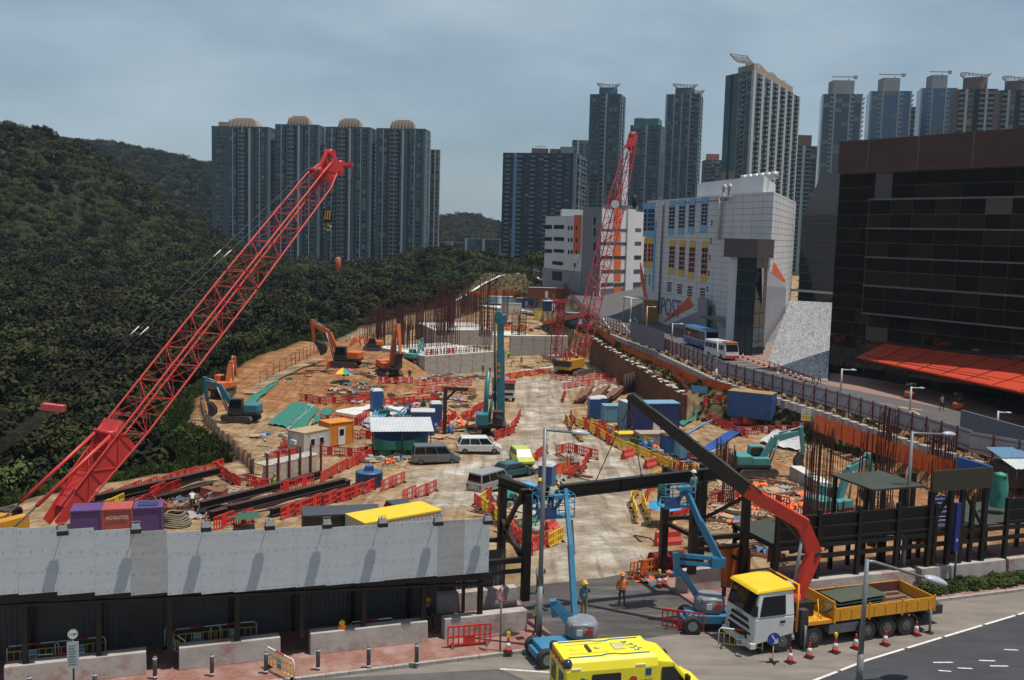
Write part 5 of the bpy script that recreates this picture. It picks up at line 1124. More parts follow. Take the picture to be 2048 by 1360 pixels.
# ================================================================== PEOPLE
m_skin = mat('skin', (.36, .20, .13), (.30, .16, .10), scale=8, rough=.6); m_boot = mat('boot_black', (.02,.018,.016), rough=.7)
HAIR = mat('hair_black', (.012,.010,.009), rough=.7)
def person(loc, rz, label, shirt, trousers, helmet=None, vest=None, pose='stand', hat=None, scale=1.0, detail=True, cat='person', group=None):
 """one continuous skinned body, coloured by limb; helmet, vest, face and hands are children"""
 J = dict(pel=(0,0,.95), spn=(0,.0,1.15), chs=(0,.01,1.38), nck=(0,.0,1.50), hd0=(0,-.015,1.58), hd1=(0,-.01,1.70), shL=(.19,.01,1.42), elL=(.27,.02,1.13), wrL=(.27,-.06,.88), shR=(-.19,.01,1.42), elR=(-.27,.02,1.13), wrR=(-.27,-.06,.88),
    hpL=(.10,0,.90), knL=(.11,-.02,.50), anL=(.12,.02,.09), toL=(.13,-.15,.04), hpR=(-.10,0,.90), knR=(-.11,-.02,.50), anR=(-.12,.02,.09), toR=(-.13,-.15,.04))
 if pose == 'hip': J.update(elL=(.40,.06,1.18), wrL=(.20,-.06,1.02), elR=(-.28,.05,1.12), wrR=(-.24,-.10,.90), knL=(.14,-.03,.50), anL=(.17,.0,.09), toL=(.2,-.16,.04))
 if pose == 'walk': J.update(knL=(.11,-.14,.52), anL=(.12,-.12,.10), toL=(.13,-.29,.05), knR=(-.11,.02,.50), anR=(-.11,.22,.12), toR=(-.11,.08,.04), elL=(.27,.12,1.15), wrL=(.26,.10,.90), elR=(-.27,-.05,1.14), wrR=(-.25,-.26,.98))
 if pose == 'reach': J.update(elL=(.34,-.12,1.20), wrL=(.36,-.36,1.22), elR=(-.34,-.12,1.20), wrR=(-.34,-.36,1.18))
 if pose == 'carry': J.update(elL=(.30,-.05,1.20), wrL=(.16,-.18,1.45), elR=(-.27,.02,1.13), wrR=(-.27,-.06,.88))
 if pose == 'bend': J.update(spn=(0,-.12,1.12), chs=(0,-.34,1.22), nck=(0,-.46,1.25), hd0=(0,-.54,1.26), hd1=(0,-.63,1.30), shL=(.19,-.36,1.22), elL=(.24,-.42,.95), wrL=(.2,-.5,.72), shR=(-.19,-.36,1.22), elR=(-.24,-.42,.95), wrR=(-.2,-.5,.72))
 if pose == 'sit': J.update(pel=(0,.0,.50), spn=(0,.0,.70), chs=(0,-.03,.92), nck=(0,-.05,1.04), hd0=(0,-.08,1.12), hd1=(0,-.08,1.24), shL=(.19,-.02,.96), elL=(.25,-.12,.72), wrL=(.14,-.34,.62), shR=(-.19,-.02,.96), elR=(-.25,-.12,.72), wrR=(-.14,-.34,.62), hpL=(.11,-.05,.48), knL=(.14,-.44,.50), anL=(.14,-.50,.09), toL=(.14,-.66,.04), hpR=(-.11,-.05,.48), knR=(-.14,-.44,.50), anR=(-.16,-.62,.09), toR=(-.16,-.78,.04))
 rad = dict(pel=.145, spn=.13, chs=.155, nck=.058, hd0=.088, hd1=.092, shL=.075, shR=.075, elL=.052, elR=.052, wrL=.036, wrR=.036, hpL=.095, hpR=.095, knL=.066, knR=.066, anL=.045, anR=.045, toL=.04, toR=.04)
 E = [('pel','spn','s'),('spn','chs','s'),('chs','nck','k'),('nck','hd0','k'),('hd0','hd1','k'),('chs','shL','s'),('shL','elL','s'),('elL','wrL','s'),('chs','shR','s'),('shR','elR','s'),('elR','wrR','s'),('pel','hpL','t'),('hpL','knL','t'),('knL','anL','t'),('anL','toL','b'),('pel','hpR','t'),('hpR','knR','t'),('knR','anR','t'),('anR','toR','b')]
 nm = list(J); me = bpy.data.meshes.new('body'); me.from_pydata([Vector(J[k]) for k in nm], [(nm.index(a), nm.index(b)) for a, b, _ in E], [])
 tmp = bpy.data.objects.new('tmp', me); COL.objects.link(tmp); tmp.modifiers.new('skin', 'SKIN')
 if not me.skin_vertices: me.attributes
 sv = me.skin_vertices[0].data if me.skin_vertices else None
 if sv is None:
  bpy.context.view_layer.objects.active = tmp; bpy.ops.object.modifier_remove(modifier='skin'); bpy.ops.object.modifier_add(type='SKIN'); sv = me.skin_vertices[0].data
 for i, k in enumerate(nm): sv[i].radius = (rad[k]*(1.18 if k in ('pel','spn','chs') else 1), rad[k]*(.78 if k in ('pel','spn','chs') else 1)); sv[i].use_root = (k == 'pel')
 ss = tmp.modifiers.new('ss', 'SUBSURF'); ss.levels = ss.render_levels = 1
 dg = bpy.context.evaluated_depsgraph_get(); body = bpy.data.meshes.new_from_object(tmp.evaluated_get(dg)); bpy.data.objects.remove(tmp)
 MM = {'s': 0, 't': 1, 'k': 2, 'b': 3}
 body.materials.clear(); [body.materials.append(m) for m in (shirt, trousers, m_skin, m_boot)]
 segs = [(Vector(J[a]), Vector(J[b]), MM[c]) for a, b, c in E]
 for p in body.polygons:
  c = p.center; best = 9
  for a, b, m in segs:
   d = b-a; f = max(0, min(1, (c-a).dot(d)/d.length_squared)); dd = (c-a-d*f).length
   if dd < best: best, p.material_index = dd, m
  p.use_smooth = True
 root = empty('person', loc, rz, label, cat, group); root.scale = (scale,)*3
 bo = bpy.data.objects.new('body', body); COL.objects.link(bo); bo.parent = root
 hd = Vector(J['hd1']); up = (Vector(J['hd1'])-Vector(J['hd0'])).normalized(); fw = Vector((0,-1,0)) if abs(up.y) < .5 else Vector((0,-.5,-1)).normalized()
 rt_ = fw.cross(up).normalized(); fw = up.cross(rt_); HM = Matrix((rt_, -fw, up)).transposed().to_4x4(); HM.translation = hd
 b = MB(); b.X = HM; b.lathe([(.02,-.02),(.035,0)], n=6, c=(0,0,-.3)); b.v.clear(); b.f.clear(); b.mi.clear(); b.sm.clear()
 b.taper([(-.016,-.085,-.075),(.016,-.085,-.075),(.012,-.085,-.03),(-.012,-.085,-.03)], [(-.012,-.118,-.072),(.012,-.118,-.072),(.004,-.1,-.035),(-.004,-.1,-.035)])
 for x in (-.1, .1): b.box(x-.012, x+.012, -.015, .02, -.06, .0)
 b.build('nose_and_ears', m_skin, root)
 b = MB(); b.X = HM
 for x in (-.035, .035): b.box(x-.013, x+.013, -.096, -.09, -.03, -.018)
 b.box(-.025, .025, -.092, -.086, -.108, -.1); b.build('eyes_and_mouth', HAIR, root)
 b = MB(); b.X = HM; b.lathe([(.098,.0),(.1,.05),(.075,.1),(.02,.112)], n=10); b.build('hair', HAIR, root)
 if helmet:
  b = MB(); b.X = HM; b.lathe([(.15,.03),(.15,.045),(.125,.055),(.12,.10),(.085,.145),(.02,.16)], n=12); b.taper([(-.1,-.1,.035),(.1,-.1,.035),(.07,-.2,.02),(-.07,-.2,.02)], [(-.1,-.1,.05),(.1,-.1,.05),(.07,-.2,.03),(-.07,-.2,.03)]); b.build('helmet', helmet, root)
 if hat:
  b = MB(); b.X = HM; b.lathe([(.21,-.06),(.2,-.02),(.13,.03)], n=12); b.build('neck_shade', hat, root)
 if vest:
  b = MB(); C0, C1, C2 = Vector(J['pel']), Vector(J['spn']), Vector(J['chs']); n = 12; prev = None
  for f, w, d_ in ((-.05,.20,.15),(.35,.19,.145),(.7,.205,.15),(.95,.19,.14),(1.1,.13,.11)):
   c = lerp(C0, C2, f)+Vector((0,0,.05)); ax = (C2-C0).normalized(); sx = Vector((1,0,0)); sy = ax.cross(sx).normalized()
   ring = [b.P(c + sx*w*math.cos(2*math.pi*k/n) + sy*d_*math.sin(2*math.pi*k/n)) for k in range(n)]
   if prev: [b.F((prev[k], prev[(k+1)%n], ring[(k+1)%n], ring[k]), True) for k in range(n)]
   prev = ring
  v = b.build('vest', vest, root)
  b = MB(); c = lerp(C0, C2, .35)+Vector((0,0,.05)); ax = (C2-C0).normalized(); b.cyl(c-ax*.025, c+ax*.025, .2, n=12, caps=False)
  for i_, q_ in enumerate(b.v): dq = q_-c; sy = ax.cross(Vector((1,0,0))).normalized(); b.v[i_] = q_ - sy*dq.dot(sy)*.22
  b.build('reflective_band', mat('reflective_silver', (.5,.5,.46), rough=.4), v)
 for sgn, w, e in ((1,'wrL','elL'), (-1,'wrR','elR')):
  a, d = Vector(J[w]), (Vector(J[w])-Vector(J[e])).normalized(); sd = Vector((0,1,0)) if abs(d.z) > .6 else Vector((0,0,1)); sd = (sd-d*sd.dot(d)).normalized(); nr = d.cross(sd)
  b = MB(); b.tube([a-d*.02, a+d*.05, a+d*.09], [.032,.042,.036], n=6)
  for k, ln in enumerate((.075,.085,.08,.06)):
   o_ = sd*(.027-.018*k); b.tube([a+d*.08+o_, a+d*(.08+ln*.6)+o_+nr*.008*sgn, a+d*(.08+ln)+o_*.9+nr*.03*sgn], [.0095,.009,.007], n=5)
  b.tube([a+d*.03+sd*.035, a+d*.07+sd*.062, a+d*.1+sd*.06+nr*.015], [.012,.010,.008], n=5); b.build('hand', m_skin, root)
 return root
m_hy = mat('helmet_yellow', (.72,.46,.02), rough=.35); m_ho = mat('helmet_orange', (.72,.17,.02), rough=.35); m_hw = mat('helmet_white', (.7,.7,.68), rough=.35); m_hr = mat('helmet_red', (.55,.04,.03), rough=.35)
cl_navy = mat('cloth_navy', (.025,.035,.07), rough=.9); cl_jean = mat('cloth_jeans', (.06,.085,.14), rough=.9); cl_blue = mat('cloth_blue', (.07,.14,.27), rough=.9); cl_teal = mat('cloth_teal', (.10,.20,.22), rough=.9); cl_tan = mat('cloth_tan', (.30,.23,.15), rough=.9); cl_dk = mat('cloth_dark', (.03,.025,.03), rough=.9); cl_red = mat('cloth_maroon', (.12,.02,.025), rough=.9); cl_green = mat('cloth_green', (.02,.13,.07), rough=.9); cl_grey = mat('cloth_grey', (.2,.2,.21), rough=.9); cl_wht = mat('cloth_white', (.5,.5,.48), rough=.9)
v_org = mat('vest_orange', (.78,.22,.02), rough=.7); v_lime = mat('vest_lime', (.42,.62,.05), rough=.7); v_blue = mat('vest_blue', (.08,.22,.26), rough=.7); cl_org = mat('cloth_orange', (.75,.2,.02), rough=.85)
person(RF(5.9,.3,-.06), R(10), 'worker in orange top and jeans with orange helmet standing at the gate', cl_org, cl_jean, m_ho, v_org, 'hip')
person(RF(3.5,-.3,-.04), R(30), 'worker in blue-grey vest, tan trousers and yellow helmet carrying a cloth', v_blue, cl_tan, m_hy, v_blue, 'carry', hat=cl_tan)
person(RF(.35,-2.0,0), R(160), 'worker in green top with lime harness and orange helmet beside the lamp post', cl_green, cl_red, m_ho, v_lime, 'reach')
person(RF(2.6,3.4,-.12), R(200), 'worker in pale blue top and yellow helmet behind the lamp post', mat('cloth_pale_blue', (.25,.36,.45), rough=.9), cl_navy, m_hy, None, 'walk')
person(RF(-4.5,.3,.13), R(25), 'person in dark clothes and yellow cap sitting on a stool in the walkway', cl_dk, cl_dk, m_hy, None, 'sit')
o = empty('stool', RF(-4.5,.38,.13), RZ, 'small grey plastic stool under the sitting person', 'stool'); MB().box(-.17,.17,-.15,.15,.34,.39).build('seat', cl_grey, o); [MB().bar((x,y,0),(x*.8,y*.8,.34),.035).build('leg', cl_grey, o) for x in (-.17,.17) for y in (-.15,.15)]
# ================================================================== WHEELS, CRANE TRUCK
def wheel(root, x, y, z, r, w, rim=None, hub=True, name='wheel'):
 b = MB(); b.cyl((x,y-w/2,z),(x,y+w/2,z), r, n=20); o = b.build(name, m_rubber, root, bevel=.02)
 b = MB();
 for s in (-1, 1): b.cyl((x,y+s*w*.35,z),(x,y+s*(w/2+.012),z), r*.58, r*.5, n=14); b.cyl((x,y+s*w*.4,z),(x,y+s*(w/2+.04),z), r*.2, n=8)
 b.build('rim', rim or mat('rim_steel', (.16,.15,.14), rough=.5, metal=.5), o); return o
m_tyel = mat('truck_yellow', (.74,.33,.02), (.62,.27,.02), scale=1.5, rough=.45, dirt=(.35,.17,.05), dscale=1.6, dlo=.56, dhi=.75); m_cabw = mat('cab_white', (.62,.63,.63), (.56,.57,.57), scale=1, rough=.3, dirt=(.4,.37,.33), dscale=.9, dlo=.6, dhi=.85)
m_cyel = mat('cab_roof_yellow', (.80,.52,.01), (.74,.46,.01), scale=1, rough=.4); m_vglass = glassy('vehicle_glass', (.012,.014,.016), rough=.05, spec=.6); m_cred = mat('crane_red', (.58,.045,.022), (.50,.035,.02), scale=2, rough=.4); m_chas = mat('chassis_black', (.025,.022,.02), (.05,.042,.035), scale=3, rough=.7)
tr_loc = RF(14, -5.85, 0); truck = empty('crane_truck', tr_loc, RZ, 'white cabbed lorry with yellow roof, yellow dropside bed and red knuckle crane', 'truck')
TI = (Matrix.Translation(tr_loc) @ MR20).inverted()
MB().box(-4.4,5.3,-.5,.5,.72,1.12).build('chassis', m_chas, truck)
for x in (-3.4,-1.7,1.4,2.6,3.75):
 for y in (-1.05, 1.05): wheel(truck, x, y, .5, .5, .32)
cab = MB().taper([(-5.0,-1.22,.5),(-2.85,-1.22,.85),(-2.85,1.22,.85),(-5.0,1.22,.5)], [(-4.98,-1.24,1.75),(-2.85,-1.24,1.75),(-2.85,1.24,1.75),(-4.98,1.24,1.75)]).taper([(-4.98,-1.24,1.75),(-2.85,-1.24,1.75),(-2.85,1.24,1.75),(-4.98,1.24,1.75)], [(-4.72,-1.12,2.92),(-2.9,-1.12,2.95),(-2.9,1.12,2.95),(-4.72,1.12,2.92)]).build('cab', m_cabw, truck, bevel=.06)
MB().taper([(-4.95,-1.17,2.9),(-2.8,-1.2,2.95),(-2.8,1.2,2.95),(-4.95,1.17,2.9)], [(-4.8,-1.08,3.06),(-2.9,-1.12,3.16),(-2.9,1.12,3.16),(-4.8,1.08,3.06)]).build('cab_roof', m_cyel, truck, bevel=.05)
b = MB(); b.quad((-4.985,-1.12,1.82),(-4.985,1.12,1.82),(-4.765,1.03,2.84),(-4.765,-1.03,2.84)); b.build('windscreen', m_vglass, cab)
for s in (-1, 1):
 b = MB(); P_ = [(-4.75,s*1.262,1.85),(-3.35,s*1.262,1.85),(-3.35,s*1.17,2.75),(-4.55,s*1.17,2.75)]; b.quad(*(P_ if s < 0 else P_[::-1])); b.build('side_window', m_vglass, cab)
 MB().box(-3.62,-3.35,s*1.25-.01,s*1.25+.01,1.45,1.56).build('door_handle', m_black, cab)
 MB().box(-5.12,-5.0,s*1.36-.09,s*1.36+.09,1.95,2.45).build('mirror', m_black, cab); MB().tube([(-4.85,s*1.1,2.75),(-5.08,s*1.36,2.6),(-5.08,s*1.36,2.4)], .02, n=5).build('mirror_arm', m_black, cab)
 b = MB(); [b.cyl((-3.4+.68*math.cos(R(a)), s*1.02, .5+.68*math.sin(R(a))), (-3.4+.68*math.cos(R(a+20)), s*1.02, .5+.68*math.sin(R(a+20))), .1, n=6) for a in range(0,180,20)]; b.build('wheel_arch', m_cabw, truck)
 MB().box(-5.06,-4.98,s*.95-.2,s*.95+.2,.62,.9).build('headlight', mat('headlight_clear', (.55,.53,.5), rough=.15), cab)
MB().box(-5.16,-4.85,-1.24,1.24,.32,.62).build('bumper', m_cabw, truck, bevel=.04)
for z0, w_ in ((1.45,.75),(1.15,.85)): MB().taper([(-5.03,-w_,z0),(-5.03,w_,z0),(-4.95,w_,z0),(-4.95,-w_,z0)], [(-5.035,-w_+.12,z0+.16),(-5.035,w_-.12,z0+.16),(-4.95,w_-.12,z0+.16),(-4.95,-w_+.12,z0+.16)]).build('grille', m_black, cab)
MB().box(-5.05,-4.95,-.9,.9,.66,.98).build('lower_grille', m_black, cab)
text('ISUZU', .2, 'badge', mat('badge_chrome', (.12,.12,.12), rough=.3), cab, (-5.045,0,1.69), (R(90),0,R(-90)))
for y in (-.75, .75): MB().tube([(-5.02,y,1.86),(-4.96,y*.6,2.05),(-4.93,y*.2,2.1)], .015, n=4).build('wiper', m_black, cab)
# guard rail behind the cab
b = MB(); b.tube([(-2.65,-1.15,.9),(-2.65,-1.15,3.15),(-2.65,1.15,3.15),(-2.65,1.15,.9)], .06, n=6); b.build('cab_guard', m_tyel, truck)
# bed with dropsides
MB().box(-1.35,5.3,-1.22,1.22,1.14,1.3).build('bed_floor', mat('bed_timber', (.16,.08,.06), (.10,.06,.05), scale=3, rough=.9), truck)
MB().box(-2.3,-.6,-1.23,1.23,1.131,1.31).build('crane_deck', m_tyel, truck)
for (x0,x1,y0,y1) in ((-.55,1.4,-1.27,-1.22),(1.42,3.35,-1.27,-1.22),(3.37,5.32,-1.27,-1.22),(-.55,1.4,1.22,1.27),(1.42,3.35,1.22,1.27),(3.37,5.32,1.22,1.27),(5.3,5.36,-1.2,1.2),(-.62,-.56,-1.2,1.2)):
 h = 1.5 if x1 < -.5 else 1.0; d_ = MB().box(x0,x1,y0,y1,1.2,1.2+h*.62).build('dropside', m_tyel, truck)
 if x1-x0 > 1:
  for k in range(3): xx = x0+.3+k*.66; yy = y0 if y0 < 0 else y1; MB().box(xx-.04,xx+.04,yy-.025,yy+.025,1.22,1.74).build('rib', m_tyel, d_)
  MB().box(x0+.02,x1-.02,(y1+.004) if y0 < 0 else y0-.014,(y1+.014) if y0 < 0 else y0-.004,1.31,1.8).build('inner_lining', mat('bed_maroon', (.13,.035,.03), (.09,.03,.025), scale=2, rough=.8), d_)
for x in (-.6, 1.41, 3.36, 5.33):
 for s in (-1, 1): MB().box(x-.04,x+.04,s*1.25-.035,s*1.25+.035,1.1,1.92).build('bed_post', m_tyel, truck)
for s in (-1, 1):
 MB().box(-.75,1.0,s*.62 if s > 0 else -1.12,1.12 if s > 0 else -.62,.52,1.0).build('fuel_tank', m_grey, truck, bevel=.05)
 for x in (1.4,2.6,3.75):
  b = MB(); [b.bar((x+.62*math.cos(R(a)), s*1.05, .5+.62*math.sin(R(a))), (x+.62*math.cos(R(a+30)), s*1.05, .5+.62*math.sin(R(a+30))), .36, .03) for a in range(0,180,30)]; b.build('mudguard', m_chas, truck)
 MB().box(-2.45,-2.05,s*1.05-.18,s*1.05+.18,.25,1.9).build('outrigger', m_chas, truck); MB().cyl((-2.25,s*1.3,.05),(-2.25,s*1.3,1.2), .06, n=8).build('outrigger_leg', m_grey, truck); MB().cyl((-2.25,s*1.3,0),(-2.25,s*1.3,.05), .2, n=10).build('outrigger_pad', m_black, truck)
 MB().cyl((5.1,s*1.3,.05),(5.1,s*1.3,1.2), .06, n=8).build('outrigger_leg', m_grey, truck); MB().cyl((5.1,s*1.3,0),(5.1,s*1.3,.05), .2, n=10).build('outrigger_pad', m_black, truck)
MB().box(5.4,6.6,-.5,.7,.55,1.0).build('tail_box', m_chas, truck); MB().box(-2.3,-1.3,-.6,.6,1.31,2.0).build('crane_base', m_black, truck)
MB().box(4.9,5.4,-1.0,1.0,.62,.9).build('tail_bar', m_chas, truck)
# hoses
rgh = random.Random(2)
for k in range(7):
 x = -1.2+.12*k; b = MB(); b.tube([(x,-1.0+.1*k,1.4),(x+rgh.uniform(-.1,.3),-1.15,1.6+rgh.uniform(0,.4)),(x+.25,-.7,2.0),(x+.35,-.2,1.8),(x+.2,.2,1.5)], .022, n=5); b.build('hose', (mat('hose_green', (.03,.16,.11), rough=.5), m_black, mat('hose_teal', (.03,.18,.2), rough=.5))[k % 3], truck)
b = MB(); b.tube([(-1.45,-1.1,1.2),(-1.5,-1.2,1.8),(-1.35,-.9,2.25),(-1.1,-.6,2.0)], .02, n=5); b.build('hose', m_yelp, truck)
# knuckle crane
K0 = TI @ RF(12.05,-5.85,1.9); K1 = TI @ RP(1628,1106,-5.75); K2 = TI @ RP(1604,1046,-5.6); K3 = TI @ RP(1492,980,-4.3); K4 = TI @ RP(1256,792,.3)
K4 = K3 + (K4-K3)
MB().cyl((K0.x,K0.y,1.3),(K0.x,K0.y,2.3), .3, .26, n=12).build('crane_column', m_cred, truck)
def boxbeam(b, a, c, w, h0, h1):
 a, c = Vector(a), Vector(c); d = (c-a).normalized(); r = d.cross(Vector((0,0,1)) if abs(d.z) < .95 else Vector((0,1,0))).normalized(); u = r.cross(d)
 b.taper([a-r*w/2-u*h0/2, a+r*w/2-u*h0/2, a+r*w/2+u*h0/2, a-r*w/2+u*h0/2], [c-r*w/2-u*h1/2, c+r*w/2-u*h1/2, c+r*w/2+u*h1/2, c-r*w/2+u*h1/2])
b = MB(); boxbeam(b, K0, K1, .42, .5, .68); boxbeam(b, K1, K2, .40, .72, .62); b.build('inner_boom', m_cred, truck)
b = MB(); boxbeam(b, K2+(K2-K3).normalized()*.2, K3, .44, .62, .6); ob_ = b.build('outer_boom', m_cred, truck)
b = MB(); e = (K4-K3)
boxbeam(b, K3-e*.02, K3+e*.36, .36, .56, .52); boxbeam(b, K3+e*.36, K3+e*.62, .31, .46, .44); boxbeam(b, K3+e*.62, K3+e*.84, .27, .40, .38); boxbeam(b, K3+e*.84, K4, .22, .32, .3); ex = b.build('boom_extension', mat('boom_black', (.014,.013,.014), rough=.3), truck)
eu = Vector((0,0,1))
for f0, f1, off in ((-.12,.3,.42),(.2,.55,.36),(.45,.78,.32),(.7,.97,.27)):
 b = MB(); b.cyl(K3+e*f0+eu*off, K3+e*f1+eu*off, .055, n=7); b.cyl(K3+e*f0+eu*off+Vector((.12,.1,0)), K3+e*f1+eu*off+Vector((.12,.1,0)), .04, n=6); b.build('extension_cylinder', m_chas, ex)
b = MB(); b.cyl(lerp(K0,K1,.25)+Vector((-.35,0,0)), lerp(K1,K2,.55)+Vector((-.3,0,0)), .09, n=8); b.build('lift_cylinder', m_grey, truck); b = MB(); b.cyl(K1+Vector((-.1,0,.1)), lerp(K2,K3,.35)+Vector((0,0,-.35)), .09, n=8); b.build('luffing_cylinder', m_chas, truck)
MB().cyl(K1+Vector((0,-.28,0)), K1+Vector((0,.28,0)), .13, n=10).build('pivot_pin', m_chas, truck)
e2 = (K3-K2); dn = Vector((0,-.232,0))
for f in (.32, .5, .9):
 c = lerp(K2,K3,f)+dn; dx = e2.normalized()*.19; dz = Vector((0,0,1)); dz = (dz-e2.normalized()*dz.dot(e2.normalized())).normalized()*.11
 b = MB(); b.taper([c-dx-dz, c+dx-dz, c+dx+dz, c-dx+dz], [q_+Vector((0,-.012,0)) for q_ in (c-dx-dz, c+dx-dz, c+dx+dz, c-dx+dz)]); b.build('warning_label', m_yelp, ob_)
hookp = K4 + Vector((.1,0,-.55)); MB().tube([K4, K4+Vector((.05,0,-.25)), hookp], .05, n=6).build('hook', m_chas, truck)
hw_ = (Matrix.Translation(tr_loc) @ MR20) @ hookp
for k, p in enumerate(sling_pts):
 q_ = p.copy(); o = empty('lifting_sling', q_, 0, 'thin dark wire sling to the %s of the lifted girder' % ('left third','right third')[k], 'sling', 'slings on the lifted girder')
 b = MB(); b.cyl((0,0,0), hw_-q_, .025, n=6); b.build('wire', m_chas, o); MB().lathe([(.06,-.05),(.08,0),(.06,.08)], n=8).build('shackle', m_chas, o)
# load on the bed
m_oliv2 = mat('olive_plate', (.06,.075,.05), (.045,.058,.04), scale=1, rough=.6)
for k in range(5):
 x0 = -.35+.09*k; o = MB().box(0,2.9,-.95,.55,0,.035).build('steel_plate', m_oliv2); o.parent = None; o.matrix_world = Matrix.Translation(tr_loc) @ MR20 @ Matrix.Translation((x0, .1+.02*k, 1.31+.14*k)) @ Matrix.Rotation(R(1.2+.3*k), 4, 'Z') @ Matrix.Rotation(R(-1), 4, 'Y')
 tag(o, 'olive green steel plate on the truck bed, %s of the stack' % ('bottom','second','middle','fourth','topmost')[k], 'steel plate', 'steel plates on the truck bed')
for k in range(3):
 o = MB().bar((0,0,0),(2.0,0,0),.12,.1).build('timber_bearer', mat('bearer_timber', (.25,.14,.08), rough=.9)); o.matrix_world = Matrix.Translation(tr_loc) @ MR20 @ Matrix.Translation((2.9, -.6+.75*k, 1.38)) @ Matrix.Rotation(R(8-6*k), 4, 'Z'); tag(o, 'loose timber bearer lying at the rear of the truck bed, %s' % ('near side','middle','far side')[k], 'timber', 'timbers on the truck bed')
# ================================================================== AMBULANCE
am = empty('ambulance', RF(-2.0,-9.9,0), RZ-R(6), 'bright yellow ambulance with blue roof stripes passing in front of the gate', 'ambulance')
m_ay = mat('ambulance_yellow', (.80,.70,.03), (.76,.66,.03), scale=.6, rough=.35); m_abl = mat('ambulance_blue', (.015,.08,.22), rough=.4); m_ared = mat('ambulance_red', (.5,.05,.03), rough=.4)
body = MB().prism([(-1.12,.42),(1.12,.42),(1.12,2.35),(1.0,2.68),(.86,2.76),(-.86,2.76),(-1.0,2.68),(-1.12,2.35)], 0.05, 3.85, 'x').build('body', m_ay, am, bevel=.05)
cabp = MB().taper([(3.84,-1.08,.45),(3.84,1.08,.45),(3.84,1.05,2.55),(3.84,-1.05,2.55)], [(4.6,-1.04,.45),(4.6,1.04,.45),(4.55,.92,2.38),(4.55,-.92,2.38)]).taper([(4.6,-1.04,.45),(4.6,1.04,.45),(4.55,.92,2.38),(4.55,-.92,2.38)], [(5.45,-1.0,.45),(5.45,1.0,.45),(5.4,.88,1.45),(5.4,-.88,1.45)]).taper([(5.45,-1.0,.45),(5.45,1.0,.45),(5.4,.9,1.42),(5.4,-.9,1.42)], [(6.2,-.9,.45),(6.2,.9,.45),(6.1,.75,1.08),(6.1,-.75,1.08)]).build('cab', m_ay, am, bevel=.05)
b = MB(); b.quad((4.64,-.85,2.34),(5.4,-.8,1.5),(5.4,.8,1.5),(4.64,.85,2.34));
for i_ in range(4): b.v[i_] = b.v[i_]+Vector((.03,0,.035))
b.build('windscreen', m_vglass, cabp)
for s in (-1, 1):
 P_ = [(4.0,s*1.075,1.45),(5.15,s*1.0,1.45),(4.55,s*.975,2.2),(4.0,s*1.07,2.25)]; b = MB(); b.quad(*(P_ if s < 0 else P_[::-1])); b.build('side_window', m_vglass, cabp)
 b = MB(); y = s*1.125; b.prism([(1.15,1.45),(2.25,1.45),(2.3,1.5),(2.3,2.15),(2.25,2.2),(1.15,2.2),(1.1,2.15),(1.1,1.5)], y-.008, y+.008, 'y'); b.build('side_window', m_vglass, body)
 b = MB(); b.prism([(3.3,2.0),(3.55,2.0),(3.55,2.28),(3.3,2.28)], y-.006, y+.006, 'y'); b.build('blue_symbol', m_abl, body)
 b = MB(); b.prism([(.35,1.3),(.95,1.3),(.95,2.0),(.7,2.1),(.35,1.8)], y-.006, y+.006, 'y'); b.build('blue_emblem', m_abl, body)
 MB().cyl((2.8,y-.006,1.85),(2.8,y+.006,1.85), .17, n=16).build('crest', m_ared, body)
 for x in (.25, 2.9): MB().box(x,x+.4,s*1.1-.03,s*1.1+.03,2.42,2.47).build('marker_lamp', m_wht, body)
 for x in (.95, 5.0): wheel(am, x, s*.95, .36, .36, .25)
 MB().box(5.0,5.12,s*1.2-.14,s*1.2+.14,1.5,1.9).build('mirror', m_black, cabp)
 MB().lathe([(.2,-.1),(.2,.05),(.14,.16),(.02,.2)], n=12, c=(.16,s*.92,2.6)).build('beacon', mat('beacon_navy', (.03,.035,.06), rough=.15), am)
 b = MB(); P_ = [(.25,s*.72,2.767),(1.6,s*.72,2.767),(1.85,s*.62,2.767),(2.2,s*.62,2.767),(2.45,s*.72,2.767),(3.6,s*.72,2.767)]
 for a, c in zip(P_, P_[1:]): b.quad((a[0],a[1]-.05,a[2]),(c[0],c[1]-.05,c[2]),(c[0],c[1]+.05,c[2]),(a[0],a[1]+.05,a[2]))
 b.build('roof_stripe', m_abl, body)
 MB().box(.4,2.0,s*.42-.012,s*.42+.012,2.762,2.768).build('roof_line', m_ared, body)
 b = MB(); b.box(.03,.055,s*.52-.3,s*.52+.3,1.4,2.15); b.build('rear_window', m_vglass, body)
 MB().box(.02,.052,s*.52-.4,s*.52+.4,.6,1.25).build('rear_chequer', mat('chequer_lime', (.5,.62,.06), (.35,.4,.02), scale=20, rough=.5), body)
for k in range(6): MB().box(.0,.06,-.95+.35*k,-.78+.35*k,2.42,2.62).build('rear_chevron', m_ared, body)
for k in range(4): MB().box(-.02,.06,-.75+.5*k,-.62+.5*k,2.3,2.36).build('rear_lamp', m_wht, body)
MB().cyl((.75,.05,2.76),(.75,.05,2.79), .2, n=16).build('roof_hatch', m_ay, body); MB().box(2.3,2.75,-.3,.35,2.761,2.80).build('roof_vent', mat('vent_cream', (.6,.55,.2), rough=.5), body); MB().box(1.2,1.32,-.35,.25,2.761,2.83).build('antenna_bar', m_chas, body); MB().cyl((1.65,0,2.76),(1.65,0,2.82), .12, n=10).build('roof_antenna', mat('vent_cream', (.6,.55,.2)), body)
text('A735', .5, 'roof_number', m_abl, body, (3.05,0,2.768), (0,0,R(-62)), .002)
text('A735', .26, 'side_number', m_chas, body, (3.35,-1.13,1.75), (R(90),0,0), .002)
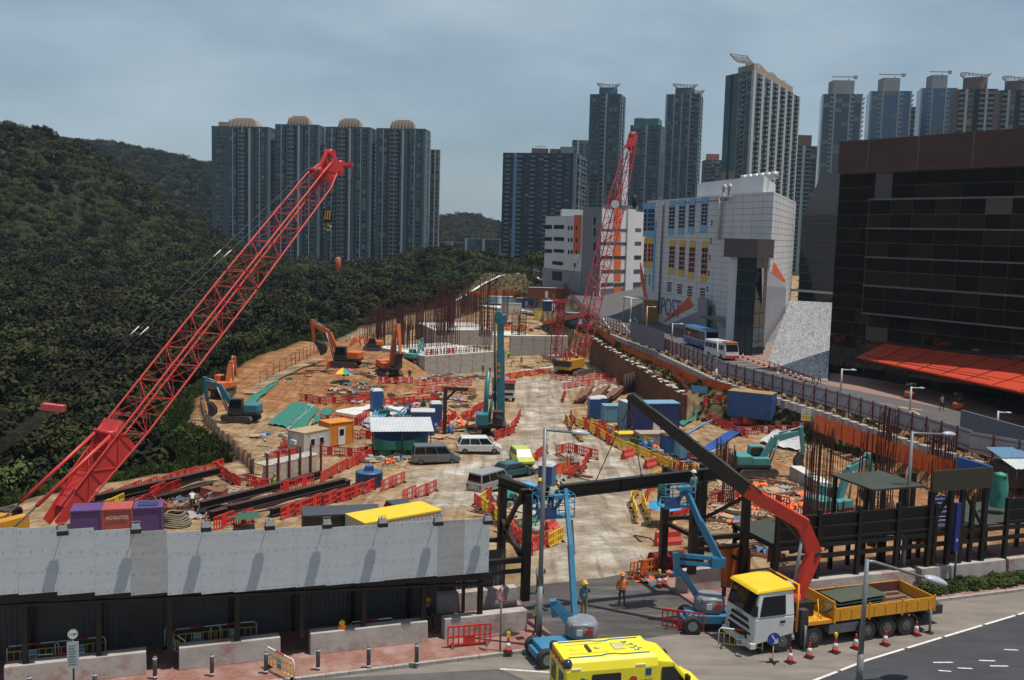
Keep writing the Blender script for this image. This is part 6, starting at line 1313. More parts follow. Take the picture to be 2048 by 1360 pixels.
# ================================================================== BOOM LIFTS
m_lblue = mat('lift_blue', (.045,.20,.34), (.035,.16,.28), scale=2, rough=.4, dirt=(.12,.14,.15), dscale=2, dlo=.62, dhi=.8); m_lgr = mat('lift_grey', (.20,.22,.245), rough=.45)
def basket(root, c, w, d, h, rz):
 M = Matrix.Translation(c) @ Matrix.Rotation(rz, 4, 'Z'); b = MB(); b.X = M; b.box(-w/2,w/2,-d/2,d/2,-.06,0); b.build('basket_floor', m_lblue, root)
 b = MB(); b.X = M
 for z in (.35,.7,h): b.tube([(-w/2,-d/2,z),(w/2,-d/2,z),(w/2,d/2,z),(-w/2,d/2,z),(-w/2,-d/2,z)], .028, n=5)
 for k in range(5):
  for y in (-d/2, d/2): x = -w/2+w*k/4; b.cyl((x,y,0),(x,y,h), .025, n=5)
 b.build('basket_rail', m_lblue, root)
 b = MB(); b.X = M; b.box(-w*.1,w*.36,-d/2-.12,-d/2+.2,h-.12,h+.05); b.build('control_box', m_lblue, root)
 b = MB(); b.X = M; b.grid(6,4, lambda i,j: (-w/2+w*.5*i, -d/2-.03+.02*math.sin(i*9), .05+.5*j)); b.build('toe_sheet', mat('lift_navy_sheet', (.03,.07,.2), rough=.7), root)
def lift(label, chassis_c, crz, turret_c, segs, bask, wheels):
 root = empty('boom_lift', chassis_c, 0, label, 'boom lift', 'articulated boom lifts at the gate'); I = Matrix.Translation(-Vector(chassis_c))
 M = Matrix.Rotation(crz, 4, 'Z'); b = MB(); b.X = M; b.box(-1.15,1.15,-.62,.62,.42,.85); b.box(-1.35,-1.0,-.5,.5,.3,.62); b.build('chassis', m_lblue, root, bevel=.04)
 for x in (-.95,.95):
  for y in (-.78,.78):
   p = M @ Vector((x,y,.42)); b = MB(); a = M @ Vector((0,.17,0)); b.cyl(p-a, p+a, .43, n=18); w = b.build('wheel', m_rubber, root, bevel=.03); b = MB(); b.cyl(p-a*1.05, p+a*1.05, .24, n=14); b.build('rim', m_lgr, w)
 t = Vector(turret_c)-Vector(chassis_c); b = MB(); b.lathe([(.72,.0),(.78,.12),(.76,.6),(.62,.78)], n=16, c=(t.x,t.y,.86)); b.build('turret', m_lgr, root); b = MB(); b.box(t.x-.5,t.x+.5,t.y-.72,t.y-.45,1.05,1.6); b.build('engine_cover', m_lgr, root, bevel=.06)
 b = MB(); b.box(t.x-.28,t.x-.02,t.y-.80,t.y-.76,1.12,1.4); b.build('notice_plate', m_wht, root); b = MB(); b.box(t.x+.12,t.x+.45,t.y-.8,t.y-.76,1.15,1.4); b.build('red_number', m_ared, root)
 for nm, a, c, w, h in segs: b = MB(); b.X = I; boxbeam(b, a, c, w, h, h); b.build(nm, m_lblue if nm != 'power_track' else m_black, root)
 basket(root, Vector(bask[0])-Vector(chassis_c), *bask[1:]); return root
A1 = lambda u, v, s: RP(u, v, s)
lift('blue boom lift raised beside the tall lamp post with two workers in its basket', RF(.35,-4.75,0), RZ, RF(1.5,-4.5,0),
  [('lower_riser', A1(1170,1292,-4.4), A1(1108,1212,-4.2), .2, .22), ('lower_riser', A1(1180,1285,-4.2), A1(1114,1205,-4.0), .2, .22), ('knuckle', A1(1106,1200,-4.1), A1(1110,1232,-4.1), .3, .3), ('upper_riser', A1(1108,1203,-4.1), A1(1150,1240,-4.0), .2, .24),
  ('boom_head', A1(1151,1234,-4.0), A1(1151,1256,-4.0), .5, .55), ('main_boom', A1(1150,1246,-4.0), A1(1141,1090,-2.6), .24, .36), ('boom_section', A1(1142,1100,-2.7), A1(1133,1000,-1.4), .2, .26), ('fly_boom', A1(1133,1003,-1.4), A1(1131,978,-1.1), .18, .24), ('power_track', A1(1148,1108,-2.9), A1(1144,1040,-2.0), .08, .12), ('basket_arm', A1(1131,985,-1.1), A1(1112,1015,-.9), .14, .16)],
  (RP(1106,1033,-.85)+Vector((0,0,.05)), 1.9, .8, 1.08, RZ), None)
l2 = lift('second blue boom lift with grey turret, its boom folded up to the girder', RF(8.75,-3.5,0), RZ-R(18), RF(8.9,-3.3,0),
  [('lower_riser', A1(1412,1212,-3.1), A1(1357,1135,-2.4), .2, .2), ('lower_riser', A1(1400,1204,-2.9), A1(1352,1128,-2.2), .2, .2), ('knuckle', A1(1352,1104,-2.3), A1(1354,1150,-2.3), .3, .3), ('upper_riser', A1(1355,1110,-2.3), A1(1432,1117,-2.3), .18, .2), ('upper_riser', A1(1358,1124,-2.3), A1(1430,1131,-2.3), .18, .18),
  ('boom_head', A1(1420,1124,-2.3), A1(1447,1124,-2.3), .4, .5), ('main_boom', A1(1438,1116,-2.3), A1(1398,1040,-1.6), .24, .34), ('boom_section', A1(1400,1045,-1.7), A1(1374,985,-1.0), .2, .26), ('fly_boom', A1(1375,990,-1.1), A1(1369,970,-.9), .18, .24), ('basket_arm', A1(1370,980,-.9), A1(1352,1008,-.75), .14, .18)],
  (RP(1352,1010,-.7), 1.7, .8, 1.0, RZ), None)
person(RP(1078,1031,-.85), R(200), 'left of the two workers in blue with yellow helmets in the lift basket', cl_blue, cl_navy, m_hy, None, 'reach')
person(RP(1100,1029,-.75), R(150), 'right of the two workers in the lift basket, in a patterned pale vest', mat('cloth_camo', (.32,.38,.33), (.12,.15,.13), scale=14, rough=.9), cl_navy, m_hy, None, 'bend')
person(RP(1385,1010,-.55), R(220), 'worker in teal vest inside the second lift basket under the girder', cl_teal, cl_navy, m_hw, None, 'stand')
o = empty('green_cloth', RP(1318,968,-.95), RZ, 'torn dark green cloth hanging from the second lift basket', 'cloth'); b = MB(); b.grid(5,8, lambda i,j: (-.05+.35*i*(1-.7*j), .05*math.sin(j*8+i*4), -.95*j+.05*math.sin(i*7))); b.build('sheet', mat('green_cloth', (.02,.10,.06), rough=.9), o)
# ================================================================== SITE: cranes
m_lat = mat('lattice_red', (.50,.035,.03), (.42,.03,.028), scale=.8, rough=.45, dirt=(.34,.10,.08), dscale=.7, dlo=.58, dhi=.8)
m_lat2 = mat('lattice_dark_red', (.40,.02,.022), (.32,.016,.02), scale=.8, rough=.5)
m_machy = mat('machine_yellow', (.55,.27,.02), (.42,.2,.02), scale=1.5, rough=.5, dirt=(.2,.1,.04), dscale=1.5, dlo=.55, dhi=.75)
m_rope = mat('wire_rope', (.05,.045,.045), rough=.6); m_track = mat('crawler_track', (.10,.085,.07), (.06,.05,.045), scale=4, rough=.9)
def frame3(a, c):
 d = (c-a).normalized(); r = d.cross(Vector((0,0,1))).normalized(); return d, r, r.cross(d)
def lattice(b, a, c, w0, w1, h0, h1, bays, rc=.075, rl=.027):
 a, c = Vector(a), Vector(c); d, r, u = frame3(a, c); L = [[], [], [], []]
 for k in range(bays+1):
  f = k/bays; p = lerp(a, c, f); w, h = lerp(w0,w1,f)/2, lerp(h0,h1,f)/2
  for j, (x, y) in enumerate(((-1,-1),(1,-1),(1,1),(-1,1))): L[j].append(p+r*x*w+u*y*h)
 for j in range(4): b.cyl(L[j][0], L[j][-1], rc, n=6, caps=False)
 for k in range(bays):
  for j in range(4):
   n_ = (j+1) % 4; p, q_ = (L[j][k], L[n_][k+1]) if (k+j) % 2 else (L[n_][k], L[j][k+1]); b.cyl(p, q_, rl, n=4, caps=False)
   b.cyl(L[j][k], L[n_][k], rl, n=4, caps=False)
 for j in range(4): b.cyl(L[j][-1], L[(j+1) % 4][-1], rl*1.4, n=4, caps=False)
def crawler(root, loc, rz, s=1.0, body=m_machy):
 M = Matrix.Translation(loc) @ Matrix.Rotation(rz, 4, 'Z') @ Matrix.Scale(s, 4)
 for y in (-2.3, 2.3):
  b = MB(); b.X = M; P_ = [(-3.6,.2),(-3.9,.6),(-3.5,1.05),(3.5,1.05),(3.9,.6),(3.6,.2),(3.2,0),(-3.2,0)]; b.prism(P_, y-.5, y+.5, 'y'); tk = b.build('track', m_track, root)
  b = MB(); b.X = M
  for k in range(22): x = -3.4+.32*k; b.box(x, x+.2, y-.56, y+.56, 1.05, 1.1)
  kind(b.build('track_shoe', m_track, tk), 'stuff')
 b = MB(); b.X = M; b.box(-1.6,1.6,-1.8,1.8,.5,1.2); b.cyl((0,0,1.2),(0,0,1.5), 1.4, n=16); b.build('undercarriage', m_chas, root)
 b = MB(); b.X = M; b.box(-4.6,1.9,-1.5,-.55,1.5,3.4); b.build('engine_house', body, root, bevel=.06); b = MB(); b.X = M; b.box(-4.4,1.6,.55,1.5,1.5,3.3); b.build('engine_house', body, root, bevel=.06)
 b = MB(); b.X = M; b.box(1.2,2.9,1.0,2.1,1.5,3.5); cb = b.build('cab', m_chas, root, bevel=.05); b = MB(); b.X = M; b.box(1.35,2.93,.97,2.13,2.2,3.3); b.build('cab_glass', m_vglass, cb)
 for k in range(3): b = MB(); b.X = M; b.box(-5.6,-4.62,-1.9,1.9,1.5+.62*k,2.08+.62*k); b.build('counterweight', m_chas if k else body, root)
 b = MB(); b.X = M
 for y in (-.5, .5): b.bar((-2.8,y,3.3),(-3.4,y,5.6), .22); b.bar((-4.4,y,2.5),(-3.4,y,5.6), .16)
 b.bar((-3.4,-.6,5.6),(-3.4,.6,5.6), .25); b.build('gantry', m_lat, root); return M
# big crane at the left
F0, F1 = pd(104,1046,63.5), pd(672,318,88)
c1 = empty('crawler_crane', on(F0.x, F0.y), 0, 'big red lattice boom crane leaning across the left of the picture over the hoarding', 'crane')
I1 = Matrix.Translation(-c1.location); D1 = (F1-F0); dd, rr, uu = frame3(F0, F1)
c1m = crawler(c1, Vector((-2.2,-2.4,-.4)), math.atan2(D1.y, D1.x), .72)
def seg(nm, f0, f1, w0, w1, bays, m=m_lat, **kw): b = MB(); b.X = I1; lattice(b, lerp(F0,F1,f0), lerp(F0,F1,f1), w0, w1, w0*.95, w1*.95, bays, **kw); return b.build(nm, m, c1)
b = MB(); b.X = I1
for s in (-1, 1):
 pa, pb = F0+rr*s*.55, lerp(F0,F1,.19)+rr*s*.85; b.taper([pa-uu*.35, pa+uu*.35, pb+uu*.95, pb-uu*.95], [q_+rr*s*.06 for q_ in (pa-uu*.35, pa+uu*.35, pb+uu*.95, pb-uu*.95)])
pa, pb = lerp(F0,F1,.03), lerp(F0,F1,.10); b.taper([pa-rr*.5-uu*.3, pa+rr*.5-uu*.3, pb+rr*.65-uu*.5, pb-rr*.65-uu*.5], [pa-rr*.5+uu*.3, pa+rr*.5+uu*.3, pb+rr*.65+uu*.5, pb-rr*.65+uu*.5]); b.build('boom_foot', m_lat, c1)
seg('boom_section', .06, .22, 1.5, 2.0, 4); seg('boom_section', .22, .60, 2.0, 2.0, 9); seg('boom_section', .605, .92, 2.0, 1.7, 7); seg('boom_tip_section', .92, .965, 1.7, 1.2, 2, rc=.1)
b = MB(); b.X = I1; pm = lerp(F0,F1,.19); b.taper([pm-rr*.95+uu*.8-dd*.5, pm+rr*.95+uu*.8-dd*.5, pm+rr*.95+uu*1.1-dd*.5, pm-rr*.95+uu*1.1-dd*.5], [pm-rr*.95+uu*.9+dd*.5, pm+rr*.95+uu*.9+dd*.5, pm+rr*.95+uu*1.25+dd*.5, pm-rr*.95+uu*1.25+dd*.5]); b.cyl(pm+uu*1.2-dd*.6-rr*1.0, pm+uu*1.2-dd*.6+rr*1.0, .18, n=8); b.build('rope_guide', m_lat, c1)
for s in (-1, 1):
 b = MB(); b.X = I1; q0, q1 = lerp(F0,F1,.20)+rr*s*.8+uu*1.0, lerp(F0,F1,.01)+rr*s*.8+uu*2.3-dd*.5; b.cyl(q1, q0, .13, n=8); b.build('backstop_strut', m_lat, c1); b = MB(); b.X = I1; b.cyl(q1, q1-(q0-q1).normalized()*2.6, .06, n=6); b.build('backstop_rod', m_rope, c1)
# head
b = MB(); b.X = I1; h0_, h1_ = lerp(F0,F1,.93), lerp(F0,F1,.99)
for s in (-1, 1):
 x = rr*s*.55; b.taper([h0_+x-uu*.5, h0_+x+uu*.55, h1_+x+uu*.7, h1_+x-uu*.65], [q_+rr*s*.07 for q_ in (h0_+x-uu*.5, h0_+x+uu*.55, h1_+x+uu*.7, h1_+x-uu*.65)])
b.build('head_plate', m_lat, c1)
b = MB(); b.X = I1
for k, (f, o_) in enumerate(((.985,-.85),(1.0,-.6),(.99,.9))): p = lerp(F0,F1,f)+uu*o_; b.cyl(p-rr*.45, p+rr*.45, .36, n=14)
b.build('sheave', m_lat, c1)
hp = lerp(F0,F1,1.0)-uu*.6; b = MB(); b.X = I1; b.bar(hp+rr*.3, hp+Vector((1.0,.5,.12)), .3, .26); b.cyl(hp+Vector((.85,.2,0)), hp+Vector((.85,.8,0)), .28, n=12); b.build('auxiliary_nose', m_lat, c1)
b = MB(); b.X = I1; b.bar(h0_+uu*.7, h1_+uu*1.2, .3, .22); b.cyl(h0_+uu*.85-rr*.6, h0_+uu*.85+rr*.6, .26, n=12); b.build('pendant_frame', m_lat, c1)
hk = pd(656,432,87.5); b = MB(); b.X = I1
for dx in (-.25, -.08, .08, .25): b.cyl(hp+Vector((dx-.3,0,0)), hk+Vector((dx,0,.8)), .018, n=4)
b.build('hoist_rope', m_rope, c1)
b = MB(); b.X = I1 @ Matrix.Translation(hk); b.prism([(-.26,-.55),(.26,-.55),(.38,.1),(.34,.6),(-.34,.6),(-.38,.1)], -.2, .2, 'y'); hb = b.build('hook_block', m_black, c1); b = MB(); b.X = I1 @ Matrix.Translation(hk)
for x in (-.2, 0, .2): b.taper([(x-.1,-.21,-.3),(x-.02,-.21,-.3),(x+.1,-.21,.5),(x+.02,-.21,.5)], [(x-.1,-.22,-.3),(x-.02,-.22,-.3),(x+.1,-.22,.5),(x+.02,-.22,.5)])
b.build('hazard_stripe', m_yelp, hb); b = MB(); b.X = I1 @ Matrix.Translation(hk); b.tube([(0,0,-.5),(0,0,-.75),(.22,0,-.9),(.18,0,-1.2),(-.05,0,-1.22),(-.15,0,-1.1)], .07, n=7); b.build('hook', m_yelp, hb)
hk2 = pd(676,524,88.5); b = MB(); b.X = I1; b.cyl(hp+Vector((1.1,.5,0)), hk2, .022, n=4); b.cyl(hk2, pd(673,640,88.5), .03, n=4); b.build('auxiliary_rope', m_rope, c1)
b = MB(); b.X = I1 @ Matrix.Translation(hk2); b.lathe([(.08,-.9),(.25,-.5),(.27,.3),(.1,.45)], n=10); b.build('ball_hook', mat('ball_hook_rust', (.35,.10,.05), rough=.6), c1)
# pendant spreader and wires
sp_ = pd(106,814,62); b = MB(); b.X = I1 @ Matrix.Translation(sp_) @ Matrix.Scale(.62, 4); b.taper([(-1.2,-.3,-.25),(1.0,-.3,-.5),(1.2,.3,-.4),(-1.0,.3,-.15)], [(-1.1,-.3,.35),(1.1,-.3,.15),(1.3,.3,.2),(-.9,.3,.4)]); b.build('spreader', mat('spreader_red', (.5,.08,.08), rough=.5), c1)
b = MB(); b.X = I1; g_ = pd(-70,950,66)
for k in range(8): b.cyl(sp_+Vector((-.6+.15*k,0,-.1)), g_+Vector((-.6+.15*k,0,0)), .028, n=4)
b.build('luffing_rope', m_rope, c1)
for k, s in enumerate((-.6,.6)):
 b = MB(); b.X = I1; tp = h0_+uu*1.2+rr*s; b.cyl(sp_+Vector((.5+s*.5,0,.2)), tp, .026, n=4); b.build('pendant_wire', m_rope, c1)
 for f in (.235, .55): p = lerp(sp_+Vector((.5+s*.5,0,.2)), tp, f); q_ = lerp(sp_+Vector((.5+s*.5,0,.2)), tp, f+.03); b = MB(); b.X = I1; b.cyl(p, q_, .04, n=6); b.build('rope_clamp', m_wht, c1)
# far crane
base2 = gp(1148, 748); c2 = empty('crawler_crane', base2, 0, 'far red lattice crane on tracks standing by the sheet pile wall', 'crane'); I2 = Matrix.Translation(-base2)
crawler(c2, Vector((0,0,0)), R(58), .86, m_machy)
G0 = base2+Vector((.8,1.5,2.3)); G1 = pd(1266,272,base2.y+16); d2, r2, u2 = frame3(G0, G1)
for f0, f1, w0, w1, n_ in ((0,.1,1.2,2.4,3),(.1,.4,2.4,2.4,7),(.4,.7,2.4,2.4,7),(.7,.95,2.4,1.5,6)):
 b = MB(); b.X = I2; lattice(b, lerp(G0,G1,f0), lerp(G0,G1,f1), w0, w1, w0, w1, n_, rc=.12, rl=.055); b.build('boom_section', m_lat2, c2)
b = MB(); b.X = I2; p = lerp(G0,G1,.97); boxbeam(b, lerp(G0,G1,.94), lerp(G0,G1,1.0), 1.3, 1.6, 1.2); b.cyl(lerp(G0,G1,1.0)-r2*.6, lerp(G0,G1,1.0)+r2*.6, .8, n=12); b.build('boom_head', m_lat2, c2)
b = MB(); b.X = I2; m0 = base2+Vector((-3.4,.6,3)); m1 = base2+Vector((-3.0,1,13)); lattice(b, m0, m1, 1.6, 1.6, 1.3, 1.3, 7, rc=.09, rl=.05); b.bar(m1+Vector((-1.2,0,0)), m1+Vector((1.4,0,.3)), .5); b.build('mast', m_lat2, c2)
b = MB(); b.X = I2; b.cyl(m1, lerp(G0,G1,.95)-u2*.0+r2*0, .05, n=4); b.cyl(m1+Vector((.5,0,0)), base2+Vector((-4,-2,4)), .05, n=4); b.build('pendant_wire', m_rope, c2)
hk3 = pd(1269,400,base2.y+17); b = MB(); b.X = I2; b.cyl(lerp(G0,G1,1.0)+Vector((.8,0,0)), hk3, .05, n=4); b.build('hoist_rope', m_rope, c2); b = MB(); b.X = I2 @ Matrix.Translation(hk3); b.lathe([(.1,-1.8),(.5,-.9),(.55,.6),(.2,1)], n=8); b.build('hook_block', m_black, c2)
b = MB(); b.X = I2 @ Matrix.Translation(pd(1230,408,base2.y+9)); b.cyl((0,-.2,0),(0,.2,0), .75, n=16); b.build('round_plate', m_wht, c2)
# ================================================================== excavators
def excavator(loc, rz, label, m, arm, house_rz=0, s=1.0, cabm=None):
 """arm: points in the house's x-z plane: boom foot, knee, boom end, stick end, bucket tip"""
 o = empty('excavator', loc, rz, label, 'excavator', 'excavators on the site'); o.scale = (s,)*3
 for y in (-1.05, 1.05):
  b = MB(); b.prism([(-1.9,.2),(-2.05,.45),(-1.8,.8),(1.8,.8),(2.05,.45),(1.9,.2),(1.6,0),(-1.6,0)], y-.3, y+.3, 'y'); tk = b.build('track', m_track, o, bevel=.04)
  b = MB(); [b.box(-1.75+.3*k,-1.55+.3*k,y-.33,y+.33,.8,.84) for k in range(12)]; kind(b.build('track_shoe', m_chas, tk), 'stuff')
 MB().box(-1.2,1.2,-.8,.8,.35,.95).build('undercarriage', m_chas, o)
 HM_ = Matrix.Rotation(house_rz, 4, 'Z'); N = lambda: (lambda b: (setattr(b, 'X', HM_), b)[1])(MB())
 b = N(); b.prism([(-2.2,-1.2),(-2.45,-.7),(-2.45,.7),(-2.2,1.2),(1.3,1.25),(1.3,-1.25)], 1.0, 1.25); b.build('house_deck', m_chas, o)
 b = N(); b.prism([(-2.15,-1.2),(-2.4,-.7),(-2.4,.7),(-2.15,1.2),(-.6,1.22),(-.6,-1.22)], 1.25, 2.15); b.build('counterweight', m, o, bevel=.08)
 b = N(); b.box(-.6,1.2,-1.24,-.35,1.25,1.95); b.build('engine_cover', m, o, bevel=.05)
 b = N(); b.taper([(-.5,.3,1.25),(1.25,.3,1.25),(1.25,1.24,1.25),(-.5,1.24,1.25)], [(-.4,.34,2.85),(.85,.34,2.85),(.85,1.2,2.85),(-.4,1.2,2.85)]); cb = b.build('cab', cabm or m, o, bevel=.05)
 b = N(); b.taper([(-.35,.27,1.75),(1.17,.27,1.75),(1.17,1.27,1.75),(-.35,1.27,1.75)], [(-.3,.31,2.7),(.93,.31,2.7),(.93,1.235,2.7),(-.3,1.235,2.7)]); b.build('cab_glass', m_vglass, cb)
 A_ = [Vector((p[0], -.05, p[1])) for p in arm]
 b = N(); boxbeam(b, A_[0], A_[1], .42, .5, .7); boxbeam(b, A_[1], A_[2], .40, .7, .42); b.build('boom', m, o); b = N(); boxbeam(b, A_[2]+(A_[2]-A_[3]).normalized()*.6, A_[3], .34, .55, .3); b.build('stick', m, o)
 b = N()
 for y in (-.38, .3): b.cyl(A_[0]+Vector((.7,y,-.5)), lerp(A_[1],A_[2],.1)+Vector((0,y,-.1)), .09, n=7)
 b.cyl(lerp(A_[1],A_[2],.15)+Vector((0,0,.45)), A_[2]+(A_[2]-A_[3]).normalized()*.55, .09, n=7); b.build('hydraulic_ram', m_grey, o)
 if len(A_) > 4:
  p, t = A_[3], A_[4]; v = t-p; n_ = Vector((v.z,0,-v.x))*.55; b = N(); mq = lerp(p, t, .45); b.prism([(p.x,p.z),(p.x+n_.x*.45,p.z+n_.z*.45),(mq.x+n_.x*1.05,mq.z+n_.z*1.05),(lerp(p,t,.8).x+n_.x*1.0,lerp(p,t,.8).z+n_.z*1.0),(t.x+n_.x*.55,t.z+n_.z*.55),(t.x,t.z),(mq.x+n_.x*.15,mq.z+n_.z*.15)], -.5, .4, 'y'); b.build('bucket', m_chas, o, bevel=.04)
 return o
m_kob = mat('excavator_teal', (.07,.27,.26), (.055,.22,.215), scale=1.2, rough=.45, dirt=(.20,.16,.11), dscale=1.3, dlo=.57, dhi=.78); m_hit = mat('excavator_orange', (.60,.13,.03), (.50,.10,.025), scale=1.2, rough=.5, dirt=(.28,.15,.07), dscale=1.3, dlo=.57, dhi=.78); m_tealb = mat('excavator_blue_teal', (.035,.17,.21), (.03,.135,.17), scale=1.2, rough=.4, dirt=(.2,.18,.14), dscale=1.3, dlo=.6, dhi=.8)
excavator(gp(482,842), R(165), 'teal excavator at the left edge, arm stretched over the pile wall', m_tealb, [(.9,1.7),(2.6,4.1),(4.3,4.6),(4.0,2.2),(3.9,.4)], house_rz=R(15), cabm=m_chas)
excavator(gp(447,792), R(95), 'orange excavator behind the teal one at the left edge', m_hit, [(.9,1.7),(1.8,4.2),(2.6,4.6),(3.2,2.4)], house_rz=R(-20))
excavator(gp(690,733), R(172), 'orange excavator on top of the brown earth slope, arm reaching left', m_hit, [(.9,1.7),(2.4,4.6),(4.7,5.7),(4.4,3.2),(3.4,1.4)], s=1.15, cabm=m_chas)
excavator(gp(778,752), R(-62), 'orange excavator with tall bent arm right of the umbrella', m_hit, [(.9,1.7),(1.9,5.6),(3.4,7.0),(4.2,3.6),(3.9,1.6)], s=1.1, cabm=m_chas)
excavator(gp(829,726), R(60), 'small teal excavator beside the large concrete footing', m_kob, [(.9,1.6),(2.0,3.6),(2.6,4.4),(3.0,2.2)], s=.85)
excavator(gp(745,700), R(200), 'small orange excavator near the rebar at the back of the earth slope', m_hit, [(.9,1.6),(2.0,3.0),(3.0,2.8),(2.8,1.0)], s=.8, cabm=m_chas)
excavator(gp(1508,950), R(12), 'teal excavator digging yellow earth below the grassy bank', m_kob, [(.7,1.7),(1.9,3.7),(4.6,4.35),(4.9,2.3),(5.0,.7)], house_rz=R(-6), s=.98)
excavator(gp(1662,1040), R(20), 'teal excavator half hidden by rebar behind the covered walkway', m_kob, [(.7,1.7),(1.6,4.2),(4.0,5.0),(4.6,3.0),(4.5,1.2)], house_rz=R(8), s=.92)
# ================================================================== drilling rig and tipper
rg_ = gp(985, 868); rig = empty('drilling_rig', rg_, 0, 'teal drilling rig with tall upright mast in the middle of the site', 'drilling rig')
b = MB(); b.X = Matrix.Rotation(R(70),4,'Z')
for y in (-1.1,1.1): b = MB(); b.X = Matrix.Rotation(R(75),4,'Z'); b.prism([(-2.2,.2),(-2.3,.5),(-2.1,.85),(2.1,.85),(2.3,.5),(2.2,.2),(1.9,0),(-1.9,0)], y-.35, y+.35, 'y'); b.build('track', m_track, rig)
MB().box(-1.6,1.5,-1.6,1.4,.95,1.3).build('deck', m_chas, rig); MB().box(-1.9,-.5,-1.9,.6,1.3,2.6).build('engine_house', m_tealb, rig, bevel=.1); MB().box(.0,1.2,-2.0,-.7,1.3,3.0).build('cab', m_chas, rig, bevel=.06); MB().box(.06,1.24,-2.04,-.75,2.1,2.85).build('cab_glass', m_vglass, rig)
mt = pd(1001,645,rg_.y+2)-rg_; mb = Vector((.9,1.5,1.2))
b = MB(); boxbeam(b, mb, lerp(mb,mt,.72), .95, .9, .9); boxbeam(b, lerp(mb,mt,.70), mt, .8, .75, .75); b.build('mast', m_tealb, rig); b = MB(); b.box(mt.x-.75,mt.x+.75,mt.y-.5,mt.y+.5,mt.z-.1,mt.z+.9); b.cyl((mt.x-.3,mt.y-.6,mt.z+.9),(mt.x-.3,mt.y+.6,mt.z+.9), .45, n=12); b.build('mast_head', m_tealb, rig)
b = MB(); b.cyl(mt+Vector((-.65,-.6,0)), mb+Vector((-.65,-.6,.5)), .14, n=8); b.build('drill_rod', m_chas, rig); b = MB(); b.cyl((-.5,.2,1.4), lerp(mb,mt,.35)+Vector((-.7,0,0)), .2, n=8); b.cyl((-.9,-.2,2.0), (-.7,.6,7.2), .28, n=8); b.build('mast_ram', m_tealb, rig)
for k, f in enumerate((.46,.52,.58)): p = lerp(mb,mt,f)+Vector((0,-.48,0)); b = MB(); b.cyl(p+Vector((-.2,-.05,0)), p+Vector((-.2,.02,0)), .22, n=10); b.build('hose_reel', m_machy, rig)
tp = gp(1010, 800); tip_ = empty('tipper_truck', tp, R(8), 'white cabbed lorry with a red roof facing the camera behind the rig', 'truck')
MB().box(-1.2,1.2,-1.9,.0,.6,2.9).build('cab', m_cabw, tip_, bevel=.1); MB().box(-1.25,1.25,-1.95,.05,2.85,3.1).build('cab_roof', m_redp, tip_, bevel=.05); MB().box(-1.05,1.05,-1.93,-1.88,1.75,2.7).build('windscreen', m_vglass, tip_); MB().box(-.9,.9,-1.94,-1.89,.95,1.35).build('grille', m_black, tip_); MB().box(-1.2,1.2,.2,6.2,1.0,2.5).build('tipper_body', m_kob, tip_, bevel=.05)
for x in (-1.05,1.05):
 for y in (-1.0,3.6,5.0): b = MB(); b.cyl((x-.16,y,.5),(x+.16,y,.5), .5, n=16); b.build('wheel', m_rubber, tip_)
